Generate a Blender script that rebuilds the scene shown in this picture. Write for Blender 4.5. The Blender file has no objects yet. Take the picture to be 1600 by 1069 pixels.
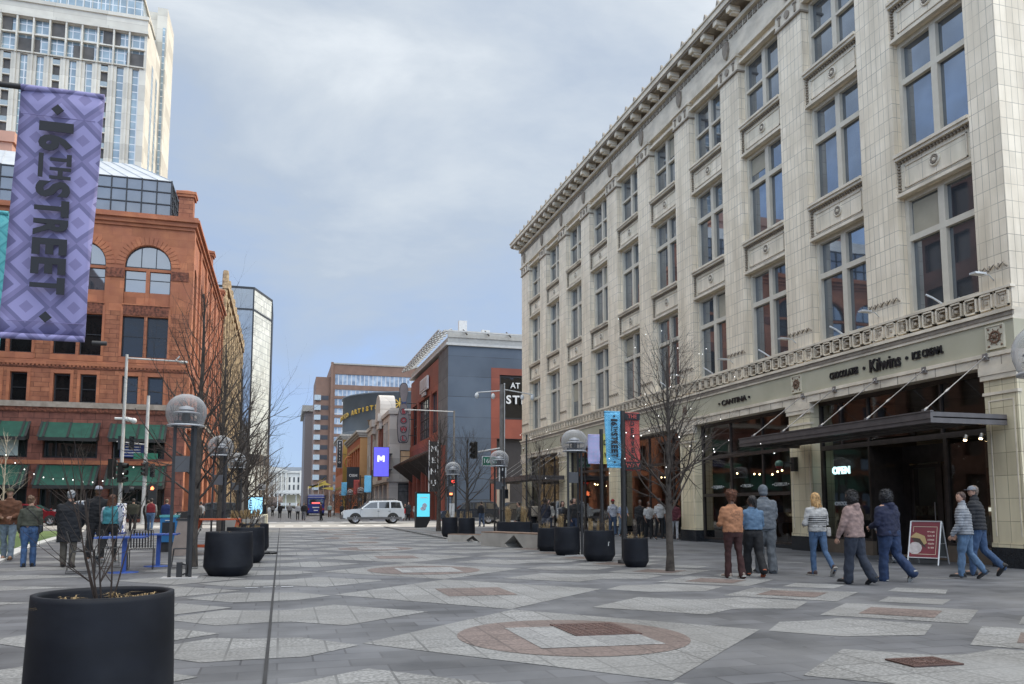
import bpy, math, random
from mathutils import Matrix, Vector, noise
S = bpy.context.scene
COL = S.collection
RAD = math.radians

# ------------------------------------------------------------------ camera
F_, PX_, PY_, VX_, VY_, EYE = 1240., 800., 667., 440., 792., 1.37
d_ = Vector(((VX_-PX_)/F_, (VY_-PY_)/F_, 1)).normalized()
n_ = Vector((0, 1, -(VY_-PY_)/F_)).normalized()
r_ = n_.cross(d_).normalized()
cam_d = bpy.data.cameras.new('camera'); cam = bpy.data.objects.new('camera', cam_d); COL.objects.link(cam)
cx = Vector((r_.x, d_.x, -n_.x)); cy = Vector((r_.y, d_.y, -n_.y)); cz = Vector((r_.z, d_.z, -n_.z))
M = Matrix.Identity(4)
for i in range(3):
    M[i][0] = cx[i]; M[i][1] = -cy[i]; M[i][2] = -cz[i]
M[2][3] = EYE
cam.matrix_world = M
cam_d.sensor_width = 36; cam_d.lens = F_/1600*36; cam_d.shift_y = (PY_-534.5)/1600
cam_d.clip_start = .05; cam_d.clip_end = 6000
S.camera = cam
# ------------------------------------------------------------------ world, sun, exposure
SUN_EL, SUN_AZ = 33., 68.          # azimuth clockwise from +Y
sd = Vector((math.sin(RAD(SUN_AZ))*math.cos(RAD(SUN_EL)), math.cos(RAD(SUN_AZ))*math.cos(RAD(SUN_EL)), math.sin(RAD(SUN_EL))))
sl = bpy.data.lights.new('sun', 'SUN'); sl.energy = 2.6; sl.angle = RAD(1.2); sl.color = (1, .9, .76)
so = bpy.data.objects.new('sun', sl); COL.objects.link(so)
so.rotation_euler = sd.to_track_quat('Z', 'Y').to_euler()
W = bpy.data.worlds.new('World'); S.world = W; W.use_nodes = True
nt = W.node_tree; nt.nodes.clear()
def wn(t, **k):
    n = nt.nodes.new(t)
    for a, b in k.items(): setattr(n, a, b)
    return n
L = nt.links.new
out = wn('ShaderNodeOutputWorld'); bg = wn('ShaderNodeBackground'); bg.inputs[1].default_value = .1
sky = wn('ShaderNodeTexSky', sky_type='NISHITA', sun_disc=False, sun_elevation=RAD(SUN_EL), sun_rotation=RAD(SUN_AZ), air_density=1.2, dust_density=1.5)
tc = wn('ShaderNodeTexCoord'); sx = wn('ShaderNodeSeparateXYZ'); L(tc.outputs['Generated'], sx.inputs[0])
mp = wn('ShaderNodeMapping'); mp.inputs['Scale'].default_value = (1.3, 1.3, 3.2); mp.inputs['Location'].default_value = (.35, .1, .2)
L(tc.outputs['Generated'], mp.inputs[0])
n1 = wn('ShaderNodeTexNoise'); n1.inputs['Scale'].default_value = 1.5; n1.inputs['Detail'].default_value = 7; n1.inputs['Roughness'].default_value = .57; n1.inputs['Distortion'].default_value = .35
L(mp.outputs[0], n1.inputs[0])
def math_(op, a, b, clamp=False):
    n = wn('ShaderNodeMath', operation=op, use_clamp=clamp)
    for i, q in enumerate((a, b)):
        if isinstance(q, (int, float)): n.inputs[i].default_value = q
        elif q is not None: L(q, n.inputs[i])
    return n.outputs[0]
# elevation drives how whole the cloud deck is, the noise breaks it up
el = math_('ADD', sx.outputs[2], math_('MULTIPLY', math_('SUBTRACT', n1.outputs[0], .5), .95))
el = math_('ADD', el, math_('MULTIPLY', math_('SUBTRACT', sx.outputs[0], .15), .24))
rp = wn('ShaderNodeValToRGB'); L(el, rp.inputs[0])
stops = [(0, (.36, .52, .78)), (.12, (.34, .48, .76)), (.22, (.36, .46, .64)), (.36, (.43, .50, .60)), (.50, (.57, .625, .685)), (.66, (.80, .84, .87)), (1, (1.35, 1.33, 1.3))]
e = rp.color_ramp.elements
e[0].position = stops[0][0]; e[0].color = (*stops[0][1], 1); e[1].position = 1; e[1].color = (*stops[-1][1], 1)
for p, c in stops[1:-1]:
    q = e.new(p); q.color = (*c, 1)
# gain added to the unseen sky behind, overhead and left to light the facade
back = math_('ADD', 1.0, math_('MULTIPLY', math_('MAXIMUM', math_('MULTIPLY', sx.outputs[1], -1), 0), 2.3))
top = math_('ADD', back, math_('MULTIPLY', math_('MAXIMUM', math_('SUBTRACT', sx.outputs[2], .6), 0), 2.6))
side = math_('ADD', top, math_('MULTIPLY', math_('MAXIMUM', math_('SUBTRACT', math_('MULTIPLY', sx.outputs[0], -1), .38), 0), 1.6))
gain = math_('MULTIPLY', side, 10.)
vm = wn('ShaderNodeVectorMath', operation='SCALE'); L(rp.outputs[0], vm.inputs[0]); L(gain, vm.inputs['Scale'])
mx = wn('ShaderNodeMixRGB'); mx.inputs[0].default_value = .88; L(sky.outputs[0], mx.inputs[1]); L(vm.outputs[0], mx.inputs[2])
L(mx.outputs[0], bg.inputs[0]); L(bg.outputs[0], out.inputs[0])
S.view_settings.view_transform = 'Standard'; S.view_settings.look = 'None'; S.view_settings.exposure = .3; S.view_settings.gamma = 1
S.render.engine = 'CYCLES'
S.cycles.max_bounces = 6; S.cycles.transparent_max_bounces = 12; S.cycles.glossy_bounces = 3; S.cycles.transmission_bounces = 4

# ------------------------------------------------------------------ helpers
MATS = {}
def mat(name, c1, c2=None, sc=3., rough=.7, metal=0., bump=0., brick=None, mortar=None, ior=1.5, detail=4, emit=None, estr=0., spec=.5, coords='Object', c3=None, sc3=.25, offs=.5, msize=.02, bscale=None, bvar=.18, grime=None, spots=False):
    if name in MATS: return MATS[name]
    m = bpy.data.materials.new(name); m.use_nodes = True; MATS[name] = m
    t = m.node_tree; N = t.nodes; K = t.links.new
    b = N['Principled BSDF']; b.inputs['Roughness'].default_value = rough; b.inputs['Metallic'].default_value = metal
    b.inputs['IOR'].default_value = ior; b.inputs['Specular IOR Level'].default_value = spec
    if c2 is None: c2 = tuple(x*.86 for x in c1)
    tcn = N.new('ShaderNodeTexCoord'); co = tcn.outputs[coords]
    ns = N.new('ShaderNodeTexNoise'); ns.inputs['Scale'].default_value = sc; ns.inputs['Detail'].default_value = detail; K(co, ns.inputs[0])
    rr = N.new('ShaderNodeValToRGB'); rr.color_ramp.elements[0].position = .35; rr.color_ramp.elements[1].position = .65
    rr.color_ramp.elements[0].color = (*c2, 1); rr.color_ramp.elements[1].color = (*c1, 1); K(ns.outputs[0], rr.inputs[0])
    col = rr.outputs[0]; hgt = ns.outputs[0]
    if brick:
        bw, bh = brick
        sp = N.new('ShaderNodeSeparateXYZ'); K(co, sp.inputs[0])
        cb = N.new('ShaderNodeCombineXYZ')
        if bscale == 'flat':
            K(sp.outputs[0], cb.inputs[0]); K(sp.outputs[1], cb.inputs[1])
        else:
            ad = N.new('ShaderNodeMath'); ad.operation = 'ADD'; K(sp.outputs[0], ad.inputs[0]); K(sp.outputs[1], ad.inputs[1])
            K(ad.outputs[0], cb.inputs[0]); K(sp.outputs[2], cb.inputs[1])
        bk = N.new('ShaderNodeTexBrick'); bk.offset = offs; bk.inputs['Scale'].default_value = 1
        bk.inputs['Brick Width'].default_value = bw; bk.inputs['Row Height'].default_value = bh
        bk.inputs['Mortar Size'].default_value = msize; bk.inputs['Mortar Smooth'].default_value = .3
        bk.inputs['Color1'].default_value = (1-bvar, 1-bvar, 1-bvar, 1); bk.inputs['Color2'].default_value = (1+bvar, 1+bvar, 1+bvar, 1)
        mo = mortar or tuple(x*.4 for x in c1)
        bk.inputs['Mortar'].default_value = (1, 1, 1, 1)
        K(cb.outputs[0], bk.inputs[0])
        ml = N.new('ShaderNodeMixRGB'); ml.blend_type = 'MULTIPLY'; ml.inputs[0].default_value = 1; K(col, ml.inputs[1]); K(bk.outputs['Color'], ml.inputs[2])
        mm = N.new('ShaderNodeMixRGB'); K(bk.outputs['Fac'], mm.inputs[0]); K(ml.outputs[0], mm.inputs[1]); mm.inputs[2].default_value = (*mo, 1)
        col = mm.outputs[0]
        sb = N.new('ShaderNodeMath'); sb.operation = 'SUBTRACT'; K(ns.outputs[0], sb.inputs[0]); K(bk.outputs['Fac'], sb.inputs[1]); hgt = sb.outputs[0]
    if c3:
        n3 = N.new('ShaderNodeTexNoise'); n3.inputs['Scale'].default_value = sc3; n3.inputs['Detail'].default_value = 5; K(co, n3.inputs[0])
        r3 = N.new('ShaderNodeValToRGB'); r3.color_ramp.elements[0].position = .42; r3.color_ramp.elements[1].position = .68
        r3.color_ramp.elements[0].color = (0, 0, 0, 1); r3.color_ramp.elements[1].color = (.75, .75, .75, 1); K(n3.outputs[0], r3.inputs[0])
        m3 = N.new('ShaderNodeMixRGB'); K(r3.outputs[0], m3.inputs[0]); K(col, m3.inputs[1]); m3.inputs[2].default_value = (*c3, 1); col = m3.outputs[0]
    if grime:
        mpn = N.new('ShaderNodeMapping'); mpn.inputs['Scale'].default_value = grime[0]; K(co, mpn.inputs[0])
        n4 = N.new('ShaderNodeTexNoise'); n4.inputs['Scale'].default_value = 1; n4.inputs['Detail'].default_value = 6; n4.inputs['Roughness'].default_value = .6; K(mpn.outputs[0], n4.inputs[0])
        r4 = N.new('ShaderNodeValToRGB'); r4.color_ramp.elements[0].position = .33; r4.color_ramp.elements[1].position = .6
        g0 = grime[1]; r4.color_ramp.elements[0].color = (g0, g0*.985, g0*.96, 1); r4.color_ramp.elements[1].color = (1.04, 1.04, 1.04, 1); K(n4.outputs[0], r4.inputs[0])
        m4 = N.new('ShaderNodeMixRGB'); m4.blend_type = 'MULTIPLY'; m4.inputs[0].default_value = 1; K(col, m4.inputs[1]); K(r4.outputs[0], m4.inputs[2]); col = m4.outputs[0]
    if spots:
        vo = N.new('ShaderNodeTexVoronoi'); vo.inputs['Scale'].default_value = 2.3; K(co, vo.inputs[0])
        r5 = N.new('ShaderNodeValToRGB'); r5.color_ramp.elements[0].position = .045; r5.color_ramp.elements[1].position = .06
        r5.color_ramp.elements[0].color = (.55, .55, .56, 1); r5.color_ramp.elements[1].color = (1, 1, 1, 1); K(vo.outputs[0], r5.inputs[0])
        m5 = N.new('ShaderNodeMixRGB'); m5.blend_type = 'MULTIPLY'; m5.inputs[0].default_value = 1; K(col, m5.inputs[1]); K(r5.outputs[0], m5.inputs[2]); col = m5.outputs[0]
    K(col, b.inputs['Base Color'])
    if bump:
        bn = N.new('ShaderNodeBump'); bn.inputs['Strength'].default_value = bump; bn.inputs['Distance'].default_value = .02; K(hgt, bn.inputs['Height']); K(bn.outputs[0], b.inputs['Normal'])
    if emit:
        b.inputs['Emission Color'].default_value = (*emit, 1); b.inputs['Emission Strength'].default_value = estr
    return m
def glassy(name, col=(.02, .025, .03), ior=1.9, rough=.03, wav=.15, wsc=.8):
    if name in MATS: return MATS[name]
    m = mat(name, col, tuple(x*.7 for x in col), sc=.7, rough=rough, ior=ior, bump=0, spec=.8)
    t = m.node_tree; b = t.nodes['Principled BSDF']
    tcn = t.nodes.new('ShaderNodeTexCoord'); ns = t.nodes.new('ShaderNodeTexNoise'); ns.inputs['Scale'].default_value = wsc; ns.inputs['Detail'].default_value = 1
    bn = t.nodes.new('ShaderNodeBump'); bn.inputs['Strength'].default_value = wav; bn.inputs['Distance'].default_value = .02
    t.links.new(tcn.outputs['Object'], ns.inputs[0]); t.links.new(ns.outputs[0], bn.inputs['Height']); t.links.new(bn.outputs[0], b.inputs['Normal'])
    return m
def clearglass(name, tint=(.75, .8, .8), ior=1.6, gloss=1.):
    if name in MATS: return MATS[name]
    m = bpy.data.materials.new(name); m.use_nodes = True; MATS[name] = m
    t = m.node_tree; t.nodes.clear(); N = t.nodes.new
    o = N('ShaderNodeOutputMaterial'); tr = N('ShaderNodeBsdfTransparent'); tr.inputs[0].default_value = (*tint, 1)
    gl = N('ShaderNodeBsdfGlossy'); gl.inputs['Roughness'].default_value = .03; gl.inputs[0].default_value = (gloss, gloss, gloss, 1)
    fr = N('ShaderNodeFresnel'); fr.inputs[0].default_value = ior
    ns = N('ShaderNodeTexNoise'); ns.inputs['Scale'].default_value = 1.2; bn = N('ShaderNodeBump'); bn.inputs['Strength'].default_value = .08; bn.inputs['Distance'].default_value = .02
    tcn = N('ShaderNodeTexCoord'); K = t.links.new
    K(tcn.outputs['Object'], ns.inputs[0]); K(ns.outputs[0], bn.inputs['Height']); K(bn.outputs[0], gl.inputs['Normal'])
    mxn = N('ShaderNodeMixShader'); K(fr.outputs[0], mxn.inputs[0]); K(tr.outputs[0], mxn.inputs[1]); K(gl.outputs[0], mxn.inputs[2]); K(mxn.outputs[0], o.inputs[0])
    return m

class MB:
    def __init__(s, T=None): s.v = []; s.f = []; s.mi = []; s.sm = []; s.T = T
    def add(s, vs, fs, m=0, smooth=False):
        o = len(s.v)
        if s.T is not None: vs = [tuple(s.T @ Vector(p)) for p in vs]
        s.v += [tuple(p) for p in vs]
        for f in fs: s.f.append(tuple(i+o for i in f)); s.mi.append(m); s.sm.append(smooth)
    def box(s, x0, y0, z0, x1, y1, z1, m=0):
        if x0 > x1: x0, x1 = x1, x0
        if y0 > y1: y0, y1 = y1, y0
        if z0 > z1: z0, z1 = z1, z0
        s.add([(x0, y0, z0), (x1, y0, z0), (x1, y1, z0), (x0, y1, z0), (x0, y0, z1), (x1, y0, z1), (x1, y1, z1), (x0, y1, z1)],
              [(0, 3, 2, 1), (4, 5, 6, 7), (0, 1, 5, 4), (1, 2, 6, 5), (2, 3, 7, 6), (3, 0, 4, 7)], m)
    def quad(s, a, b, c, d, m=0): s.add([a, b, c, d], [(0, 1, 2, 3)], m)
    def poly(s, pts, m=0): s.add(pts, [tuple(range(len(pts)))], m)
    def prism(s, pts, off, m=0, smooth=False):
        n = len(pts); o = Vector(off)
        vs = [tuple(p) for p in pts]+[tuple(Vector(p)+o) for p in pts]
        s.add(vs, [tuple(range(n))[::-1], tuple(range(n, 2*n))], m)
        s.add(vs, [(i, (i+1) % n, (i+1) % n+n, i+n) for i in range(n)], m, smooth)
    def tube(s, path, rad, n=8, m=0, caps=True, smooth=True):
        P = [Vector(p) for p in path]; R = rad if isinstance(rad, (list, tuple)) else [rad]*len(P)
        vs = []; ref = None
        for i, p in enumerate(P):
            t = (P[min(i+1, len(P)-1)]-P[max(i-1, 0)])
            if t.length < 1e-9: t = Vector((0, 0, 1))
            t.normalize()
            if ref is None: ref = Vector((1, 0, 0)) if abs(t.x) < .8 else Vector((0, 1, 0))
            a = (ref-t*ref.dot(t))
            if a.length < 1e-6: a = t.orthogonal()
            a.normalize(); ref = a; b = t.cross(a)
            for k in range(n):
                q = 2*math.pi*k/n; vs.append(p+(a*math.cos(q)+b*math.sin(q))*R[i])
        fs = [(i*n+k, i*n+(k+1) % n, (i+1)*n+(k+1) % n, (i+1)*n+k) for i in range(len(P)-1) for k in range(n)]
        s.add(vs, fs, m, smooth)
        if caps: s.add(vs, [tuple(range(n))[::-1], tuple(range((len(P)-1)*n, len(P)*n))], m)
    def lathe(s, prof, c=(0, 0, 0), n=24, m=0, smooth=True, sx=1, sy=1, caps=False):
        vs = [(c[0]+r*math.cos(2*math.pi*k/n)*sx, c[1]+r*math.sin(2*math.pi*k/n)*sy, c[2]+z) for r, z in prof for k in range(n)]
        fs = [(i*n+k, i*n+(k+1) % n, (i+1)*n+(k+1) % n, (i+1)*n+k) for i in range(len(prof)-1) for k in range(n)]
        s.add(vs, fs, m, smooth)
        if caps: s.add(vs, [tuple(range(n))[::-1], tuple(range((len(prof)-1)*n, len(prof)*n))], m)
    def ell(s, c, rx, ry, rz, nu=12, nv=8, m=0, z0=-1., z1=1.):
        a0 = math.asin(max(-1, z0)); a1 = math.asin(min(1, z1))
        s.lathe([(max(1e-4, math.cos(a0+(a1-a0)*i/nv)), 0) for i in range(0)] or [(0, 0)], n=3) if False else None
        vs = []
        for i in range(nv+1):
            a = a0+(a1-a0)*i/nv
            for k in range(nu):
                q = 2*math.pi*k/nu; vs.append((c[0]+rx*max(.001, math.cos(a))*math.cos(q), c[1]+ry*max(.001, math.cos(a))*math.sin(q), c[2]+rz*math.sin(a)))
        s.add(vs, [(i*nu+k, i*nu+(k+1) % nu, (i+1)*nu+(k+1) % nu, (i+1)*nu+k) for i in range(nv) for k in range(nu)], m, True)
    def mesh(s, name, mats):
        me = bpy.data.meshes.new(name); me.from_pydata(s.v, [], s.f)
        for q in (mats if isinstance(mats, (list, tuple)) else [mats]): me.materials.append(q)
        me.polygons.foreach_set('material_index', s.mi); me.polygons.foreach_set('use_smooth', s.sm); me.update()
        return me
    def build(s, name, mats, parent=None, loc=(0, 0, 0), rot=(0, 0, 0), bevel=0):
        return obj(name, s.mesh(name, mats), parent, loc, rot, bevel)
def obj(name, me, parent=None, loc=(0, 0, 0), rot=(0, 0, 0), bevel=0):
    o = bpy.data.objects.new(name, me); COL.objects.link(o); o.parent = parent; o.location = loc; o.rotation_euler = rot
    if bevel:
        b = o.modifiers.new('bevel', 'BEVEL'); b.width = bevel; b.segments = 2; b.limit_method = 'ANGLE'
    return o
def tag(o, label, cat, group=None, kind=None):
    if label: o['label'] = label
    if cat: o['category'] = cat
    if group: o['group'] = group
    if kind: o['kind'] = kind
    return o
def struct(name, mb, mats, bevel=0):
    o = mb.build(name, mats); o['kind'] = 'structure'; return o
def thing(name, label, cat, loc=(0, 0, 0), rz=0, group=None):
    o = bpy.data.objects.new(name, None); COL.objects.link(o); o.location = loc; o.rotation_euler = (0, 0, rz); o.empty_display_size = .2
    return tag(o, label, cat, group)
def dup(root, loc, rz, label, scale=None):
    c = root.copy(); COL.objects.link(c); c.location = loc; c.rotation_euler = (0, 0, rz); c['label'] = label
    if scale: c.scale = (scale,)*3
    for ch in list(root.children):
        a = ch.copy(); COL.objects.link(a); a.parent = c
        for g in list(ch.children):
            b = g.copy(); COL.objects.link(b); b.parent = a
    return c
def text_mesh(s, size, ext=.01, off=0., spacing=1., sx=1.):
    cu = bpy.data.curves.new('lettering', 'FONT'); cu.body = s; cu.size = size; cu.extrude = ext; cu.offset = off; cu.align_x = 'CENTER'; cu.align_y = 'CENTER'; cu.space_character = spacing
    cu.resolution_u = 3
    o = bpy.data.objects.new('lettering', cu); COL.objects.link(o)
    bpy.context.view_layer.update()
    me = bpy.data.meshes.new_from_object(o.evaluated_get(bpy.context.evaluated_depsgraph_get()))
    bpy.data.objects.remove(o); bpy.data.curves.remove(cu)
    if sx != 1:
        for v in me.vertices: v.co.x *= sx
    return me
# text frames: local x runs along the reading direction, local z out of the sign
ROT = {'-X': (RAD(90), 0, RAD(-90)), '-Y': (RAD(90), 0, 0), '+X': (RAD(90), 0, RAD(90))}
def letter(s, size, material, parent, loc, face='-Y', ext=.01, off=0., name='lettering', spacing=1., sx=1., rot=None):
    me = text_mesh(s, size, ext, off, spacing, sx); me.materials.clear(); me.materials.append(material); me.name = name
    return obj(name, me, parent, loc, rot if rot else ROT[face])

# facade frames: (u, z, depth inward) -> world
def FR(face, plane):
    if face == '-Y': return lambda u, z, d=0.: (u, plane+d, z)
    if face == '-X': return lambda u, z, d=0.: (plane+d, u, z)
    if face == '+X': return lambda u, z, d=0.: (plane-d, u, z)
def fbox(mb, fr, u0, u1, z0, z1, d0, d1, m=0):
    a = fr(u0, z0, d0); b = fr(u1, z1, d1); mb.box(*a, *b, m)
def wall(mb, fr, u0, u1, z0, z1, ops, depth=.4, m=0, mr=None, arches=()):
    """wall sheet with rectangular openings (u0,u1,z0,z1) and reveals; arches: (uc, r, zs) semicircles on top of an opening"""
    mr = m if mr is None else mr
    holes = list(ops)+[(c-r, c+r, zs, zs+r) for c, r, zs in arches]
    us = sorted({round(x, 4) for o in holes for x in o[:2]} | {u0, u1}); zs_ = sorted({round(x, 4) for o in holes for x in o[2:]} | {z0, z1})
    us = [x for x in us if u0 <= x <= u1]; zs_ = [x for x in zs_ if z0 <= x <= z1]
    for j in range(len(zs_)-1):
        i = 0
        zc = (zs_[j]+zs_[j+1])/2
        while i < len(us)-1:
            def hit(k):
                uc = (us[k]+us[k+1])/2
                return any(o[0] < uc < o[1] and o[2] < zc < o[3] for o in holes)
            if hit(i): i += 1; continue
            k = i
            while k+1 < len(us)-1 and not hit(k+1): k += 1
            mb.quad(fr(us[i], zs_[j]), fr(us[k+1], zs_[j]), fr(us[k+1], zs_[j+1]), fr(us[i], zs_[j+1]), m)
            i = k+1
    for a, b, c, d in ops:
        top_arch = any(abs(c2-(a+b)/2) < .01 and abs(z2-d) < .01 for c2, r, z2 in arches)
        mb.quad(fr(a, c), fr(b, c), fr(b, c, depth), fr(a, c, depth), mr)
        mb.quad(fr(a, c), fr(a, c, depth), fr(a, d, depth), fr(a, d), mr)
        mb.quad(fr(b, c), fr(b, d), fr(b, d, depth), fr(b, c, depth), mr)
        if not top_arch: mb.quad(fr(a, d), fr(a, d, depth), fr(b, d, depth), fr(b, d), mr)
    for c, r, zs in arches:
        K = 14
        pts = [(c-r*math.cos(math.pi*i/K), zs+r*math.sin(math.pi*i/K)) for i in range(K+1)]
        for i in range(K):
            (ua, za), (ub, zb) = pts[i], pts[i+1]
            mb.quad(fr(ua, za), fr(ub, zb), fr(ub, zs+r), fr(ua, zs+r), m)
            mb.quad(fr(ua, za), fr(ua, za, depth), fr(ub, zb, depth), fr(ub, zb), mr)
def pane_mesh(name, w, h, bars_u=(), bars_z=(), fw=.08, fd=.1, mats=None, gd=.06, arch=False, extra=None):
    """window: frame in front of the pane. local: x=u centred, z up from sill, y=depth (0 = outside)"""
    mb = MB()
    mb.box(-w/2, 0, 0, -w/2+fw, fd, h); mb.box(w/2-fw, 0, 0, w/2, fd, h)
    mb.box(-w/2+fw, 0, 0, w/2-fw, fd, fw)
    if not arch: mb.box(-w/2+fw, 0, h-fw, w/2-fw, fd, h)
    else:
        K = 12; r = w/2
        for i in range(K):
            a, b = math.pi*i/K, math.pi*(i+1)/K
            o = [(-r*math.cos(q)*s_, y, h+r*math.sin(q)*s_) for q in (a, b) for s_ in (1, (r-fw)/r) for y in (0, fd)]
            mb.add(o, [(0, 4, 6, 2), (2, 6, 7, 3), (1, 3, 7, 5)])
    for b in bars_u:
        p, t = (b, fw*.7) if not isinstance(b, tuple) else b
        zt = h-fw if not arch else h+math.sqrt(max(0, (w/2-fw)**2-p*p))
        mb.box(p-t/2, .006, fw, p+t/2, fd-.006, zt)
    for b in bars_z:
        p, t = (b, fw*.7) if not isinstance(b, tuple) else b
        mb.box(-w/2+fw, .003, p-t/2, w/2-fw, fd-.003, p+t/2)
    me = mb.mesh(name, mats[0])
    g = MB(); g.quad((-w/2+fw*.5, gd, fw*.5), (w/2-fw*.5, gd, fw*.5), (w/2-fw*.5, gd, h-fw*.5 if not arch else h), (-w/2+fw*.5, gd, h-fw*.5 if not arch else h))
    if arch:
        K = 12; r = w/2-fw*.5; g.poly([(r*math.cos(math.pi*i/K), gd, h+r*math.sin(math.pi*i/K)) for i in range(K+1)])
    gm = g.mesh('pane', mats[1])
    return me, gm
FROT = {'-Y': 0, '-X': RAD(-90), '+X': RAD(90)}
def put_window(ms, parent, face, plane, u, z, d, name='window'):
    # plane position + depth
    p = FR(face, plane)(u, z, d)
    w = obj(name, ms[0], parent, p, (0, 0, FROT[face])); g = obj('pane', ms[1], w)
    return w
# ------------------------------------------------------------------ ground
m_asph = mat('asphalt_ground', (.17, .17, .17), (.13, .13, .13), sc=2, rough=.9, bump=.2)
m_dark = mat('dark_pavers', (.112, .115, .125), (.074, .077, .085), sc=.9, rough=.62, bump=.12, brick=(.62, .31), mortar=(.05, .05, .055), bscale='flat', msize=.011, c3=(.165, .168, .176), sc3=.7, bvar=.3, grime=((.5, .35, 1), .74), spots=True)
def granite(name, c, jn=(.46, .46)):
    m = mat(name, c, tuple(x*.42 for x in c), sc=32, rough=.6, bump=.1, brick=jn, mortar=tuple(x*.35 for x in c), bscale='flat', offs=0., msize=.013, c3=tuple(x*.78 for x in c), sc3=.6, detail=3, bvar=.14, grime=((.6, .4, 1), .80), spots=True)
    return m
m_light = granite('light_granite_pavers', (.295, .296, .292))
m_light2 = mat('light_granite_small', (.295, .296, .292), (.17, .17, .17), sc=38, rough=.6, bump=.1, brick=(.3, .62), mortar=(.13, .13, .13), bscale='flat', offs=.5, msize=.007, detail=3)
m_pink = granite('pink_granite_pavers', (.215, .165, .148), (.31, .31))
m_conc = mat('pale_concrete', (.36, .345, .315), (.28, .27, .25), sc=1.2, rough=.85, bump=.1, c3=(.3, .29, .27), sc3=.15)
m_curbm = mat('kerb_stone', (.40, .39, .37), (.3, .3, .28), sc=6, rough=.8)
g = MB(); g.quad((-3000, -800, -.02), (3000, -800, -.02), (3000, 5000, -.02), (-3000, 5000, -.02)); struct('ground', g, m_asph)
g = MB(); g.quad((-14, -12, 0), (40, -12, 0), (40, 54.5, 0), (-14, 54.5, 0)); g.quad((-10, 76, 0), (17.5, 76, 0), (17.5, 420, 0), (-10, 420, 0)); struct('plaza_paving', g, m_dark)
g = MB(); g.quad((-150, 57.5, -.008), (150, 57.5, -.008), (150, 76, -.008), (-150, 76, -.008))
g.quad((-14, 54.5, -.004), (40, 54.5, -.004), (40, 57.5, -.004), (-14, 57.5, -.004)); struct('cross_street', g, m_conc)
g = MB()
for k in range(14): g.box(-8.5+k*1.25, 58.2, -.004, -7.9+k*1.25, 60.6, 0)      # zebra bars
for k in range(14): g.box(-8.5+k*1.25, 72.8, -.004, -7.9+k*1.25, 75.2, 0)
struct('crosswalk', g, mat('worn_white_paint', (.6, .59, .56), (.45, .44, .42), sc=4, rough=.8))
SH = .074
def W2(u, y): return (3+u, y-SH*u)
lt = MB(); lt2 = MB(); pk = MB(); z1 = .004; z2 = .008; z3 = .012
def ppoly(mb, pts, z):
    mb.poly([(*W2(u, y), z) for u, y in pts])
yy = 3.5-4.6*2
ks = [k for k in range(-3, 11)]
ys_all = [8.1+4.6*k for k in range(-3, 10)]+[8.1+4.6*k for k in range(16, 55)]
def ok(y): return y < 52 or y > 78.5
for k in range(-3, 60):
    c = 8.1+4.6*k
    if not ok(c+2.3) or not ok(c-2.3): continue
    ppoly(lt, [(-2.18, c), (0, c-2.27), (2.18, c), (0, c+2.27)], z1)
    if k % 2 == 0:
        n = 40; ppoly(pk, [(1.2*math.cos(2*math.pi*i/n), c+1.2*math.sin(2*math.pi*i/n)) for i in range(n)], z2)
        ppoly(lt2, [(-.55, c-.7), (.72, c-.7), (.72, c+.65), (-.55, c+.65)], z3)
    else:
        ppoly(pk, [(-.5, c-.6), (.58, c-.6), (.58, c+.6), (-.5, c+.6)], z2)
    for s in (-1, 1):
        ppoly(lt, [(s*2.22, c-.1), (s*2.75, c+.5), (s*3.3, c+.52), (s*3.65, c+.66), (s*4.35, c-.05), (s*3.65, c-.72), (s*3.3, c-.66), (s*2.75, c-.62)][::s], z1)
        d = c+2.3
        if ok(d+1.5):
            ppoly(lt, [(s*1.12, d), (s*2.25, d+1.02), (s*2.85, d+.56), (s*3.15, d+.53), (s*3.7, d+.72), (s*4.4, d), (s*3.7, d-.72), (s*3.15, d-.58), (s*2.85, d-.58), (s*2.25, d-1.02)][::s], z1)
        for h in (0, 1):
            q = c+.95+2.3*h
            if not ok(q+1.2): continue
            ppoly(lt, [(s*(4.78-1.17), q), (s*4.78, q-1.05), (s*(4.78+1.17), q), (s*4.78, q+1.05)][::s], z1+.001)
            if s == 1: ppoly(pk, [(4.78-.62, q), (4.78, q-.55), (4.78+.62, q), (4.78, q+.55)], z2+.001)
            if s == 1 and c < 52:
                ppoly(lt, [(5.95-.6, q+1.12), (5.95, q+.6), (5.95+.62, q+1.12), (5.95, q+1.64)], z1)
                if h: ppoly(lt, [(7.1-.58, q+.05), (7.1, q-.5), (7.1+.55, q+.05), (7.1, q+.55)], z1)
                else: ppoly(lt, [(8.6, q-.1), (9.3, q-.6), (9.5, q-.5), (8.8, q)], z1)
    if c < 52 and c > -2:
        for h in (0, 1):
            q = c+2.1+2.3*h
            ppoly(lt, [(-9.6, q), (-8.6, q-.62), (-7.6, q-.45), (-6.3, q), (-7.6, q+.5), (-8.6, q+.6)], z1)
            ppoly(lt, [(-12.6, q+1.1), (-11.4, q+.5), (-10.2, q+1.1), (-11.4, q+1.7)], z1)
struct('light_granite_inlay', lt, m_light); struct('light_square_inlay', lt2, m_light2); struct('pink_granite_inlay', pk, m_pink)
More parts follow.
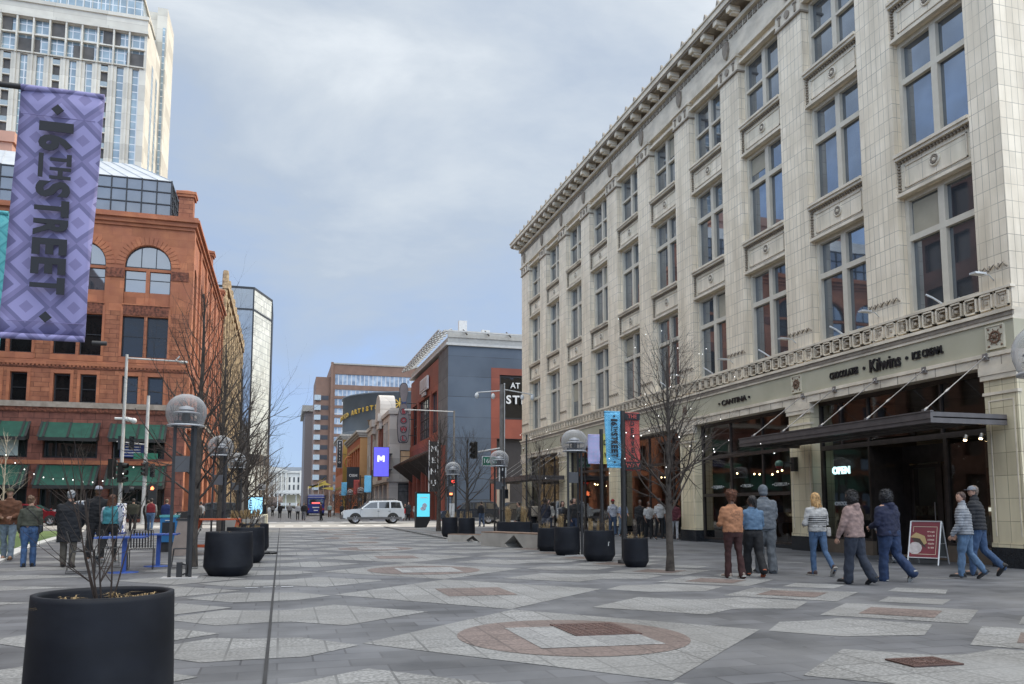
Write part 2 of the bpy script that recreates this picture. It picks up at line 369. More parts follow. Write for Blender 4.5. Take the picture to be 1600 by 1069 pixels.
# slit drain and expansion joint
g = MB(); m_slit = mat('slit_drain_iron', (.03, .03, .032), (.02, .02, .02), rough=.8)
g.box(-.105, -5, .009, -.075, 54, .014); g.box(-.105, 78, .009, -.075, 300, .014)
struct('slit_drain', g, m_slit)
g = MB()
for k in range(3): g.box(-.55+.29*k, 14.3, .009, -.35+.29*k, 14.36, .014); 
struct('drain_grate', g, mat('galvanised', (.5, .5, .5), rough=.5))
m_iron = mat('rusty_cast_iron', (.13, .075, .062), (.085, .05, .042), sc=9, rough=.55, metal=.3, bump=.3)
def cover(x0, y0, x1, y1, label, sh=SH):
    g = MB(); o = [(3+(x0-3), 0)]
    P = lambda x, y, z: (x, y-sh*(x-x0), z)
    g.add([P(x0, y0, .008), P(x1, y0, .008), P(x1, y1, .008), P(x0, y1, .008), P(x0, y0, .02), P(x1, y0, .02), P(x1, y1, .02), P(x0, y1, .02)],
          [(4, 5, 6, 7), (0, 1, 5, 4), (1, 2, 6, 5), (2, 3, 7, 6), (3, 0, 4, 7)], 0)
    nx = 9
    for i in range(nx):
        a = x0+.03+(x1-x0-.06)*i/nx
        for j in range(9):
            b = y0+.03+(y1-y0-.06)*j/9
            if abs(i-4) < 2 and abs(j-4) < 1.5: continue
            p = P(a, b, .02); g.box(p[0], p[1], .02, p[0]+(x1-x0)/nx*.55, p[1]+(y1-y0)/9*.55, .024)
    cx_, cy_ = (x0+x1)/2, (y0+y1)/2
    for s in (-.05, .05): g.lathe([(.055, 0), (.055, .006), (.035, .006), (.035, 0)], (cx_+s, cy_-sh*(cx_-x0), .02), 14)
    return tag(g.build('utility_cover', m_iron), label, 'utility cover', 'iron covers set in the paving')
cover(3.02, 8.03, 3.76, 8.88, 'rusty square iron cover set inside the pink paving circle')
cover(5.22, 5.72, 5.72, 6.06, 'small rusty iron plate in light paving at lower right of the plaza')
# lawn strip on the left with a pale kerb
g = MB(); m_grass = mat('winter_grass', (.13, .19, .06), (.07, .11, .035), sc=60, rough=.9, bump=.8)
def lawn(x): return 24.5+(-6.2-x)*3.2
g.poly([(-11, 50, .03), (-40, 50, .03), (-40, 19, .03), (-6.3, 19, .03), (-8.3, 30, .03)]); lw = struct('lawn', g, m_grass)
g = MB()
P_ = [(-6.3, 19), (-8.3, 30), (-11, 50)]
for a, b in zip(P_, P_[1:]):
    dx, dy = b[0]-a[0], b[1]-a[1]; l = math.hypot(dx, dy); nx, ny = dy/l*.35, -dx/l*.35
    g.prism([(a[0], a[1], 0), (b[0], b[1], 0), (b[0]+nx, b[1]+ny, 0), (a[0]+nx, a[1]+ny, 0)], (0, 0, .06))
struct('lawn_kerb', g, mat('white_kerb', (.6, .59, .56), rough=.8))
# kerbs of the crossing and the bus lane edge
g = MB()
pts = [(6.65, 54.3), (6.78, 33.2), (7.15, 30)]
for a, b in zip(pts, pts[1:]):
    g.prism([(a[0], a[1], 0), (b[0], b[1], 0), (b[0]+.16, b[1], 0), (a[0]+.16, a[1], 0)], (0, 0, .05))
for k in range(30): g.box(6.60, 33.6+k*.68, .051, 6.86, 33.95+k*.68, .056, 1)
struct('kerb', g, [m_curbm, mat('dark_inset', (.06, .06, .065), rough=.7)])
# ------------------------------------------------------------------ white terracotta building
tn = mat('terracotta_narrow_tile', (.87, .755, .585), (.80, .69, .525), sc=2.2, rough=.42, bump=.2, brick=(.19, .40), mortar=(.33, .285, .22), offs=0., msize=.008, c3=(.72, .61, .45), sc3=.9, bvar=.09, grime=((2.2, 2.2, .22), .80))
tb = mat('terracotta_big_tile', (.86, .75, .58), (.79, .68, .52), sc=1.8, rough=.4, bump=.15, brick=(.46, .52), mortar=(.30, .27, .21), offs=0., msize=.008, c3=(.72, .64, .48), sc3=.8, bvar=.08, grime=((2.6, 2.6, .5), .82))
tw = mat('storefront_warm_tile', (.72, .635, .43), (.64, .555, .37), sc=1.8, rough=.42, bump=.15, brick=(.33, .52), mortar=(.24, .2, .13), offs=0., msize=.008, c3=(.60, .50, .33), sc3=.9, bvar=.12, grime=((2.2, 2.2, .4), .82))
tc_ = mat('cream_moulding', (.80, .70, .55), (.71, .615, .475), sc=3, rough=.45, bump=.1, c3=(.52, .46, .36), sc3=1.5, grime=((1.5, 1.5, 3), .80))
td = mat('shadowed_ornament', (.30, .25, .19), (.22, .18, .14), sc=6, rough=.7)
tf = mat('cream_window_frame', (.60, .545, .44), (.55, .49, .39), sc=4, rough=.5)
to = mat('olive_sign_band', (.43, .395, .28), (.39, .355, .25), sc=1.2, rough=.6, c3=(.48, .44, .32), sc3=.7)
tblk = mat('black_granite_plinth', (.02, .022, .025), (.012, .013, .015), sc=12, rough=.25)
gl_up = glassy('upper_window_glass', (.27, .30, .335), ior=1.9, rough=.02, wav=.12, wsc=.5); gl_up.node_tree.nodes['Principled BSDF'].inputs['Metallic'].default_value = .8
m_bronze = mat('dark_bronze', (.075, .062, .055), (.055, .046, .04), sc=5, rough=.4, metal=.6)
m_brownpan = mat('brown_panel', (.16, .12, .085), (.13, .1, .07), sc=3, rough=.6)
WB = thing('office_building', 'cream terracotta tiled commercial building with ornate cornice and street level shops', 'building', (15.8, 33, 0))
WBI = Matrix.Translation((-15.8, -33, 0))
X0 = 15.8; YA, YB = 13.8, 52.2; PITCH = 3.72; NB = 10
bc = [15.87+PITCH*i for i in range(NB)]; HW = 1.22
rows = [(6.42, 9.72), (10.85, 14.12), (15.25, 17.75)]
fx = FR('-X', X0)
w = MB(WBI)
# pilasters
edges = [YA]+[v for c in bc for v in (c-HW, c+HW)]+[YB]
pil = [(edges[i], edges[i+1]) for i in range(0, len(edges), 2)]
for a, b in pil: fbox(w, fx, a, b, 5.9, 17.45, 0, 1.0, 0)
w.box(X0, YA, 5.9, 40, YA+.85, 17.45, 0) if False else None
# end pier on the side street and recessed side wall
w.box(X0+1.003, YA+.5, 0, 40, YA+1, 19.2, 1)
w.box(X0+1.003, YB-.4, 0, 40, YB-.01, 19.2, 1); w.box(X0+4.5, YA+1, 0, 40, YB-.4, 19.15, 1)
# spandrels
spz = [(9.72, 10.85), (14.12, 15.25), (17.75, 18.05)]
for c in bc:
    for z0, z1 in spz: fbox(w, fx, c-HW, c+HW, z0, z1, .14, .9, 1)
    fbox(w, fx, c-HW, c+HW, 5.9, 6.42, .1, .9, 2)
# capitals above pilasters and entablature
fbox(w, fx, YA-.02, YB+.02, 18.05, 19.2, -.04, 1, 2)
fbox(w, fx, YA-.02, YB+.02, 5.62, 5.9, -.05, .9, 2)
wall_o = w.build('wall', [tn, tb, tc_], WB)
tr = MB(WBI)   # mouldings
for a, b in pil:
    fbox(tr, fx, a-.03, b+.03, 17.45, 17.98, -.05, .9, 0)
    fbox(tr, fx, a-.09, b+.09, 17.98, 18.08, -.13, .9, 0)
    fbox(tr, fx, a-.06, b+.06, 17.42, 17.48, -.08, .9, 1)
    n = 3
    for k in range(n):
        u = a+(b-a)*(k+.5)/n
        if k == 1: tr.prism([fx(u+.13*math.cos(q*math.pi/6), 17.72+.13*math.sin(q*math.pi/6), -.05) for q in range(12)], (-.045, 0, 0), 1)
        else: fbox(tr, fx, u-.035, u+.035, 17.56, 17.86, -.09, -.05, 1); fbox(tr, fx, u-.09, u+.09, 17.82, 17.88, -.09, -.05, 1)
for c in bc:
    for (z0, z1) in spz[:2]:
        fbox(tr, fx, c-HW, c+HW, z1-.14, z1-.06, -.02, .14, 0); fbox(tr, fx, c-HW, c+HW, z1-.06, z1+.02, -.07, .3, 0)
        for k in range(22):
            u = c-HW+.05+k*(2*HW-.1)/21.5; fbox(tr, fx, u, u+.05, z1-.21, z1-.145, .06, .14, 1)
        fbox(tr, fx, c-HW, c+HW, z0-.02, z0+.07, .02, .14, 0); fbox(tr, fx, c-HW, c+HW, z0+.07, z0+.11, .07, .14, 1)
        for u0, u1 in ((c-HW+.01, c-HW+.06), (c+HW-.06, c+HW-.01)):
            for k in range(9): fbox(tr, fx, u0, u1, z0+.14+k*.09, z0+.19+k*.09, .06, .14, 1)
        a, b, p, q = c-HW+.2, c+HW-.2, z0+.2, z1-.3          # raised panel outline
        for (e0, e1, e2, e3) in ((a, b, p, p+.03), (a, b, q-.03, q), (a, a+.03, p, q), (b-.03, b, p, q)): fbox(tr, fx, e0, e1, e2, e3, .11, .14, 0)
    fbox(tr, fx, c-HW, c+HW, 17.7, 17.8, .0, .14, 0)
# moulded strings over the sign band
fbox(tr, fx, YA-.12, YB+.12, 5.80, 5.88, -.14, -.05, 0); fbox(tr, fx, YA-.08, YB+.08, 5.70, 5.80, -.10, -.05, 1); fbox(tr, fx, YA-.06, YB+.06, 5.62, 5.70, -.075, -.05, 0)

for k in range(88):
    u = YA+.05+k*.437
    if u+.37 > YB: break
    z0, z1 = 5.95, 6.34
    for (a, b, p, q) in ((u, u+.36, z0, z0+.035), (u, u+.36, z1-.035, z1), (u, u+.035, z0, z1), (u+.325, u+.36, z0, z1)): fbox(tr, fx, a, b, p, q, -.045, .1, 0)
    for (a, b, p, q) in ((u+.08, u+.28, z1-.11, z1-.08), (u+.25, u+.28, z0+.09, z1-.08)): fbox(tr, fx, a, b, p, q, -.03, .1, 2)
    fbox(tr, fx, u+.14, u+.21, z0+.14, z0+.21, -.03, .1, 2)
fbox(tr, fx, YA-.03, YB+.03, 6.36, 6.42, -.05, .1, 0)
# scroll ornament on each pilaster foot
for a, b in pil:
    n = max(3, int((b-a)/.23)); 
    for k in range(n):
        u = a+.06+(b-a-.12)*k/n; tr.tube([fx(u, 6.86, -.01), fx(u+.08, 6.97, -.04), fx(u+.18, 6.88, -.04), fx(u+.22, 6.98, -.01)], .022, 4, 1)
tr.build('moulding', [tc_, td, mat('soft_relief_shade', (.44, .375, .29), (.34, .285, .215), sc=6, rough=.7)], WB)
# rosettes in the spandrels: one part each
rm = MB(); 
for r0, r1, d, mi in ((.17, .13, .05, 0), (.10, .07, .05, 1), (.05, .0, .06, 0)):
    rm.lathe([(r0, 0), (r0, d), (max(r1, .001), d), (max(r1, .001), 0)], n=14, m=mi)
for k in range(10): a = k*math.pi/5; rm.ell((.118*math.cos(a), .118*math.sin(a), .03), .022, .022, .03, 5, 3, 1)
rme = rm.mesh('rosette', [tc_, td])
for c in bc:
    for z0, z1 in spz[:2]: obj('rosette', rme, WB, tuple(Vector(fx(c, (z0+z1)/2, .14))-Vector((15.8, 33, 0))), (0, RAD(-90), 0))
# upper windows
fwm = []
for (z0, z1) in rows:
    h = z1-z0
    if z0 < 15: fwm.append(pane_mesh('window', 2*HW, h, bars_u=((0, .2),), bars_z=((h*.645, .16),), fw=.13, fd=.16, gd=.12, mats=(tf, gl_up)))
    else: fwm.append(pane_mesh('window', 2*HW, h, bars_u=((0, .2),), bars_z=((h*.52, .09),), fw=.13, fd=.16, gd=.12, mats=(tf, gl_up)))
for i, (z0, z1) in enumerate(rows):
    for c in bc:
        o = put_window(fwm[i], None, '-X', X0, c, z0, .26); o.parent = WB; o.location = Vector(o.location)-Vector((15.8, 33, 0))
m_blind = mat('cream_roller_blind', (.40, .35, .26), (.34, .30, .22), sc=2, rough=.6)
for i, j, s_, lo_, hi_ in ((0, 0, 1, 2.22, 3.1), (0, 3, -1, 2.22, 3.1), (1, 2, 1, 2.5, 3.1), (0, 5, 1, 2.3, 3.1), (2, 4, -1, 1.5, 2.3), (1, 6, -1, 2.22, 3.1), (0, 7, 1, 1., 2.0)):
    c = bc[j]; z0 = rows[i][0]; b_ = MB(WBI); fbox(b_, fx, *sorted((c+s_*.16, c+s_*1.05)), z0+lo_, z0+hi_, .365, .372); b_.build('window_blind', [m_blind], WB)
# cornice
cn = MB(WBI); e = .67
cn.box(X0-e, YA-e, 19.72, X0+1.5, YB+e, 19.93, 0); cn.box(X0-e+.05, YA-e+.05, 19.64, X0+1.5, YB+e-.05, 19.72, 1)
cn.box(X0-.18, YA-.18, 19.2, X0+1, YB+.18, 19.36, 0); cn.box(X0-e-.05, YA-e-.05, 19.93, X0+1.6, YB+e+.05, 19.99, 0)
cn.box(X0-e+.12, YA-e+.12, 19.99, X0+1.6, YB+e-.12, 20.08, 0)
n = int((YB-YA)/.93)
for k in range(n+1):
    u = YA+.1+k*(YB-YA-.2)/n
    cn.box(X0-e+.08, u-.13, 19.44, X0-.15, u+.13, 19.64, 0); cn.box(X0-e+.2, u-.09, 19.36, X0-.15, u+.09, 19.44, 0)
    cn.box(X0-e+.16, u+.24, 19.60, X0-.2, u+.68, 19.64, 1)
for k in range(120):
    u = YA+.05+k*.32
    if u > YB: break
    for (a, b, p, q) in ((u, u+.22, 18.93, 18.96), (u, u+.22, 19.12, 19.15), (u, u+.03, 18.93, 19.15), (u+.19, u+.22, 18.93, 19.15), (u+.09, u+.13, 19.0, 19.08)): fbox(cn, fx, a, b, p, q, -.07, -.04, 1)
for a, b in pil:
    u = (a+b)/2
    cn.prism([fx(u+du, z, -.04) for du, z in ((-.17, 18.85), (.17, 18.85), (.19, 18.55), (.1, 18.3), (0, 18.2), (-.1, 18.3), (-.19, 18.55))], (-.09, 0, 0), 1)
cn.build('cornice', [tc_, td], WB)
an = MB(WBI)
for k in range(n+1):
    u = YA+.1+k*(YB-YA-.2)/n; x = X0-e+.2
    an.prism([(x, u-.12, 20.08), (x, u+.12, 20.08), (x, u+.1, 20.28), (x, u+.06, 20.42), (x, u, 20.52), (x, u-.06, 20.42), (x, u-.1, 20.28)], (.1, 0, 0))
    for j in (1, 2, 3): q = u+j*(YB-YA-.2)/n/4; an.prism([(x, q-.1, 20.08), (x, q+.1, 20.08), (x, q+.04, 20.2), (x, q, 20.24), (x, q-.05, 20.18)], (.08, 0, 0))
an.build('roof_crest', [mat('weathered_crest_stone', (.36, .31, .25), (.25, .215, .17), sc=5, rough=.8)], WB)
# sign band and street level piers
sb = MB(WBI); fbox(sb, fx, YA-.03, YB+.03, 4.93, 5.62, -.03, .9, 0); 
sb.build('sign_band', [to], WB)
st = MB(WBI)
piers = [(13.8, 14.68), (21.1, 22.2), (28.4, 29.6), (36.0, 37.1), (43.4, 44.6), (51.0, 52.2)]
fbox(st, fx, YA-.04, YB+.04, 4.62, 4.93, -.06, .9, 0)
fbox(st, fx, YA-.06, YB+.06, 4.84, 4.93, -.1, -.06, 0)
for k in range(60): u = YA+.3+k*.64; fbox(st, fx, u, u+.02, 4.62, 4.84, -.065, -.06, 2)
for a, b in piers:
    fbox(st, fx, a, b, .45, 4.62, 0, .8, 1); fbox(st, fx, a-.03, b+.03, 0, .45, -.03, .8, 3)
    fbox(st, fx, a-.02, b+.02, .45, .55, -.02, 0, 1)
    fbox(st, fx, a-.05, b+.05, 4.3, 4.42, -.06, .1, 0); fbox(st, fx, a-.07, b+.07, 4.42, 4.62, -.08, .1, 0); fbox(st, fx, a-.03, b+.03, 3.95, 4.02, -.03, .1, 0)
    for (p, q, r, s) in ((a+.1, b-.1, 3.8, 3.83), (a+.1, a+.13, .7, 3.8), (b-.13, b-.1, .7, 3.8)): fbox(st, fx, p, q, r, s, -.012, .1, 0)

st.build('street_pier', [tc_, tw, td, tblk], WB)
# ship-wheel seals on the sign band
sl_ = MB(); sl_.box(-.25, -.28, 0, .25, .28, .03, 0)
for (a, b, c, d) in ((-.25, -.28, .25, -.25), (-.25, .25, .25, .28), (-.25, -.28, -.22, .28), (.22, -.28, .25, .28)): sl_.box(a, b, .03, c, d, .05, 0)
sl_.lathe([(.15, .03), (.15, .055), (.11, .055), (.11, .03)], n=16, m=1); sl_.lathe([(.05, .03), (.05, .07), (.001, .07)], n=10, m=1)
for k in range(8): a = k*math.pi/4+.2; sl_.tube([(0, 0, .05), (.2*math.cos(a), .2*math.sin(a), .05)], .012, 4, 1)
for sx_ in (-.17, .17):
    for sy_ in (-.2, .2): sl_.ell((sx_, sy_, .04), .03, .03, .02, 6, 4, 1)
sme = sl_.mesh('seal', [mat('seal_cream', (.62, .56, .42), rough=.5), mat('seal_brown', (.16, .085, .045), rough=.5)])
for u in (14.24, 21.65, 29., 36.55, 44., 51.6): obj('seal', sme, WB, tuple(Vector(fx(u, 5.28, -.03))-Vector((15.8, 33, 0))), ROT['-X'])
m_blk = mat('black_letters', (.015, .015, .017), (.01, .01, .01), rough=.35)
def wbt(s, size, u, z, m=m_blk, d=-.06, off=.006, width=None, **k):
    o = letter(s, size, m, WB, tuple(Vector(fx(u, z, d))-Vector((15.8, 33, 0))), '-X', .02, off, name='sign_lettering', **k)
    if width:
        xs = [v.co.x for v in o.data.vertices]; f_ = width/(max(xs)-min(xs))
        for v in o.data.vertices: v.co.x *= f_
    return o
wbt('Kilwins', .50, 17.76, 5.27, off=.009, width=1.16)
# slab serifs on the big word
wbt('CHOCOLATES', .27, 19.42, 5.26, off=.008, width=1.22); wbt('ICE CREAM.', .27, 16.26, 5.28, off=.008, width=1.02)
for u in (18.58, 16.97): 
    g = MB(WBI); g.prism([fx(u+.05*math.cos(k*math.pi/4), 5.28+.05*math.sin(k*math.pi/4), -.03) for k in range(8)], (-.03, 0, 0)); g.build('sign_dot', m_blk, WB)
wbt('\u2022 CANTINA \u2022', .27, 25.35, 5.22, off=.004, width=2.1)
# storefront glazing
cg = clearglass('shop_glass', (.5, .54, .52), 1.75)
m_int = mat('dark_interior', (.13, .105, .085), (.08, .065, .055), sc=1.5, rough=.8)
m_intw = mat('interior_wall', (.28, .21, .15), (.18, .135, .10), sc=1.3, rough=.8)
D = .38
def gq(u0, u1, z0, z1, d, g):
    g.quad(fx(u1, z0, d), fx(u0, z0, d), fx(u0, z1, d), fx(u1, z1, d))
def shop(u0, u1, mull, trans, zb=.12, panel=False, top=4.62, depth=4.):
    """glazed opening between two piers: frame and panes are parts"""
    f = MB(WBI); t = .07
    fbox(f, fx, u0, u0+t, zb, top, D-.06, D+.06); fbox(f, fx, u1-t, u1, zb, top, D-.06, D+.06)
    fbox(f, fx, u0+t, u1-t, top-.12, top, D-.06, D+.06); fbox(f, fx, u0+t, u1-t, zb, zb+t, D-.06, D+.06)
    for q in mull: fbox(f, fx, q-.03, q+.03, zb+t, top-.12, D-.05, D+.05)
    for z in trans: fbox(f, fx, u0+t, u1-t, z-.06, z+.06, D-.075, D+.075)
    f.build('shop_frame', [m_bronze], WB)
    g = MB(WBI); gq(u0+t, u1-t, zb+t, top-.12, D, g); g.build('shop_window', [cg], WB)
    p = MB(WBI); fbox(p, fx, u0, u1, 0, zb, D-.1, D+.1); p.build('stall_riser', [m_brownpan if panel else tblk], WB)
def room(u0, u1, depth=4.):
    r = MB(WBI)
    r.quad(fx(u0, 0.02, D+.1), fx(u1, .02, D+.1), fx(u1, .02, depth), fx(u0, .02, depth), 1)
    r.quad(fx(u0, 4.6, D+.1), fx(u1, 4.6, D+.1), fx(u1, 4.6, depth), fx(u0, 4.6, depth), 0)
    r.quad(fx(u0, 0, depth), fx(u1, 0, depth), fx(u1, 4.6, depth), fx(u0, 4.6, depth), 1)
    for u in (u0+.004, u1-.004): r.quad(fx(u, 0, 0.81), fx(u, 4.6, .81), fx(u, 4.6, depth), fx(u, 0, depth), 0)
    r.build('shop_interior', [m_int, m_intw], WB)
room(14.68, 21.1); room(22.2, 28.4); room(29.6, 36.0); room(37.1, 43.4); room(44.6, 51.)
# sweet shop: transoms over the canopy, recessed doorway
def fr_box(name, boxes, m): 
    b = MB(WBI)
    for q in boxes: fbox(b, fx, *q)
    return b.build(name, [m], WB)
fr_box('shop_frame', [(14.68, 21.1, 4.5, 4.62, D-.06, D+.06), (14.68, 21.1, 3.1, 3.24, D-.06, D+.06), (14.68, 14.76, 3.2, 4.5, D-.06, D+.06), (21.02, 21.1, 3.2, 4.5, D-.06, D+.06), (16.3, 16.36, 3.24, 4.5, D-.05, D+.05), (18.95, 19.01, 3.24, 4.5, D-.05, D+.05), (20.1, 20.14, 3.24, 4.5, D-.05, D+.05)], m_bronze)
g = MB(WBI); gq(14.76, 21.02, 3.24, 4.5, D, g); g.build('shop_window', [cg], WB)
for (a, b) in ((14.68, 16.3), (18.95, 21.1)):
    fr_box('shop_frame', [(a, a+.06, .4, 3.1, D-.06, D+.06), (b-.1, b, .4, 3.1, D-.06, D+.06), (a+.06, b-.1, .4, .47, D-.06, D+.06)], m_bronze)
    g = MB(WBI); gq(a+.06, b-.1, .47, 3.1, D, g); g.build('shop_window', [cg], WB)
    fr_box('stall_riser', [(a, b, 0, .4, D-.08, D+.08)], m_brownpan)
DD = 1.5
fr_box('door_recess', [(16.25, 16.31, .02, 3.1, D+.06, DD+.1), (18.94, 19., .02, 3.1, D+.06, DD+.1), (16.31, 18.94, 2.6, 3.1, DD-.05, DD+.1), (16.31, 16.5, .02, 2.6, DD-.05, DD+.1), (18.7, 18.94, .02, 2.6, DD-.05, DD+.1), (17.55, 17.66, .02, 2.6, DD-.05, DD+.1)], m_bronze)
for a in (16.52, 17.68):
    f = MB(WBI)
    for q in ((a, a+.09, .05, 2.55), (a+.91, a+1., .05, 2.55), (a+.09, a+.91, .05, .3), (a+.09, a+.91, 2.45, 2.55)): fbox(f, fx, *q, DD-.03, DD+.03)
    dr = f.build('door', [m_bronze], WB)
    g = MB(WBI); gq(a+.09, a+.91, .3, 2.45, DD, g); pn = g.build('pane', [cg], dr)
    g = MB(WBI); g.tube([fx(a+.12, 1.0, DD-.08), fx(a+.12, 1.5, DD-.08)], .015, 6); g.build('handle', [mat('brushed_steel', (.6, .6, .6), rough=.3, metal=1)], dr)
# things in the sweet shop
m_cnt = mat('counter_wood', (.20, .09, .045), (.14, .06, .03), sc=4, rough=.5)
g = MB(WBI); fbox(g, fx, 15.0, 20.6, .02, 1.05, 2.6, 3.2); fbox(g, fx, 15.0, 20.6, 1.05, 1.1, 2.55, 3.25); fbox(g, fx, 15.2, 20.2, 1.9, 2.5, 3.8, 3.95)
g.build('counter', [m_cnt], WB)
g = MB(WBI)
for k in range(7): fbox(g, fx, 15.4+k*.7, 15.9+k*.7, 1.12, 1.4, 2.7, 3.0)
for k in range(6): fbox(g, fx, 15.3+k*.8, 15.8+k*.8, 2.0, 2.4, 3.76, 3.8)
g.build('display_case', [mat('display_pale', (.45, .36, .26), (.2, .12, .08), sc=7, rough=.5)], WB)
g = MB(WBI); fbox(g, fx, 16.5, 17.6, 1.75, 2.35, 3.85, 3.9); fbox(g, fx, 18.2, 19.4, 1.9, 2.5, 3.85, 3.9); g.build('menu_board', [mat('dim_menu_board', (.25, .1, .05), (.08, .03, .02), sc=9, emit=(.5, .2, .1), estr=.22)], WB)
g = MB(WBI)
for k in range(3): fbox(g, fx, 15.5+k*1.25, 16.2+k*1.25, 1.15+.1*(k%2), 1.25+.1*(k%2), 2.5, 2.54)
g.build('case_light', [mat('case_light', (.8, .8, .75), emit=(1, .95, .85), estr=1.1)], WB)
m_neon = mat('neon_white', (.8, .95, 1), rough=.4, emit=(.62, .95, 1), estr=2.4)
m_wht = mat('white_vinyl', (.7, .7, .68), rough=.5)
wbt('OPEN', .30, 20.35, 2.46, m=m_neon, d=D+.08, off=.012)
wbt('CHOCOLATES', .155, 20.05, 1.46, m=m_wht, d=D-.02, off=.003)
m_bulb = mat('warm_bulb', (1, .8, .5), emit=(1, .72, .38), estr=14)
def bulbs(u0, u1, z, dep, n, m=m_bulb, r=.035, sag=.15):
    g = MB(WBI); random.seed(int(u0*7))
    for k in range(n):
        t = (k+.5)/n; g.ell(fx(u0+(u1-u0)*t, z-sag*math.sin(math.pi*t)+random.uniform(-.05, .05), dep+random.uniform(-.3, .3)), r, r, r, 6, 4)
    g.build('interior_lamps', [m], WB)
bulbs(15.4, 20.6, 2.75, 2.4, 5, r=.03)
# cantina
shop(22.2, 28.4, (24.25, 26.3), (3.28, 1.82))
for s, u in (('\u2022 TEQUILA \u2022', 27.3), ('\u2022 TACOS \u2022', 25.3), ('\u2022 CERVEZA \u2022', 23.25)): wbt(s, .17, u, 2.12, m=mat('grey_vinyl', (.4, .4, .38)), d=D-.03, off=-.002)
bulbs(22.8, 28., 2.75, 1.4, 9, r=.035); bulbs(22.8, 28., 3.6, 2.4, 6, m=mat('white_bulb', (1, 1, 1), emit=(.95, .97, 1), estr=4), r=.03)
g = MB(WBI)
for k in range(6): fbox(g, fx, 22.8+k*.95, 23.3+k*.95, .75, .8, 1.4, 2.2); fbox(g, fx, 23.0+k*.95, 23.06+k*.95, .02, .75, 1.7, 1.78)
fbox(g, fx, 22.6, 28., .02, 1.15, 3.2, 3.6)
g.build('interior_furniture', [m_cnt], WB)
# bronze column in shop three and the rest of the glazing
shop(29.6, 36.0, (30.9, 33.2), (3.25,)); shop(37.1, 43.4, (39.0, 41.3), (3.3,)); shop(44.6, 51., (46.5, 48.6), (3.2, 3.0)) 
bulbs(30, 35.8, 2.9, 1.5, 6); bulbs(37.6, 43, 2.7, 1.4, 8)
g = MB(WBI); fbox(g, fx, 38.0, 38.9, 1.2, 3.0, 3., 3.1); g.build('poster', [mat('orange_poster', (.6, .2, .07), rough=.6)], WB)
g = MB(WBI); fbox(g, fx, 37.3, 38.6, .1, 3.1, D+.12, D+.16); g.build('curtain', [mat('ochre_curtain', (.23, .15, .03), (.12, .08, .015), sc=9, rough=.8)], WB)
# canopies with tie rods: parts of the building
m_can = mat('canopy_metal', (.13, .115, .11), (.10, .09, .085), sc=4, rough=.45, metal=.4)
def canopy(u0, u1, z, out_, rods, zt=4.85):
    b = MB(WBI)
    fbox(b, fx, u0, u1, z, z+.03, -out_+.07, -.07)
    for (a, c, d0, d1) in ((u0, u1, -out_, -out_+.07), (u0, u0+.07, -out_+.07, -.07), (u1-.07, u1, -out_+.07, -.07)):
        fbox(b, fx, a, c, z-.11, z+.13, d0, d1)
    fbox(b, fx, u0-.02, u1+.02, z+.13, z+.16, -out_-.02, -out_+.07); fbox(b, fx, u0-.02, u1+.02, z-.02, z+.01, -out_-.02, -out_)
    for k in range(int((u1-u0)/.18)): q = u0+.1+k*.18; fbox(b, fx, q, q+.02, z-.02, z, -out_+.07, -.07)
    for k in range(1, 4): fbox(b, fx, u0+.07, u1-.07, z-.07, z-.02, -out_*k/4-.02, -out_*k/4+.02)
    b.build('canopy', [m_can], WB)
    r = MB(WBI)
    for q in rods:
        A = Vector(fx(q, z+.2, -out_+.25)); B = Vector(fx(q, zt, -.12)); 
        r.tube([A, B], .013, 6); mid = A.lerp(B, .38); r.tube([A.lerp(B, .34), mid, A.lerp(B, .42)], [.02, .032, .02], 6)
        r.tube([A.lerp(B, 0), A.lerp(B, .06)], .03, 6); r.box(A.x-.02, A.y-.04, z+.13, A.x+.02, A.y+.04, z+.24)
        fbox(r, fx, q-.07, q+.07, zt-.08, zt+.08, -.12, -.05); r.ell(B, .035, .035, .035, 6, 4)
    r.build('tie_rod', [mat('rod_metal', (.33, .31, .29), rough=.4, metal=.7)], WB)
canopy(14.05, 25.2*.859, 3.32, 2.2, (14.5, 16.35, 18.1, 19.8, 21.3))
canopy(43.5, 52.6, 3.05, 2.2, (44.2, 46.2, 48.2, 50.2, 52), zt=4.5)
# spotlights under the canopy, uplights by the windows
def uplight(u, z, dep):
    b = MB(WBI); P = Vector(fx(u, z, dep)); b.tube([P, P+Vector((-.14, 0, .12)), P+Vector((-.35, 0, .1))], .014, 5)
    b.box(P.x-.62, P.y-.09, P.z+.1, P.x-.3, P.y+.09, P.z+.145); return b
for c in bc[:5]:
    uplight(c-HW-.42, 6.62, 0).build('wall_light', [mat('pale_metal', (.62, .62, .6), rough=.35, metal=.3)], WB)
    b = MB(WBI); P = Vector(fx(c+.05, 6.5, .15)); b.tube([P, P+Vector((-.18, .1, .16)), P+Vector((-.3, .2, .26))], .028, 5); b.build('window_lamp', [MATS['pale_metal']], WB)
for u in (14.9, 15.35):
    b = MB(WBI); P = Vector(fx(u, 3.1, .1)); b.tube([P, P+Vector((-.05, 0, -.12))], [.035, .05], 8); b.ell(P+Vector((-.05, 0, -.13)), .04, .04, .02, 8, 4, 1); b.build('spotlight', [MATS['pale_metal'], m_bulb], WB)
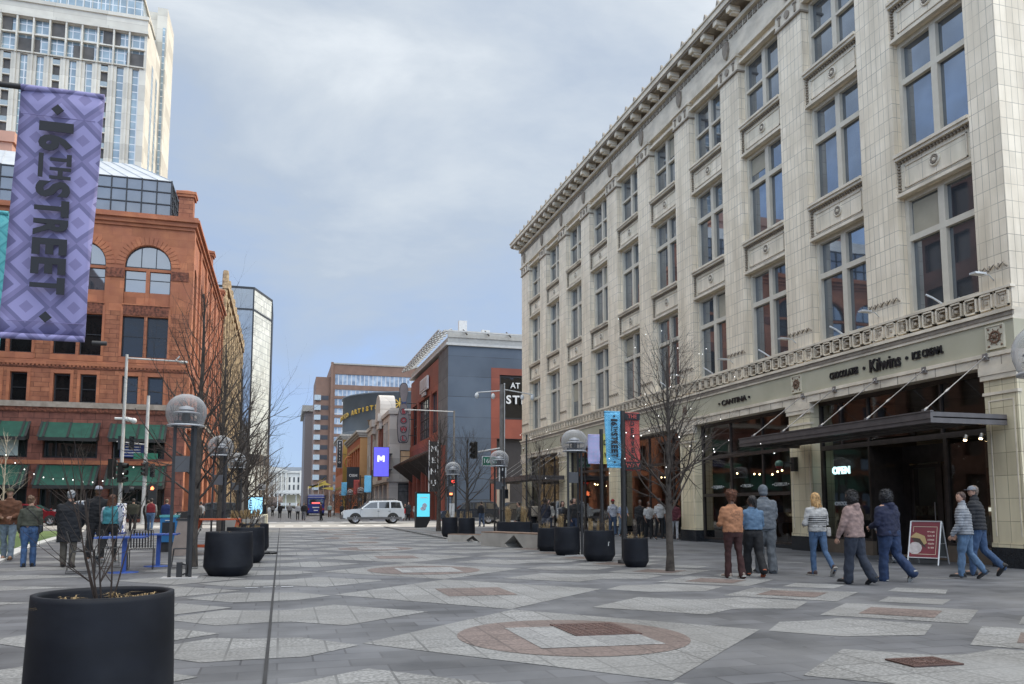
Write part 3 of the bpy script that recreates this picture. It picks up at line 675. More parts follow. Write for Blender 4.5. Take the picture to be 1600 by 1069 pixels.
# round wall lamp with speaker on the first pier
wl = MB(WBI); P = Vector(fx(21.9, 2.75, -.1)); wl.box(P.x-.04, P.y-.1, P.z-.25, P.x+.1, P.y+.1, P.z+.2, 0); wl.tube([P, P+Vector((-.35, .1, .05))], .02, 6, 0)
wl.ell(P+Vector((-.42, .15, -.02)), .13, .13, .13, 10, 8, 1); wl.ell(P+Vector((-.42, .15, -.1)), .11, .11, .08, 10, 6, 2)
wl.build('wall_lantern', [m_blk, mat('lamp_green', (.08, .17, .13), rough=.3), mat('lamp_red', (.22, .02, .015), rough=.3)], WB)
# ------------------------------------------------------------------ red sandstone building across the side street
def inv(o): return Matrix.Translation(-Vector(o.location))
rs = mat('rusticated_red_sandstone', (.38, .155, .082), (.24, .088, .046), sc=1.6, rough=.9, bump=.9, brick=(1.15, .42), mortar=(.10, .035, .025), msize=.02, c3=(.27, .10, .06), sc3=.5, detail=9)
rsm = mat('smooth_red_sandstone', (.42, .162, .078), (.33, .118, .058), sc=1.1, rough=.85, bump=.3, brick=(1.6, .7), mortar=(.24, .08, .05), msize=.008, c3=(.30, .11, .065), sc3=.4)
rsd = mat('dark_red_base_stone', (.22, .085, .06), (.13, .05, .038), sc=1.4, rough=.9, bump=.8, brick=(1.2, .75), mortar=(.06, .025, .02), msize=.02, detail=8)
rso = mat('carved_red_ornament', (.24, .085, .05), (.08, .03, .02), sc=5, rough=.9, bump=1., detail=6)
rsl = mat('pale_belt_stone', (.34, .29, .24), (.24, .2, .16), sc=2, rough=.8)
blkf = mat('black_window_frame', (.02, .02, .022), rough=.4)
gl_red = glassy('sandstone_building_glass', (.012, .013, .014), ior=1.32, wav=.35, wsc=1.2)
gl_sky = glassy('sky_reflecting_glass', (.06, .07, .085), ior=2.1, wav=.1, wsc=.5)
RB = thing('office_building', 'red sandstone corner building with round arches and green awnings across the side street', 'building', (-25, 77, 0))
I = inv(RB); YR, XC = 77., -8.6
fy = FR('-Y', YR); fX = FR('+X', XC)
bcs = [-12.3-5.45*k for k in range(6)]
w = MB(I); ops = []; arcs = []; wins = []
ops_lo = []
for c in bcs:
    ops.append((c-1.95, c+1.95, 19.55, 23.2)); arcs.append((c, 1.95, 23.2))
    ops.append((c-1.95, c-.12, 14.75, 18.5)); ops.append((c+.12, c+1.95, 14.75, 18.5))
    for s in (-1, 1): ops.append((c+s*1.05-.66, c+s*1.05+.66, 10.5, 13.0))
U0 = -44
smooth_ops = [o for o in ops if o[3] > 18.5]
wall(w, fy, U0, XC, 18.9, 27.4, [o for o in ops if o[2] > 19], .55, 1, 1, arcs)
wall(w, fy, U0, XC, 13.9, 18.9, [o for o in ops if 14 < o[2] < 19], .6, 0, 1)
wall(w, fy, U0, XC, 10.45, 13.9, [o for o in ops if o[2] < 14], .5, 0, 1)
lo = []
for c in bcs:
    c2 = c-.1
    lo.append((c2-1.75-.4, c2+1.75+.4, 5.6, 8.6)); lo.append((c2-2.3, c2+2.3, .3, 5.0))
wall(w, fy, U0, XC, 0, 9.6, lo, .5, 2, 2)
# side along the mall
sops = []; sarc = []
YE = 114
for k in range(6):
    c = YR+3.3+k*6.2
    if k in (0, 1, 4, 5): sops.append((c-1.3, c+1.3, 14.8, 22.8)); sarc.append((c, 1.3, 22.8)); sops.append((c-1.2, c+1.2, 10.5, 13))
    else:
        for j in (-1.6, 0, 1.6):
            for (a, b) in ((20.5, 23.), (15.5, 19), (10.5, 13)): sops.append((c+j-.5, c+j+.5, a, b))
    sops.append((c-1.8, c+1.8, 5.6, 8.6)); sops.append((c-2, c+2, .3, 5))
wall(w, fX, YR, YE, 0, 27.4, sops, .6, 1, 1, sarc)
# roof, back
w.quad((U0, YR, 27.4), (XC, YR, 27.4), (XC, YE, 27.4), (U0, YE, 27.4), 1); w.quad((U0, YE, 0), (XC, YE, 0), (XC, YE, 27.4), (U0, YE, 27.4), 1)
w.quad((U0, YR, 0), (U0, YE, 0), (U0, YE, 27.4), (U0, YR, 27.4), 1)
w.box(U0, YR+1.5, .1, XC-1.5, YR+1.6, 27.3, 2); w.box(XC-1.6, YR+1.6, .1, XC-1.5, YE-.1, 27.3, 2)
w.build('wall', [rs, rsm, rsd], RB)
t = MB(I)
def belt(z0, z1, p, m=0):
    t.box(U0-p, YR-p, z0, XC+p, YR, z1, m); t.box(XC, YR, z0, XC+p, YE, z1, m)
belt(27.1, 27.5, .35); belt(27.5, 27.75, .6); belt(27.75, 28.0, .45); belt(26.8, 27.1, .15)
belt(13.75, 14.15, .14); belt(13.5, 13.62, .08, 1); belt(10.0, 10.48, .22, 2); belt(9.6, 10.0, .12, 3); belt(5.05, 5.4, .05)
for k in range(110):
    u = U0+.1+k*.32; t.box(u, YR-.12, 13.62, u+.17, YR, 13.75, 0)
for k in range(110): u = U0+.1+k*.32; t.box(u, YR-.16, 9.68, u+.2, YR-.12, 9.85, 1)
for c in bcs:
    K = 20
    for i in range(K):
        a, b = math.pi*i/K+.01, math.pi*(i+1)/K-.01
        t.prism([fy(c-r*math.cos(q), 23.2+r*math.sin(q), -.0) for q, r in ((a, 1.98), (b, 1.98), (b, 2.68), (a, 2.68))], (0, -.06, 0), 0)
    fbox(t, fy, c-1.95, c+1.95, 22.75, 23.0, .15, .5, 0); fbox(t, fy, c-.16, c+.16, 19.55, 22.75, .12, .5, 0)
    fbox(t, fy, c-1.93, c+1.93, 19.55, 20.75, .2, .5, 0)
    fbox(t, fy, c-1.95, c+1.95, 18.6, 19.5, -.05, .1, 1); fbox(t, fy, c-2.0, c+2.0, 19.5, 19.62, -.1, .1, 0)
    fbox(t, fy, c-2.1, c+2.1, 14.2, 14.72, -.06, .1, 0)
    fbox(t, fy, c+2.725-.75, c+2.725+.75, 22.0, 22.85, -.08, -.001, 1)
    for s in (-1, 1):
        fbox(t, fy, c+s*2.0-.1, c+s*2.0+.1, 14.75, 19.3, -.07, .1, 0)
        for q in (-.78, .78): fbox(t, fy, c+s*1.05+q-.12, c+s*1.05+q+.12, 10.5, 13.1, -.05, .05, 0)
        fbox(t, fy, c+s*1.05-.9, c+s*1.05+.9, 13.02, 13.35, -.06, .05, 0)
for k in range(7): fbox(t, fX, YR+.0+k*6.2, YR+.9+k*6.2, 10.5, 26.8, -.18, 0, 0)
t.build('stone_trim', [rsm, rso, rsl, rso], RB)
def corner_chimney(x, y):
    c = MB(I); c.box(x, y, 28, x+1.25, y+1.25, 30.1, 0); c.box(x-.15, y-.15, 30.1, x+1.4, y+1.4, 30.35, 1); c.box(x-.25, y-.25, 30.35, x+1.5, y+1.5, 30.6, 1)
    c.add([(x-.2, y-.2, 30.6), (x+1.45, y-.2, 30.6), (x+1.45, y+1.45, 30.6), (x-.2, y+1.45, 30.6), (x+.6, y+.6, 31.)], [(0, 1, 4), (1, 2, 4), (2, 3, 4), (3, 0, 4)], 1); c.build('corner_turret', [rs, rsm], RB)
corner_chimney(-9.95, 77.1); corner_chimney(-9.7, 95); corner_chimney(-9.7, 112)
A = pane_mesh('window', 3.86, 2.35, bars_u=((0, .3), ), bars_z=(1.25,), fw=.08, fd=.12, mats=(blkf, gl_sky))
A2 = pane_mesh('window', 3.86, .25, bars_u=(-.62, .62), fw=.09, fd=.1, mats=(blkf, gl_sky), arch=True)
Bw = pane_mesh('window', 1.8, 3.7, bars_z=(1.9,), fw=.09, fd=.1, mats=(blkf, gl_red))
Cw = pane_mesh('window', 1.3, 2.48, bars_z=(1.2,), fw=.12, fd=.1, mats=(blkf, gl_red))
Dw = pane_mesh('window', 4.2, 2.95, bars_u=(-1.2, .3), fw=.12, fd=.1, mats=(blkf, glassy('dark_shop_glass', (.02, .03, .03), ior=1.6)))
Ew = pane_mesh('shop_window', 4.5, 4.6, bars_u=(-1.4, 0, 1.4), bars_z=(2.6,), fw=.12, fd=.1, mats=(blkf, glassy('dark_shop_glass')))
def pw(ms, f, pl, u, z, d, par, name='window'):
    o = put_window(ms, None, f, pl, u, z, d, name); o.parent = par; o.location = Vector(o.location)-Vector(par.location); return o
for c in bcs:
    pw(A, '-Y', YR, c, 20.75-.05, .3, RB); pw(A2, '-Y', YR, c, 23.05, .3, RB)
    for s in (-1, 1): pw(Bw, '-Y', YR, c+s*1.03, 14.78, .35, RB); pw(Cw, '-Y', YR, c+s*1.05, 10.5, .3, RB)
    pw(Dw, '-Y', YR, c-.1, 5.62, .3, RB); pw(Ew, '-Y', YR, c-.1, .32, .3, RB)
sA = pane_mesh('window', 2.6, 7.9, bars_z=(2.5, 5.2), bars_u=(0,), fw=.1, mats=(blkf, gl_red), arch=True)
sB = pane_mesh('window', 1., 3.0, bars_z=(1.5,), fw=.08, mats=(blkf, gl_red)); sC = pane_mesh('window', 2.4, 2.5, bars_u=(0,), bars_z=(1.2,), fw=.1, mats=(blkf, gl_red))
for k in range(6):
    c = YR+3.3+k*6.2
    if k in (0, 1, 4, 5): pw(sA, '+X', XC, c, 14.85, .3, RB); pw(sC, '+X', XC, c, 10.5, .3, RB)
    else:
        for j in (-1.6, 0, 1.6):
            for z in (20.2, 15.7, 10.3): pw(sB, '+X', XC, c+j, z, .35, RB)
# awnings
m_awn = mat('green_awning_canvas', (.010, .080, .052), (.007, .060, .04), sc=2, rough=.75)
m_awd = mat('dark_awning_side', (.018, .02, .02), rough=.7)
def awning(c, hw, z1, z0, proj, pars):
    a = MB(I); y = YR
    T = lambda u, z, p: (u, y-p, z)
    a.quad(T(c-hw, z1, .02), T(c+hw, z1, .02), T(c+hw, z0, proj), T(c-hw, z0, proj), 0)
    a.quad(T(c-hw, z0, proj), T(c+hw, z0, proj), T(c+hw, z0-.3, proj), T(c-hw, z0-.3, proj), 1)
    for u in (c-hw, c+hw): a.poly([T(u, z1, .02), T(u, z0, proj), T(u, z0-.3, proj), T(u, z0-.1, .02)], 1)
    for q in (-hw, -hw*.82, 0, hw*.82, hw):
        if q == 0 and not pars: continue
        n = Vector((0, -(z1-z0), -(proj))).normalized(); 
        a.prism([T(c+q-.09, z1+.02, .04), T(c+q+.09, z1+.02, .04), T(c+q+.09, z0+.02, proj+.03), T(c+q-.09, z0+.02, proj+.03)], (0, -.02, .02), 1)
    return a.build('awning', [m_awn, m_awd], RB)
for c in bcs:
    awning(c-.1, 2.25, 8.7, 7.3, 1.2, True); awning(c-.1, 2.35, 4.95, 3.2, 1.6, False)
g = MB(I); g.box(-30.9, 76.9, 5.75, -28, 76.99, 7.1); g.build('window_blind', [mat('pale_blind', (.42, .5, .47), (.36, .44, .41), sc=2)], RB)
g = MB(I); g.box(bcs[2]-1.8, 77.15, 5.75, bcs[2]+1.3, 77.2, 7.3); g.build('window_blind', [MATS['pale_blind']], RB)
g = MB(I); g.box(-13.9, 76.95, 5.75, -11.9, 77.05, 7.0); g.box(-13.8, 76.94, 5.85, -12.0, 76.95, 5.9, 1); g.box(-13.8, 76.94, 6.85, -12.0, 76.95, 6.9, 1)
for i in range(3): g.box(-13.6, 76.94, 6.1+i*.25, -12.2, 76.95, 6.2+i*.25, 1)
g.build('window_sign', [mat('blue_sign', (.02, .05, .22)), m_wht], RB)
# lamps inside the ground floor
g = MB(I); random.seed(4)
for c in bcs:
    for k in range(4): g.ell((c-1.6+k*1.05, 78.2, 2.6+random.uniform(-.1, .2)), .12, .12, .14, 6, 4)
g.build('interior_lamps', [m_bulb], RB)
# rooftop winter garden
rg = MB(I)
rg.box(-44, 80, 27.9, -11.1, 95, 32.6, 0); rg.add([(-44, 80, 32.6), (-11.0, 80, 32.6), (-11.0, 96, 32.6), (-44, 96, 32.6), (-41, 84.5, 35.7), (-15.3, 84.5, 35.7), (-15.3, 92, 35.7), (-41, 92, 35.7)],
       [(0, 1, 5, 4), (1, 2, 6, 5), (2, 3, 7, 6), (3, 0, 4, 7), (4, 5, 6, 7)], 1)
for k in range(26): 
    u = -44+k*1.32; rg.box(u-.05, 79.9, 28, u+.05, 79.98, 32.6, 2)
    a = Vector((u, 80, 32.62)); b = Vector((-41+(u+44)*25.7/33, 84.5, 35.72)); rg.tube([a, b], .04, 4, 1)
for z in (28.0, 29.1, 30.2, 31.4, 32.5): rg.box(-44, 79.91, z-.05, -11.05, 79.99, z+.05, 2)
for k in range(12): rg.box(-11.1, 80+k*1.3, 28, -11.0, 80.1+k*1.3, 32.6, 2)
for z in (29.1, 30.2, 31.4, 32.5): rg.box(-11.1, 80, z-.05, -11.02, 95, z+.05, 2)
rg.build('roof_conservatory', [glassy('conservatory_glass', (.10, .11, .12), ior=1.8), mat('zinc_roof', (.42, .44, .46), (.36, .38, .4), sc=1, rough=.45, metal=.3), blkf], RB)

# ------------------------------------------------------------------ pale stone hotel-like front beyond (rough vertical ribs)
m_kit = mat('ochre_rough_stone', (.50, .37, .21), (.24, .17, .10), sc=1.3, rough=.9, bump=1., brick=(.9, .5), mortar=(.2, .13, .08), detail=8)
KB = thing('stone_building', 'tall ochre rough stone building with ribbed piers beyond the red sandstone one', 'building', (-12, 138, 0)); I = inv(KB)
k_ = MB(I); XK = -8.5; fk = FR('+X', XK); ops = []
for i in range(9):
    c = 117.5+i*5.3
    for z in range(6): ops.append((c-1.5, c-.25, 5+z*4, 7.8+z*4)); ops.append((c+.25, c+1.5, 5+z*4, 7.8+z*4))
wall(k_, fk, 114.5, 162.5, 0, 31.5, ops, .5, 0); k_.box(-30, 114.5, 0, -8.52, 114.6, 31.5); k_.box(-30, 162.4, 0, -8.52, 162.5, 31.5); k_.box(-30, 115, 0, XK-.55, 162.3, 31.4, 1)
for i in range(10):
    y = 114.6+i*5.3; k_.tube([(XK+.15, y+.1, 0), (XK+.1, y+.1, 32)], .33, 8); k_.tube([(XK+.15, y+.1, 32), (XK+.15, y+.1, 33.6), (XK+.15, y+.1, 34.1)], [.45, .42, .34], 8)
for z in (9, 20, 30.5): k_.box(XK, 114.5, z-.3, XK+.4, 162.5, z+.2)
k_.box(XK-.2, 114.3, 31.5, XK+.6, 162.7, 32.3)
for i in range(20): k_.prism([(XK+.3, 115+i*2.45, 32.3), (XK+.3, 116.4+i*2.45, 32.3), (XK+.3, 115.7+i*2.45, 33.4)], (-.4, 0, 0))
k_.build('wall', [m_kit, mat('dark_window_back', (.03, .03, .03), rough=.3)], KB)
# ------------------------------------------------------------------ mirrored glass tower
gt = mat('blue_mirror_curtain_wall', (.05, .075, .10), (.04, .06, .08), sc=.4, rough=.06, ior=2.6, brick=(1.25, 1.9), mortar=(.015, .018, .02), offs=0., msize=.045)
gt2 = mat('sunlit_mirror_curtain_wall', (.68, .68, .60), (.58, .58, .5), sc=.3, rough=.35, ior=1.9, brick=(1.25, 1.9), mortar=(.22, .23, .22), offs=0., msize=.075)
GT = thing('glass_tower', 'mirror glass high-rise with one pale sunlit facet on the left of the mall', 'building', (-15, 240, 0)); I = inv(GT)
q = MB(I); H_ = 62.5; pts = [(-26, 230), (-9.1, 230), (-4.4, 243), (-4.4, 262), (-26, 262)]
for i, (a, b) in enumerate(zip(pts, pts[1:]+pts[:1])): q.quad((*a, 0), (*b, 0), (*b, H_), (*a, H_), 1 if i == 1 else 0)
q.poly([(*a, H_) for a in pts], 2)
def ring(z0, z1, p):
    for a, b in zip(pts, pts[1:]):
        d = Vector((b[0]-a[0], b[1]-a[1], 0)).normalized(); nrm = Vector((d.y, -d.x, 0))*p
        q.prism([(*a, z0), (*b, z0), (*b, z1), (*a, z1)], nrm, 2)
ring(56.2, 56.7, .15); ring(13.2, 16., .3); ring(62.3, 62.9, .15)
for a in pts[1:3]: q.box(a[0]-.25, a[1]-.25, 0, a[0]+.15, a[1]+.15, 62.8, 2)
q.box(-20, 240, 62.5, -14, 250, 64.5, 2)
q.build('curtain_wall', [gt, gt2, mat('tower_black_band', (.02, .022, .025), rough=.4)], GT)
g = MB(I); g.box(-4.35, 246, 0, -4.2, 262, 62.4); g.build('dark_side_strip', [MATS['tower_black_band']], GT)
# dark slab reflected low on the sunlit facet is a real neighbour: low dark block
DB = thing('dark_office_block', 'dark low office block standing in front of the mirrored tower foot', 'building', (-9, 200, 0)); I = inv(DB)
g = MB(I); fd_ = FR('-Y', 190.); wall(g, fd_, -24, -8.7, 0, 13, [(-23+i*2.5, -21+i*2.5, 1+z*4, 4+z*4) for i in range(6) for z in range(3)], .3, 0)
g.box(-24, 190.35, 0, -8.7, 215, 13.); g.build('wall', [mat('dark_grey_cladding', (.06, .058, .055), rough=.6)], DB)
# ------------------------------------------------------------------ beige apartment tower behind
bt = mat('beige_precast', (.60, .56, .47), (.54, .50, .42), sc=.6, rough=.8, brick=(9, 3.05), mortar=(.36, .33, .27), msize=.03, offs=0.)
btg = mat('tower_window_strip', (.27, .36, .40), (.15, .21, .25), sc=.35, rough=.1, ior=1.9, brick=(1.3, 1.5), mortar=(.62, .62, .6), offs=0., msize=.1)
btd = mat('balcony_shade', (.13, .12, .11), (.08, .075, .07), sc=.5, rough=.8)
BT = thing('apartment_tower', 'beige high-rise with narrow vertical window strips rising behind the red building', 'building', (-40, 165, 0)); I = inv(BT)
b = MB(I); fb = FR('-Y', 160.)
XS = [-29.4-k*2.73 for k in range(16)]       # strips
ops = []
for k, c in enumerate(XS): ops.append((c-.62, c+.62, 20, 85.5))
wall(b, fb, -72, -27.6, 18, 96, ops+[(-71, -28.1, 85.6, 92.5)], .5, 0)
b.box(-72, 160.6, 18, -27.8, 185, 95.9, 0)
b.quad((-27.6, 160, 18), (-27.6, 176, 18), (-27.6, 176, 96), (-27.6, 160, 96), 0)
b.box(-28.6, 176, 18, -26.6, 186, 108.5, 0); b.box(-60, 178, 95, -28.61, 190, 108.5, 0)
for c in XS: b.box(c-1.55, 159.75, 20, c-1.18, 160, 86, 0)
b.build('wall', [bt], BT)
v = MB(I)
for k, c in enumerate(XS):
    v.quad((c-.62, 160.45, 20), (c+.62, 160.45, 20), (c+.62, 160.45, 85.5), (c-.62, 160.45, 85.5), 1 if k % 3 == 2 else 0)
v.quad((-71, 160.48, 85.6), (-28.1, 160.48, 85.6), (-28.1, 160.48, 92.5), (-71, 160.48, 92.5), 0)
v.quad((-27.58, 166, 20), (-27.58, 168, 20), (-27.58, 168, 90), (-27.58, 166, 90), 0)
v.quad((-27.58, 171, 20), (-27.58, 173, 20), (-27.58, 173, 90), (-27.58, 171, 90), 0)
v.box(-27.4, 175.9, 20, -26.9, 175.98, 104, 0)
o = v.build('window_strips', [btg, btd], BT); o['kind'] = 'stuff'
v = MB(I)
for k in range(22):
    z = 20+k*3.05
    for j, c in enumerate(XS):
        if j % 3 == 2: v.box(c-.62, 159.95, z, c+.62, 160.4, z+.2, 0); v.box(c-.6, 159.96, z+.2, c+.6, 160.0, z+1.1, 1)
o = v.build('balconies', [bt, mat('balcony_glass', (.3, .35, .36), rough=.2)], BT); o['kind'] = 'stuff'
v = MB(I)
for k, c in enumerate(XS): v.box(c-1.45, 159.5, 85.5, c-1.15, 160.4, 92.6); 
for k in range(4): v.box(-71, 159.7, 88.9+3.6*(k-.9), -27.9, 160.3, 89.15+3.6*(k-.9)) if k < 2 else None
for k in range(5): v.box(-68+k*9.2, 160.3, 86, -64.5+k*9.2, 160.44, 88.7, 1); (v.box(-63+k*9.2, 160.3, 89.4, -60+k*9.2, 160.44, 92.4, 1) if k < 4 else None)
v.box(-72, 159.4, 92.6, -27.4, 161, 93.2); v.box(-72, 159.7, 95.6, -27.4, 161, 96.3)
v.build('terrace_frame', [bt, btd], BT)
v = MB(I); v.box(-71, 162, 96, -29, 175, 101, 0)
for k in range(28): v.box(-71+k*1.5, 161.9, 96, -70.9+k*1.5, 162, 101, 1)
v.box(-71.5, 161.5, 101, -28.7, 176, 101.5, 1); v.build('penthouse', [btg, bt], BT)
PB = thing('pink_building', 'salmon coloured stucco block glimpsed behind the rooftop conservatory', 'building', (-45, 120, 0)); I = inv(PB)
v = MB(I); v.box(-60, 112, 0, -34.6, 130, 48.6); v.box(-60.3, 111.7, 48, -34.3, 130.3, 49.4); 
v.build('wall', [mat('salmon_stucco', (.50, .27, .19), (.44, .24, .17), sc=.5)], PB)

# ------------------------------------------------------------------ right side beyond the crossing: blue clad hall
m_bl = mat('slate_blue_panel', (.075, .10, .135), (.062, .083, .115), sc=.5, rough=.55, brick=(60, 2.08), mortar=(.03, .038, .05), offs=0., msize=.035, c3=(.09, .115, .15), sc3=.2)
m_bg = mat('grey_brick_panel', (.13, .125, .12), (.09, .087, .083), sc=1.1, rough=.7, brick=(60, 2.08), mortar=(.05, .05, .05), offs=0., msize=.035)
m_rr = mat('rust_red_panel', (.25, .062, .035), (.19, .045, .025), sc=.6, rough=.6, brick=(60, 2.08), mortar=(.13, .03, .02), offs=0., msize=.02)
m_pl = mat('pale_steel', (.50, .49, .46), rough=.5)
BH = thing('entertainment_hall', 'blue panelled hall with rust red shopfront and steel eaves beyond the crossing', 'building', (25, 90, 0)); I = inv(BH)
h = MB(I); f1 = FR('-Y', 78.); f2 = FR('-X', 15.8)
wall(h, f1, 15.8, 45, 0, 17.7, [(21.2, 31.5, 10.3, 14.9), (20.9, 44, 0, 8.29), (21.9, 31.5, 8.4, 10.2)], .5, 0, 0)
wall(h, f2, 78.02, 83.2, 0, 17.7, [(81, 83.2, 0, 8)], .5, 1, 1)
wall(h, f2, 83.2, 102, 0, 17.3, [(84, 87, 9.4, 13.9), (88, 95.6, 9.2, 14), (96.6, 100.6, 9.0, 14), (83.2, 102, 0, 7.6)], .5, 2, 2)
h.box(16.35, 78.6, 0, 45, 102, 17.2, 3); h.box(15.8, 101.9, 0, 45, 102, 17.2, 2)
f1b = FR('-Y', 77.97)
for q in ((20.3, 21.2, 10.3, 15.6), (21.2, 31.5, 14.9, 15.6), (20.3, 31.5, 8.3, 10.3), (20.3, 20.9, 0, 8.3)): fbox(h, f1b, *q, 0, .1, 2)
f2b = FR('-X', 15.72)
for q in ((83.3, 102, 7.6, 9.0), (87, 88, 9.0, 14.2), (95.6, 96.6, 9., 14.2)): fbox(h, f2b, *q, 0, .1, 2)
h.build('wall', [m_bl, m_bg, m_rr, mat('hall_dark_inside', (.035, .03, .03), rough=.6)], BH)
h = MB(I)
h.box(15.55, 77.75, 17.7, 45, 78, 17.95); h.box(15.55, 78, 17.7, 15.8, 102, 17.95); h.box(15.8, 78.3, 17.7, 45, 102, 18.6, 1)
h.box(15.2, 77.2, 18.95, 45, 77.35, 19.1); h.box(14.6, 77.2, 18.95, 14.75, 102, 19.1); h.box(15.8, 78.2, 18.6, 45, 78.4, 19.2, 1)
for k in range(16): h.tube([(14.5, 78.2+k*1.55, 18.7), (16.2, 78.2+k*1.55, 19.4)], .09, 4, 1)
for k in range(12): h.tube([(17.5+k*2.3, 77.0, 18.7), (17.5+k*2.3, 78.6, 19.5)], .09, 4, 2)
for x in (14.9, 15.15, 15.4): h.box(x, 77.3, 18.97, x+.06, 102, 19.05, 0)
h.build('steel_eaves', [m_pl, mat('pale_eaves', (.42, .41, .38), rough=.6), m_bronze], BH)
W1 = pane_mesh('window', 10.2, 4.5, bars_u=(-1.5, 2), fw=.15, mats=(blkf, gl_red)); pw(W1, '-Y', 78., 26.35, 10.35, .25, BH)
W2_ = pane_mesh('window', 3, 4.5, bars_u=(0,), fw=.12, mats=(blkf, gl_sky)); pw(W2_, '-X', 15.8, 85.5, 9.4, .2, BH)
W3 = pane_mesh('window', 7.6, 4.8, bars_u=(-2.5, -1.2, 0, 1.2, 2.5), bars_z=(1.2, 2.4, 3.6), fw=.15, mats=(blkf, glassy('hall_glass', (.06, .06, .06), ior=2.))); pw(W3, '-X', 15.8, 91.8, 9.2, .2, BH)
W4 = pane_mesh('window', 4, 5, bars_u=(0,), bars_z=(2.4,), fw=.15, mats=(blkf, gl_red)); pw(W4, '-X', 15.8, 98.6, 9.0, .2, BH)
letter('STEAK', 1.2, m_wht, BH, Vector((23.9, 77.9, 12.3))-Vector(BH.location), '-Y', .03, .03, spacing=1.25)
letter('AT THE', .8, m_wht, BH, Vector((23.7, 77.9, 13.8))-Vector(BH.location), '-Y', .03, .01)
letter('HARD', 1.3, m_wht, BH, Vector((15.55, 90.8, 16.0))-Vector(BH.location), '-X', .05, .03) if False else None
g = MB(I); g.box(15.5, 88.5, 14.75, 15.7, 93.5, 16.3, 0)
for k in range(4): g.box(15.42, 88.8+k*1.15, 14.95, 15.5, 89.7+k*1.15, 16.1, 1)
g.box(15.5, 90, 14.2, 15.7, 92.2, 14.6, 1); g.build('wall_sign', [mat('sign_pale', (.62, .6, .58)), mat('sign_grey', (.42, .38, .36))], BH)
g = MB(I)
for k in range(3):   # dark angular canopies on the mall side
    y = 81+k*6.5; g.prism([(15.8, y, 7.6), (15.8, y+5, 7.6), (13.2, y+5, 6.2)], (0, 0, .18)); g.prism([(15.8, y, 7.6), (13.2, y+5, 6.2), (15.8, y+5, 4.2)], (0, .1, 0))
g.build('angular_canopy', [m_bronze], BH)
g = MB(I); 
for k in range(8): g.box(15.4, 79.+k*3, 0, 15.79, 79.5+k*3, 7.6)
g.build('column', [m_rr], BH)
for (z0, z1, s) in ((4.9, 7.9, 'ME'), ):
    g = MB(I); g.box(14.2, 79.55, 2.9, 15.15, 79.9, 8.0, 0); g.box(14.2, 79.5, 2.8, 14.26, 79.6, 8.1, 1); g.box(15.1, 79.5, 2.8, 15.16, 79.6, 8.1, 1); bs = g.build('blade_sign', [m_blk, m_wht], BH)
for i, ch in enumerate('MENU'): letter(ch, .8, m_wht, BH, Vector((14.68, 79.5, 7.2-i*1.15))-Vector(BH.location), '-Y', .02, .02)
g = MB(I); g.box(20.2, 78.0, 0, 22.3, 78.4, 4.1); g.build('stone_pier', [mat('tan_stone', (.36, .30, .23), rough=.8)], BH)
for x in (18.2, 20.8):
    a = MB(I); hh = 3.2 if x < 20 else 2.3; a.box(x, 84, 18.6, x+.9, 84.5, 18.6+hh, 0); a.tube([(x+.45, 84.2, 18.2), (x+.45, 84.2, 19.2)], .1, 6, 0); a.build('rooftop_antenna', [mat('antenna_white', (.62, .61, .58), rough=.6)], BH)
# beige arcade building with gable, bowling sign, purple screen
m_bei = mat('beige_precast_block', (.47, .44, .40), (.41, .385, .35), sc=.7, rough=.75, brick=(3.4, 1.9), mortar=(.33, .31, .28), offs=0., msize=.04)
m_mar = mat('maroon_brick', (.19, .06, .04), (.14, .045, .03), sc=1, rough=.8)
BE = thing('arcade_building', 'beige block with arched gable, maroon bays and corner screen further down the mall', 'building', (20, 118, 0)); I = inv(BE)
a = MB(I); f1 = FR('-Y', 103.); f2 = FR('-X', 13.2)
wall(a, f1, 13.2, 19, 0, 14.2, [(14.6, 18.8, 5.6, 8.7), (14.4, 18.8, 0, 4.4)], .4, 0)
ops = [(105+i*2.3, 106.5+i*2.3, 7, 12.6) for i in range(11)]+[(105+i*5, 109+i*5, .2, 4.4) for i in range(5)]
wall(a, f2, 103.0, 131, 0, 13.4, ops, .5, 0); a.box(13.75, 103.5, 0, 30, 131, 13.4, 2)
a.box(13.0, 102.8, 13.4, 30, 131, 13.9, 0); a.box(12.9, 102.7, 4.6, 19, 131.1, 5.0, 0)
for i in (3, 4, 8): a.box(13.12, 103.2+i*2.5, 5, 13.3, 105+i*2.5, 12.6, 1)
for i in range(12): a.box(13.55, 104.8+i*2.3, 7, 13.75, 106.6+i*2.3, 12.6, 3 if i % 2 else 2)
y = 116; K = 12
a.prism([(13.1, y-3, 13.9), (13.1, y+3, 13.9)]+[(13.1, y+3*math.cos(math.pi*i/K), 15.4+2.2*math.sin(math.pi*i/K)) for i in range(K+1)], (2.2, 0, 0), 0)
for s in (-1, 1): a.box(12.7, y+s*4.1-1.2, 12.2, 15, y+s*4.1+1.2, 13.2, 0); a.box(12.5, y+s*4.1-1.4, 13.2, 15.2, y+s*4.1+1.4, 14.3, 0)
a.build('wall', [m_bei, m_mar, mat('arcade_dark', (.04, .035, .035), rough=.3), m_bl], BE)
Wb = pane_mesh('window', 4.2, 3.1, bars_u=(-.7, .7), bars_z=(2.3,), fw=.1, mats=(blkf, mat('lit_warm_window', (.30, .23, .16), (.16, .12, .09), sc=2, rough=.3, emit=(.9, .6, .35), estr=.12))); pw(Wb, '-Y', 103, 16.7, 5.6, .2, BE)
Wc = pane_mesh('window', 4.4, 4.3, bars_u=(-.9, .9), bars_z=(3.3,), fw=.1, mats=(blkf, mat('grey_shop_glass', (.16, .16, .16), (.1, .1, .1), sc=2, rough=.15))); pw(Wc, '-Y', 103, 16.6, .05, .2, BE)
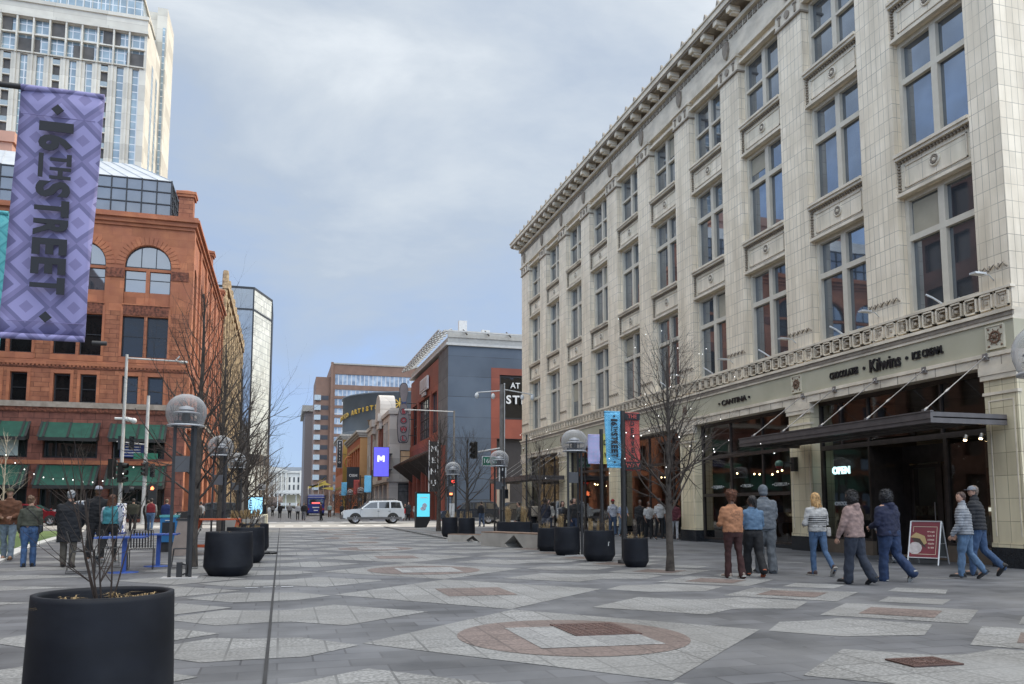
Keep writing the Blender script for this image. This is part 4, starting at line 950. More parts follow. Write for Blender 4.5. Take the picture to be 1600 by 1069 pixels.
s_ = MB(I); s_.box(11.0, 101.3, 5.15, 13.0, 101.6, 8.95, 0); s_.box(11.05, 101.28, 5.2, 12.95, 101.3, 8.9, 1); s_.box(13.0, 101.4, 6, 13.4, 103.0, 6.15, 0); s_.box(13.0, 101.4, 8, 13.4, 103.0, 8.15, 0)
sc_ = s_.build('corner_screen', [blkf, mat('violet_screen', (.1, .09, .6), (.12, .11, .62), emit=(.17, .16, .95), estr=.55)], BE)
lm = MB(I)
for pts in (((-.45, -.4), (-.45, .4), (-.2, .4), (0, .15), (.2, .4), (.45, .4), (.45, -.4), (.22, -.4), (.22, 0), (0, -.3), (-.22, 0), (-.22, -.4)),):
    lm.prism([(11.95+x, 101.27, 7.45+z) for x, z in pts], (0, -.02, 0))
lm.build('screen_emblem', [mat('screen_white', (.8, .8, .8), emit=(1, 1, 1), estr=.8)], BE)
# bowling pin sign: thing of its own, hung from the wall of the blue hall
BP = thing('bowling_pin_sign', 'tall grey bowling pin sign reading BOWL hung over the mall', 'sign', (14.25, 98, 9.2))
prof = [(0, 0), (.45, .05), (.62, .3), (.75, 1.4), (.80, 2.4), (.72, 3.4), (.5, 4.4), (.36, 5.0), (.36, 5.5), (.5, 6.2), (.55, 6.7), (.48, 7.2), (.3, 7.5), (0, 7.6)]
b = MB(); pp = [(x, .18, z) for x, z in prof]+[(-x, .18, z) for x, z in prof[::-1][1:-1]]
b.prism(pp, (0, -.3, 0), 1); b.prism([(x*.92, -.12, .1+z*.975) for x, y_, z in pp], (0, -.03, 0), 0); b.build('pin_body', [mat('pin_grey', (.24, .21, .21), (.19, .17, .17), sc=1), blkf], BP)
for i, ch in enumerate('BOWL'):
    z = 3.95-i*1.12
    c = MB(); c.lathe([(.42, 0), (.42, .04), (.36, .04), (.36, 0)], n=18); c.build('letter_ring', [blkf], BP, (0, -.15, z), (RAD(90), 0, 0))
    letter(ch, .75, mat('dull_red_letter', (.35, .03, .04), rough=.5), BP, (0, -.17, z), '-Y', .02, .03)
c = MB()
for s in (-1, 1): c.tube([(-.3, -.17, 5.05+s*.13), (.3, -.17, 5.05-s*.13)], .05, 4)
c.build('crossed_pins', [mat('pin_blue', (.03, .08, .22))], BP)
c = MB()
for z in (1, 3, 5): c.tube([(.4, 0, z), (1.6, 0, z)], .05, 5)
c.build('bracket', [blkf], BP)
# drum with gilded lettering
CD = thing('curved_cinema', 'grey curved drum building with gilded cinema lettering above the orange block', 'building', (27.5, 172, 0)); I = inv(CD)
c = MB(I); c.lathe([(15.5, 8), (15.5, 15.2)], (27.5, 172, 0), 48, 0); c.lathe([(15.5, 15.2), (15.7, 15.3), (15.7, 16.8), (15.5, 16.9)], (27.5, 172, 0), 48, 0); c.lathe([(15.5, 16.9), (15.5, 24), (15.7, 24.1), (15.7, 24.4), (15.3, 24.4)], (27.5, 172, 0), 48, 0)
c.lathe([(15.3, 24.4), (.01, 24.6)], (27.5, 172, 0), 48, 0)
c.build('drum_wall', [mat('grey_drum_metal', (.10, .125, .15), (.08, .10, .12), sc=.3, rough=.5)], CD)
m_gold = mat('gilded_letters', (.62, .42, .08), (.45, .28, .05), rough=.4, metal=.2)
txt = 'UNITED ARTISTS'
for i, ch in enumerate(txt):
    if ch == ' ': continue
    ang = RAD(180+i*4.0); x = 27.5+15.9*math.cos(ang); y_ = 172+15.9*math.sin(ang)
    letter(ch, 1.25, m_gold, CD, Vector((x, y_, 19.6+i*.13))-Vector(CD.location), rot=(RAD(90), 0, ang+RAD(90)), ext=.1, off=.05)
for i, ch in enumerate('Theatre'):
    ang = RAD(226+i*2.9); x = 27.5+15.9*math.cos(ang); y_ = 172+15.9*math.sin(ang)
    letter(ch, 1.3, mat('brown_letters', (.12, .07, .03)), CD, Vector((x, y_, 18.2+i*.1))-Vector(CD.location), rot=(RAD(90), 0, ang+RAD(90)), ext=.1, off=.04)
c = MB(I); ang = RAD(250); x, y_ = 27.5+15.9*math.cos(ang), 172+15.9*math.sin(ang)
for k in range(4): a_ = k*math.pi/4; c.tube([(x-1.2*math.cos(a_), y_, 21.8-1.2*math.sin(a_)), (x+1.2*math.cos(a_), y_, 21.8+1.2*math.sin(a_))], .12, 4)
c.build('gilded_star', [m_gold], CD)
# orange and ochre shops
def shop_block(label, x, y0, y1, z, m1, m2, depth, wz, roofc):
    T = thing('shop_building', label, 'building', (x+3, (y0+y1)/2, 0)); I = inv(T); b = MB(I)
    f1 = FR('-Y', y0); f2 = FR('-X', x)
    wall(b, f1, x, x+depth, 0, z, [(x+1.7, x+3.2, wz, wz+3.4), (x+.8, x+3.2, 0.1, 4)], .4, 1)
    n = int((y1-y0)/4); wall(b, f2, y0, y1, 0, z, [(y0+1+i*4, y0+3.8+i*4, wz, wz+4) for i in range(n)]+[(y0+1+i*4, y0+3.8+i*4, .2, 4) for i in range(n)], .5, 0)
    b.box(x+.55, y0+.5, 0, x+depth, y1, z, 2); b.build('wall', [m1, m2, MATS['arcade_dark']], T)
    r = MB(I)
    for i in range(3): r.box(x-.2-i*.25, y0-.2-i*.25, z-.7+i*.35, x+depth, y1+.2, z-.35+i*.35)
    r.build('roof_cornice', [roofc], T)
    e = MB(I); 
    for i in range(n): e.box(x-.1, y0+.9+i*4, wz+4, x, y0+3.9+i*4, wz+4.5); e.box(x-.1, y0+.9+i*4, 5, x, y0+3.9+i*4, 5.5)
    e.box(x+1.5, y0-.1, wz+3.4, x+3.4, y0, wz+4.2, 1); e.build('facade_band', [m2, mat('pale_green_panel', (.25, .33, .2))], T)
    return T
m_or = mat('orange_stucco', (.42, .13, .05), (.36, .11, .045), sc=.7, rough=.8); m_pe = mat('peach_stucco', (.47, .27, .12), (.41, .23, .1), sc=.7, rough=.8); m_oc = mat('ochre_stucco', (.40, .26, .07), (.34, .22, .06), sc=.7, rough=.8)
m_rc = mat('pale_roof_cornice', (.40, .38, .34), rough=.7)
shop_block('orange and peach stuccoed shop with projecting pale eaves', 12.2, 133, 160, 13.6, m_or, m_pe, 8, 7.2, m_rc)
shop_block('ochre shop block beyond the orange stuccoed one, under the drum', 11.6, 163, 185, 15.6, m_or, m_oc, 8, 8, m_rc)
# hanging signs on the far shops
def sign_box(name, label, loc, w, h, mats, text=None, tsz=.5, tm=None, face='-Y', d=.3):
    b = MB(); b.box(-w/2, -d/2, -h/2, w/2, d/2, h/2, 0); b.box(-w/2+.05, -d/2-.02, -h/2+.05, w/2-.05, -d/2, h/2-.05, 1)
    T = thing(name, label, 'sign', loc); b.build('sign_panel', mats, T)
    if text:
        for t_, z_ in text: letter(t_, tsz, tm, T, (0, -d/2-.03, z_), '-Y', .01, .01)
    p = MB(); p.tube([(w/2, 0, 0), (w/2+.8, 0, 0)], .05, 5); p.build('bracket', blkf, T); return T
sign_box('hanging_sign', 'black square hanging sign with white letters below the orange shop', (11.0, 131, 6.1), 2.0, 3.4, [blkf, m_blk], [('OBM', .3)], .62, m_wht)
T = sign_box('hanging_sign', 'narrow black blade sign with white border high on the ochre shop', (10.6, 158, 11.6), 1.0, 5.4, [m_wht, m_blk], [(c, 2.1-i*.62) for i, c in enumerate('PAVILIO')], .5, m_wht)
g = MB(); g.lathe([(1.2, 0), (1.2, .2), (.9, .2), (.9, 0)], n=20); g.tube([(.6*math.cos(k*.5)*(1-k*.07), .6*math.sin(k*.5)*(1-k*.07), .1) for k in range(12)], .12, 5)
tag(g.build('spiral_sign', [mat('orange_spiral', (.5, .2, .08))], None, (12.0, 150, 9.6), (RAD(90), 0, 0)), 'round orange spiral sign on the shop corner above the black sign', 'sign')
# brown hotel slab
m_hb = mat('brown_hotel_brick', (.24, .145, .105), (.20, .12, .088), sc=.4, rough=.85)
m_hw = mat('hotel_glazing', (.34, .40, .46), (.10, .13, .17), sc=.5, rough=.12, ior=1.9, brick=(1.6, 9), mortar=(.5, .47, .43), offs=0., msize=.22, detail=1)
HT = thing('hotel_tower', 'brown brick hotel slab with long window bands above the curved cinema', 'building', (35, 315, 0)); I = inv(HT)
b = MB(I); f1 = FR('-Y', 300.); ops = []
for k in range(13): ops.append((17.9, 62, 3.5+k*3.55, 6.0+k*3.55))
ops[-1] = (17.9, 62, 46.8, 50.8)
wall(b, f1, 16.3, 64, 0, 54.5, ops, .5, 0); b.box(16.3, 300.6, 0, 64, 330, 54.3, 0)
for (a_, b_) in ((16.3, 17.2),): b.box(a_, 299.6, 0, b_, 300, 55.2, 0)
b.box(11.0, 301, 0, 16.28, 325, 49.6, 0); b.box(16.3, 299.7, 54.5, 64, 301, 55., 2)
b.box(8.4, 340, 0, 11.5, 380, 42, 1); b.box(7.2, 339, 41, 12, 381, 43.5, 2)
b.build('wall', [m_hb, mat('grey_slim_tower', (.20, .17, .16), rough=.8), m_rc], HT)
v = MB(I)
for o in ops: v.quad((o[0], 300.45, o[2]), (o[1], 300.45, o[2]), (o[1], 300.45, o[3]), (o[0], 300.45, o[3]))
v.build('window_band', [m_hw], HT)
for k in range(11):
    v = MB(I); v.box(13.1, 300.9, 4+k*3.7, 15.7, 301, 5.6+k*3.7); v.build('recessed_window', [MATS['arcade_dark']], HT)
    v = MB(I); v.box(10.6, 300.2, 3.8+k*3.7, 12.9, 302, 5.7+k*3.7); v.build('balcony', [mat('balcony_blue_white', (.45, .52, .56), rough=.4)], HT)
# civic building at the end of the mall
m_cv = mat('pale_limestone', (.66, .64, .58), (.58, .56, .5), sc=.1, rough=.8)
CV = thing('civic_building', 'pale stone civic building with columns closing the end of the mall', 'building', (0, 700, 0)); I = inv(CV)
b = MB(I); f1 = FR('-Y', 700.); ops = []
for i in range(22):
    for z in (8, 15.5, 22): ops.append((-38+i*3.6, -36.6+i*3.6, z, z+4.4))
wall(b, f1, -40, 40, 0, 31, ops, .6, 0); b.box(-40, 700.7, 0, 40, 730, 31, 1); b.box(-41, 698.5, 30, 41, 700, 31.6, 0); b.box(-38, 702, 31, 38, 728, 35, 2)
for i in range(9): b.tube([(-26+i*3.6, 698.9, 13.5), (-26+i*3.6, 698.9, 29.8)], .7, 8, 0)
b.prism([(-30, 698, 31.6), (6, 698, 31.6), (-12, 698, 36)], (0, 3, 0), 0); b.box(14, 697.5, 0, 40, 699.5, 32, 0)
b.build('wall', [m_cv, mat('civic_window', (.08, .09, .1)), mat('slate_grey_roof', (.28, .3, .32))], CV)
b = MB(I); b.box(18.2, 712, 31, 22.6, 716, 48, 0); b.box(17.8, 711.6, 47.5, 23, 716.4, 48.5, 0); b.lathe([(1.9, 48.5), (1.9, 53), (2.2, 53.2), (1.8, 55), (1.0, 57), (.3, 59), (.05, 64)], (20.4, 714, 0), 12, 1)
for x in (19.1, 20.9): b.box(x, 711.9, 35, x+.7, 712, 45, 2)
b.build('clock_tower', [mat('verdigris_stone', (.34, .42, .42)), mat('gold_cupola', (.55, .40, .14), rough=.4, metal=.3), MATS['civic_window']], CV)
PV = thing('transit_pavilion', 'white flat canopy pavilion with lit glazed hall at the end of the mall', 'pavilion', (4, 420, 0)); I = inv(PV)
b = MB(I); b.prism([(-3.8, 418, 8.0), (13, 418, 8.0), (11.5, 418, 9.6), (8, 418, 9.9), (2, 418, 9.7), (-2, 418, 9.6)], (0, 14, 0), 0)
for x in (-2, 2, 7, 11): b.tube([(x, 420, 0), (x, 420, 8)], .25, 6, 0)
b.build('canopy', [mat('white_membrane', (.72, .72, .68))], PV)
b = MB(I); b.box(.5, 422, 1.5, 9, 428, 7.5, 0); b.box(-1, 421, 2, 8, 421.4, 3.4, 1); b.build('hall', [mat('cream_hall', (.52, .48, .34)), MATS['white_membrane']], PV)
# gold sculpture on poles
SCp = thing('gilded_sculpture', 'gilded abstract sculpture carried on tall white poles above the mall', 'sculpture', (6.7, 150, 0))
b = MB(); 
for x, y_, z in ((-2.1, 0, 5.1), (-1.2, 1, 5.4), (-.3, 0, 5.7), (.6, 1, 6.), (1.7, 0, 5.2)): b.tube([(x, y_, 0), (x, y_, z)], .06, 6)
b.build('pole', [m_wht], SCp)
b = MB(); b.prism([(-2.2, 0, 4.6), (-.4, 0, 5.5), (.9, 0, 6.2), (1, 0, 5.8), (2, 0, 5.4), (.6, 0, 5.3), (-.6, 0, 4.9), (-2.2, 0, 5.1)], (0, .3, 0)); b.prism([(.2, -.3, 4.7), (2.4, -.3, 4.4), (2.3, -.3, 5.), (1.2, -.3, 4.9)], (0, .3, 0)); b.prism([(-.8, .5, 5.6), (.7, .5, 6.5), (1.1, .5, 6.9), (.2, .5, 6.1)], (0, .3, 0))
b.build('gold_shape', [mat('gold_leaf', (.72, .58, .12), rough=.4)], SCp)
# buildings on the near left, outside the picture but mirrored in the windows
m_nb = mat('brown_brick_block', (.09, .042, .03), (.06, .03, .022), sc=.8, rough=.85, brick=(.5, .2), mortar=(.08, .05, .04))
NBk = thing('brick_office', 'brown brick office block on the near left side of the plaza', 'building', (-25, 10, 0)); I = inv(NBk)
b = MB(I); f1 = FR('+X', -17.); ops = []
for i in range(16):
    for z in (1, 5.5, 10): ops.append((-28+i*4.2, -25.4+i*4.2, z, z+3))
wall(b, f1, -30, 38, 0, 14.5, ops, .4, 0, 0, [(-26.7+i*4.2, 1.3, 13.0) for i in range(0)]); b.box(-40, -30, 0, -17.45, 38, 14.5, 1); b.box(-17.5, -30, 14.3, -16.6, 38, 15.1, 0)
b.build('wall', [m_nb, MATS['arcade_dark']], NBk)
NB2 = thing('brick_office', 'tall dark red brick office set back on the left, mirrored in the cream building', 'building', (-30, 46, 0)); I = inv(NB2)
b = MB(I); f1 = FR('+X', -23.5); wall(b, f1, 39, 62, 0, 31, [(40+i*3.1, 41.9+i*3.1, 1.5+z*4.2, 4.1+z*4.2) for i in range(7) for z in range(7)], .4, 0); b.box(-40, 39, 0, -23.95, 62, 31, 1)
b.build('wall', [mat('deep_red_brick', (.075, .032, .024), (.05, .022, .017), sc=.8, rough=.85), MATS['arcade_dark']], NB2)
# ------------------------------------------------------------------ street lamps
m_post = mat('lamp_post_paint', (.035, .034, .033), (.025, .024, .024), sc=6, rough=.5, metal=.3)
m_globe = bpy.data.materials.new('clear_globe'); m_globe.use_nodes = True
_t = m_globe.node_tree; _t.nodes.clear(); _o = _t.nodes.new('ShaderNodeOutputMaterial'); _a = _t.nodes.new('ShaderNodeBsdfTransparent'); _a.inputs[0].default_value = (.80, .80, .81, 1)
_g = _t.nodes.new('ShaderNodeBsdfPrincipled'); _g.inputs['Base Color'].default_value = (.5, .5, .5, 1); _g.inputs['Roughness'].default_value = .12
_l = _t.nodes.new('ShaderNodeLayerWeight'); _l.inputs[0].default_value = .35; _x = _t.nodes.new('ShaderNodeMixShader'); _m2 = _t.nodes.new('ShaderNodeMath'); _m2.operation = 'MULTIPLY_ADD'; _m2.inputs[1].default_value = .75; _m2.inputs[2].default_value = .12
_t.links.new(_l.outputs['Facing'], _m2.inputs[0]); _t.links.new(_m2.outputs[0], _x.inputs[0]); _t.links.new(_a.outputs[0], _x.inputs[1]); _t.links.new(_g.outputs[0], _x.inputs[2]); _t.links.new(_x.outputs[0], _o.inputs[0])
m_hood = mat('pale_lamp_hood', (.50, .51, .52), rough=.35, metal=.2)
def make_lamp():
    T = thing('street_lamp', '', 'street lamp', (0, 0, 0), 0, 'globe lamps along the mall')
    for x, y in ((-.19, 0), (.19, -.05), (.12, .10)):
        b = MB(); b.box(x-.028, y-.028, 0, x+.028, y+.028, 3.05); b.build('post', m_post, T)
    b = MB(); b.box(-.19, -.03, 3.0, .19, .03, 3.06); b.box(.12-.02, -.05, 1.2, .19, .1, 1.24); b.box(.12, -.05, 2.9, .19, .1, 2.95); b.build('crossbar', m_post, T)
    b = MB(); b.box(-.165, -.03, 2.05, .10, .03, 2.36); b.build('control_box', mat('control_box_grey', (.075, .075, .078), rough=.5), T)
    b = MB(); b.box(-.06, -.05, 0, .04, .05, .3); b.tube([(.04, 0, .27), (.12, 0, .24), (.13, 0, .1), (.05, 0, .06)], .02, 6); b.build('outlet', m_post, T)
    b = MB(); b.box(-.32, -.2, 0, .34, .22, .018); b.build('base_plate', mat('concrete_pad', (.42, .41, .4), rough=.8), T)
    b = MB(); prof = [(.27, -.27), (.335, -.2), (.375, -.08), (.385, .02), (.37, .12), (.32, .22), (.24, .30), (.13, .355), (.005, .375)]
    b.lathe(prof, (0, 0, 3.22), 32); b.build('globe', m_globe, T)
    b = MB(); b.lathe([(.27, -.275), (.345, -.275), (.345, -.245), (.27, -.245)], (0, 0, 3.22), 28); b.lathe([(.02, .05), (.25, .0), (.27, -.02), (.25, -.03), (.02, .02)], (0, 0, 3.22), 24); b.lathe([(.02, .14), (.14, .10), (.15, .05)], (0, 0, 3.22), 20)
    b.build('lamp_hood', m_hood, T)
    b = MB(); b.lathe([(.06, -.2), (.09, -.12), (.07, 0)], (0, 0, 3.22), 12); b.box(-.15, -.012, 2.98, -.13, .012, 3.2); b.box(.13, -.012, 2.98, .15, .012, 3.2); b.build('bulb_holder', m_post, T)
    return T
L0 = make_lamp()
lamps = [(-1.86, 16.75, 'nearest globe lamp on the left, on dark posts with a grey control box'),
 (-1.88, 26.3, 'second globe lamp on the left, half hidden by bare branches'), (-1.82, 34.4, 'third globe lamp on the left, behind the bare tree row'),
 (8.05, 21.4, 'globe lamp standing behind the blue 16th Street banner'), (8.2, 30.2, 'globe lamp beside the angular concrete bench on the right'),
 (8.1, 38.6, 'globe lamp in front of the blue hall beside two round planters'), (8.8, 7.24, 'globe lamp cut by the right edge of the picture, closest to the viewer'),
 (-1.85, 78, 'small globe lamp left of the mall just beyond the crossing'), (8.6, 92, 'far globe lamp beyond the silver car, nearest of the distant right row'),
 (8.4, 104, 'middle far globe lamp in front of the arcade building'), (8.2, 116, 'farthest globe lamp on the right near the orange shop')]
for i, (x, y, lb) in enumerate(lamps):
    if i == 0: L0.location = (x, y, 0); L0['label'] = lb
    else: dup(L0, (x, y, 0), (.15*((i*7) % 5-2)), lb)
# ------------------------------------------------------------------ planters
m_pla = mat('planter_charcoal', (.0075, .0095, .0155), (.005, .0065, .011), sc=2.2, rough=.62, bump=.12, c3=(.016, .018, .023), sc3=2.5, spec=.3, grime=((2, 2, 7), .7))
m_soil = mat('dark_mulch', (.035, .02, .013), (.012, .008, .006), sc=30, rough=1, bump=1.)
m_dry = mat('dry_grass', (.42, .30, .15), (.25, .17, .08), sc=8, rough=.9)
m_stem = mat('dark_stem', (.05, .035, .028), (.025, .018, .015), sc=8, rough=.9)
m_grn = mat('low_green_leaf', (.07, .11, .05), (.04, .07, .03), sc=9, rough=.8)
def soil(mb, r, z, seed, n=160):
    rnd = random.Random(seed); K = 18; vs = [(0, 0, z+.03)]
    R = 7
    for i in range(1, R+1):
        for k in range(K): a = 2*math.pi*k/K; vs.append((r*i/R*math.cos(a), r*i/R*math.sin(a), z+rnd.uniform(-.012, .02)))
    fs = [(0, 1+k, 1+(k+1) % K) for k in range(K)]+[(1+(i-1)*K+k, 1+i*K+k, 1+i*K+(k+1) % K, 1+(i-1)*K+(k+1) % K) for i in range(1, R) for k in range(K)]
    mb.add(vs, fs, 0)
    for _ in range(n):
        a = rnd.uniform(0, 6.28); q = r*.93*math.sqrt(rnd.random()); c = (q*math.cos(a), q*math.sin(a), z+.02); s = rnd.uniform(.008, .022)
        mb.ell(c, s, s*.7, s*.5, 5, 3, 0)
def grass(mb, c, n, h, rnd, spread=.1, w=.004, m=0):
    for _ in range(n):
        a = rnd.uniform(0, 6.28); x = c[0]+rnd.uniform(-.05, .05); y = c[1]+rnd.uniform(-.05, .05); l = rnd.uniform(.5, 1)*h; s = rnd.uniform(.2, 1)*spread
        dx, dy = math.cos(a)*s, math.sin(a)*s; px, py = -math.sin(a)*w, math.cos(a)*w
        p0 = Vector((x, y, c[2])); p1 = Vector((x+dx*.4, y+dy*.4, c[2]+l*.8)); p2 = Vector((x+dx, y+dy, c[2]+l*.75)); W_ = Vector((px, py, 0))
        mb.add([p0-W_, p0+W_, p1+W_, p1-W_, p2], [(0, 1, 2, 3), (3, 2, 4)], m)
def twig(mb, p, d, l, r, lev, rnd, n=4, curl=.25, up=.15, sub=(2, 4), m=0, tips=None):
    """recursive bare branch made of short tapering pieces"""
    segs = max(3, int(l/.16)) if lev else max(2, int(l/.12)); segs = min(segs, 9)
    P = [Vector(p)]; R = [r]; D = Vector(d).normalized()
    for i in range(segs):
        D = (D+Vector((rnd.gauss(0, curl), rnd.gauss(0, curl), rnd.gauss(0, curl)+up))*.35).normalized()
        P.append(P[-1]+D*l/segs); R.append(r*(1-.75*(i+1)/segs))
    mb.tube(P, R, n if r > .012 else 3, m, caps=False)
    if tips is not None: tips.append(P[-1])
    if lev > 0:
        for k in range(rnd.randint(*sub)):
            i = rnd.randint(max(1, segs//4), segs-1); ax = (P[i+1]-P[i]).normalized()
            q = ax.orthogonal().normalized(); q.rotate(Matrix.Rotation(rnd.uniform(0, 6.28), 3, ax))
            twig(mb, P[i], ax*.75+q*rnd.uniform(.5, 1.), l*rnd.uniform(.4, .68), R[i]*.62, lev-1, rnd, n, curl, up, sub, m, tips)
def planter(x, y, r, h, label, seed, plant=None, rz=0, group='charcoal round planters lining the mall'):
    T = thing('planter', label, 'planter', (x, y, 0), rz, group)
    b = MB(); b.lathe([(r*.74, 0), (r*.80, .01), (r*1.03, h*.20), (r*1.035, h*.23), (r*.985, h-.03), (r*.98, h), (r*.90, h), (r*.885, h-.02), (r*.88, h-.14)], (0, 0, 0), 48)
    b.sm = [False if 0 else s for s in b.sm]; b.build('pot', m_pla, T)
    b = MB(); soil(b, r*.885, h-.10, seed, 260 if r > .44 and y < 10 else 40); b.build('soil', m_soil, T)
    rnd = random.Random(seed)
    if plant:
        b = MB()
        for i in range(plant[0]): 
            a = rnd.uniform(0, 6.28); q = r*rnd.uniform(.45, .8); grass(b, (q*math.cos(a), q*math.sin(a), h-.1), plant[1], plant[2], rnd, .14, .004 if y < 10 else .005)
        b.build('dry_grass', m_dry, T)
        if plant[3]:
            b = MB()
            for i in range(plant[3]):
                a = rnd.uniform(0, 6.28); twig(b, (.08*r*math.cos(a), .08*r*math.sin(a), h-.12), (math.cos(a)*plant[5], math.sin(a)*plant[5], 1), plant[4]*rnd.uniform(.7, 1), .011*plant[6], 2, rnd, 5, .17, .12, (2, 3))
            b.build('bare_stems', m_stem, T)
    return T
planter(-.985, 5.22, .385, .87, 'nearest charcoal planter with a bare many-stemmed shrub, cut by the bottom edge', 3, (7, 26, .10, 8, 1.15, .2, .62))
planter(-1.0, 17.15, .46, .87, 'charcoal planter right beside the nearest left globe lamp', 5, (6, 14, .12, 0, 0, 0, 0))
planter(-.84, 20.9, .45, .87, 'charcoal planter directly behind the one by the left globe lamp', 6, (5, 14, .2, 5, 1.2, .5, 1.2))
planter(-.80, 25.2, .45, .87, 'third charcoal planter in the left row, before the concrete planter boxes', 7, (5, 14, .2, 5, 1.2, .5, 1.2))
planter(7.86, 16.95, .285, .66, 'small charcoal planter beside the banner pole, closest on the right', 8, (3, 14, .3, 3, .8, .2, 1.), group='charcoal round planters lining the mall')
planter(7.78, 18.95, .39, .78, 'wide charcoal planter with a small pale mark left of the banner pole', 9, (4, 18, .5, 5, .9, .4, 1.1))
planter(7.86, 21.55, .365, .80, 'charcoal planter with dry reeds in front of the right globe lamp', 10, (5, 18, .6, 3, .9, .3, 1.1))
planter(8.0, 23.6, .34, .72, 'charcoal planter touching the end of the concrete bench', 11, (3, 14, .4, 0, 0, 0, 0))
planter(7.62, 33.4, .36, .9, 'front one of the two charcoal planters by the third right lamp', 12, (4, 14, .5, 3, 1.1, .4, 1.2))
planter(7.35, 35.6, .36, .9, 'rear one of the two charcoal planters by the third right lamp', 13, (4, 14, .5, 3, 1.1, .4, 1.2))
planter(-2.3, 80, .9, 1.6, 'large dark planter beyond the crossing beside the blue screen kiosk', 14, (3, 12, .6, 0, 0, 0, 0))
planter(9.9, 31.0, .5, .7, 'low charcoal planter behind the concrete bench by the shop fronts', 15, (3, 12, .5, 3, 1.1, .5, 1.2))
b = MB(); b.box(7.86, 18.55, .40, 7.875, 18.565, .50); b.box(7.86, 18.55, .485, 7.90, 18.565, .50); tag(b.build('sticker', m_wht if 'm_wht' in globals() else m_curbm), 'small white sticker on the wide charcoal planter', 'sticker')
# angular box planter with tall dry reeds, concrete planter boxes on the left
T = thing('box_planter', 'angular charcoal box planter with tall dry reeds beside the right globe lamp', 'planter', (8.55, 29.2, 0))
b = MB(); pts = [(-.75, -.3), (-.35, -.55), (.45, -.5), (.7, 0), (.4, .5), (-.6, .5)]
b.prism([(x*.85, y*.85, 0) for x, y in pts], (0, 0, .12)); b.prism([(x, y, .12) for x, y in pts], (0, 0, .68)); b.build('pot', m_pla, T)
b = MB(); rnd = random.Random(2)
for i in range(6): grass(b, (rnd.uniform(-.4, .4), rnd.uniform(-.3, .3), .8), 30, .75, rnd, .35, .006)
b.build('dry_reeds', m_dry, T)
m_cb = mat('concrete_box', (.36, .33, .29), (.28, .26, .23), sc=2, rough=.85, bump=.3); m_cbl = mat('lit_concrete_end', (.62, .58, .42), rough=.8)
for i, (x, y, w_, l_) in enumerate(((-1.35, 31, 1.1, 3.6), (-1.3, 37, 1.1, 5.), (-1.5, 45, 1.5, 6))):
    T = thing('concrete_planter', ('grey concrete planter box just behind the left charcoal planters', 'middle grey concrete planter box in the left row', 'pale concrete planter box last before the crossing on the left')[i], 'planter', (x, y, 0), 0, 'concrete planter boxes on the left')
    b = MB()
    for q in ((-w_/2, -l_/2, 0, w_/2, -l_/2+.15, .95), (-w_/2, l_/2-.15, 0, w_/2, l_/2, .95), (-w_/2, -l_/2+.15, 0, -w_/2+.15, l_/2-.15, .95), (w_/2-.15, -l_/2+.15, 0, w_/2, l_/2-.15, .95)): b.box(*q)
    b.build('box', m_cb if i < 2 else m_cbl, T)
    b = MB(); b.box(-w_/2+.15, -l_/2+.15, .5, w_/2-.15, l_/2-.15, .86); b.build('soil', m_soil, T)
    b = MB(); rnd = random.Random(i)
    for k in range(12): grass(b, (rnd.uniform(-.3, .3), rnd.uniform(-l_*.4, l_*.4), .86), 12, .5, rnd, .2, .01)
    b.build('dry_grass', m_dry, T)
# concrete bench with wooden top
T = thing('concrete_bench', 'long concrete bench with a dark wedge cut out and a thin wooden seat', 'bench', (7.85, 26.1, 0), math.atan2(-2.6, 1.15)+math.pi)
b = MB()
Lb = 1.75
b.prism([(-Lb, -.35, 0), (-.55, -.35, 0), (-.05, -.35, .42), (.45, -.35, .12), (.3, -.35, 0), (Lb, -.35, 0), (Lb, -.35, .46), (-Lb, -.35, .46)], (0, .7, 0), 0)
b.build('concrete_body', m_cb, T)
b = MB(); b.prism([(-.5, -.36, .02), (-.05, -.36, .40), (.1, -.36, .2), (-.1, -.36, .02)], (0, .5, 0), 0); b.build('steel_wedge', [mat('dark_wedge', (.05, .045, .04), rough=.6)], T)
b = MB()
for k in range(4): b.box(-Lb, -.34+k*.175, .463, Lb, -.34+k*.175+.16, .50)
b.build('wooden_seat', [mat('weathered_wood', (.24, .16, .11), (.16, .10, .07), sc=4, rough=.7)], T)
T = dup(T, (7.3, 30.6, 0), math.atan2(-2.6, 1.15)+math.pi+.5, 'shorter angled concrete bench between the box planter and the rear bench', .6)
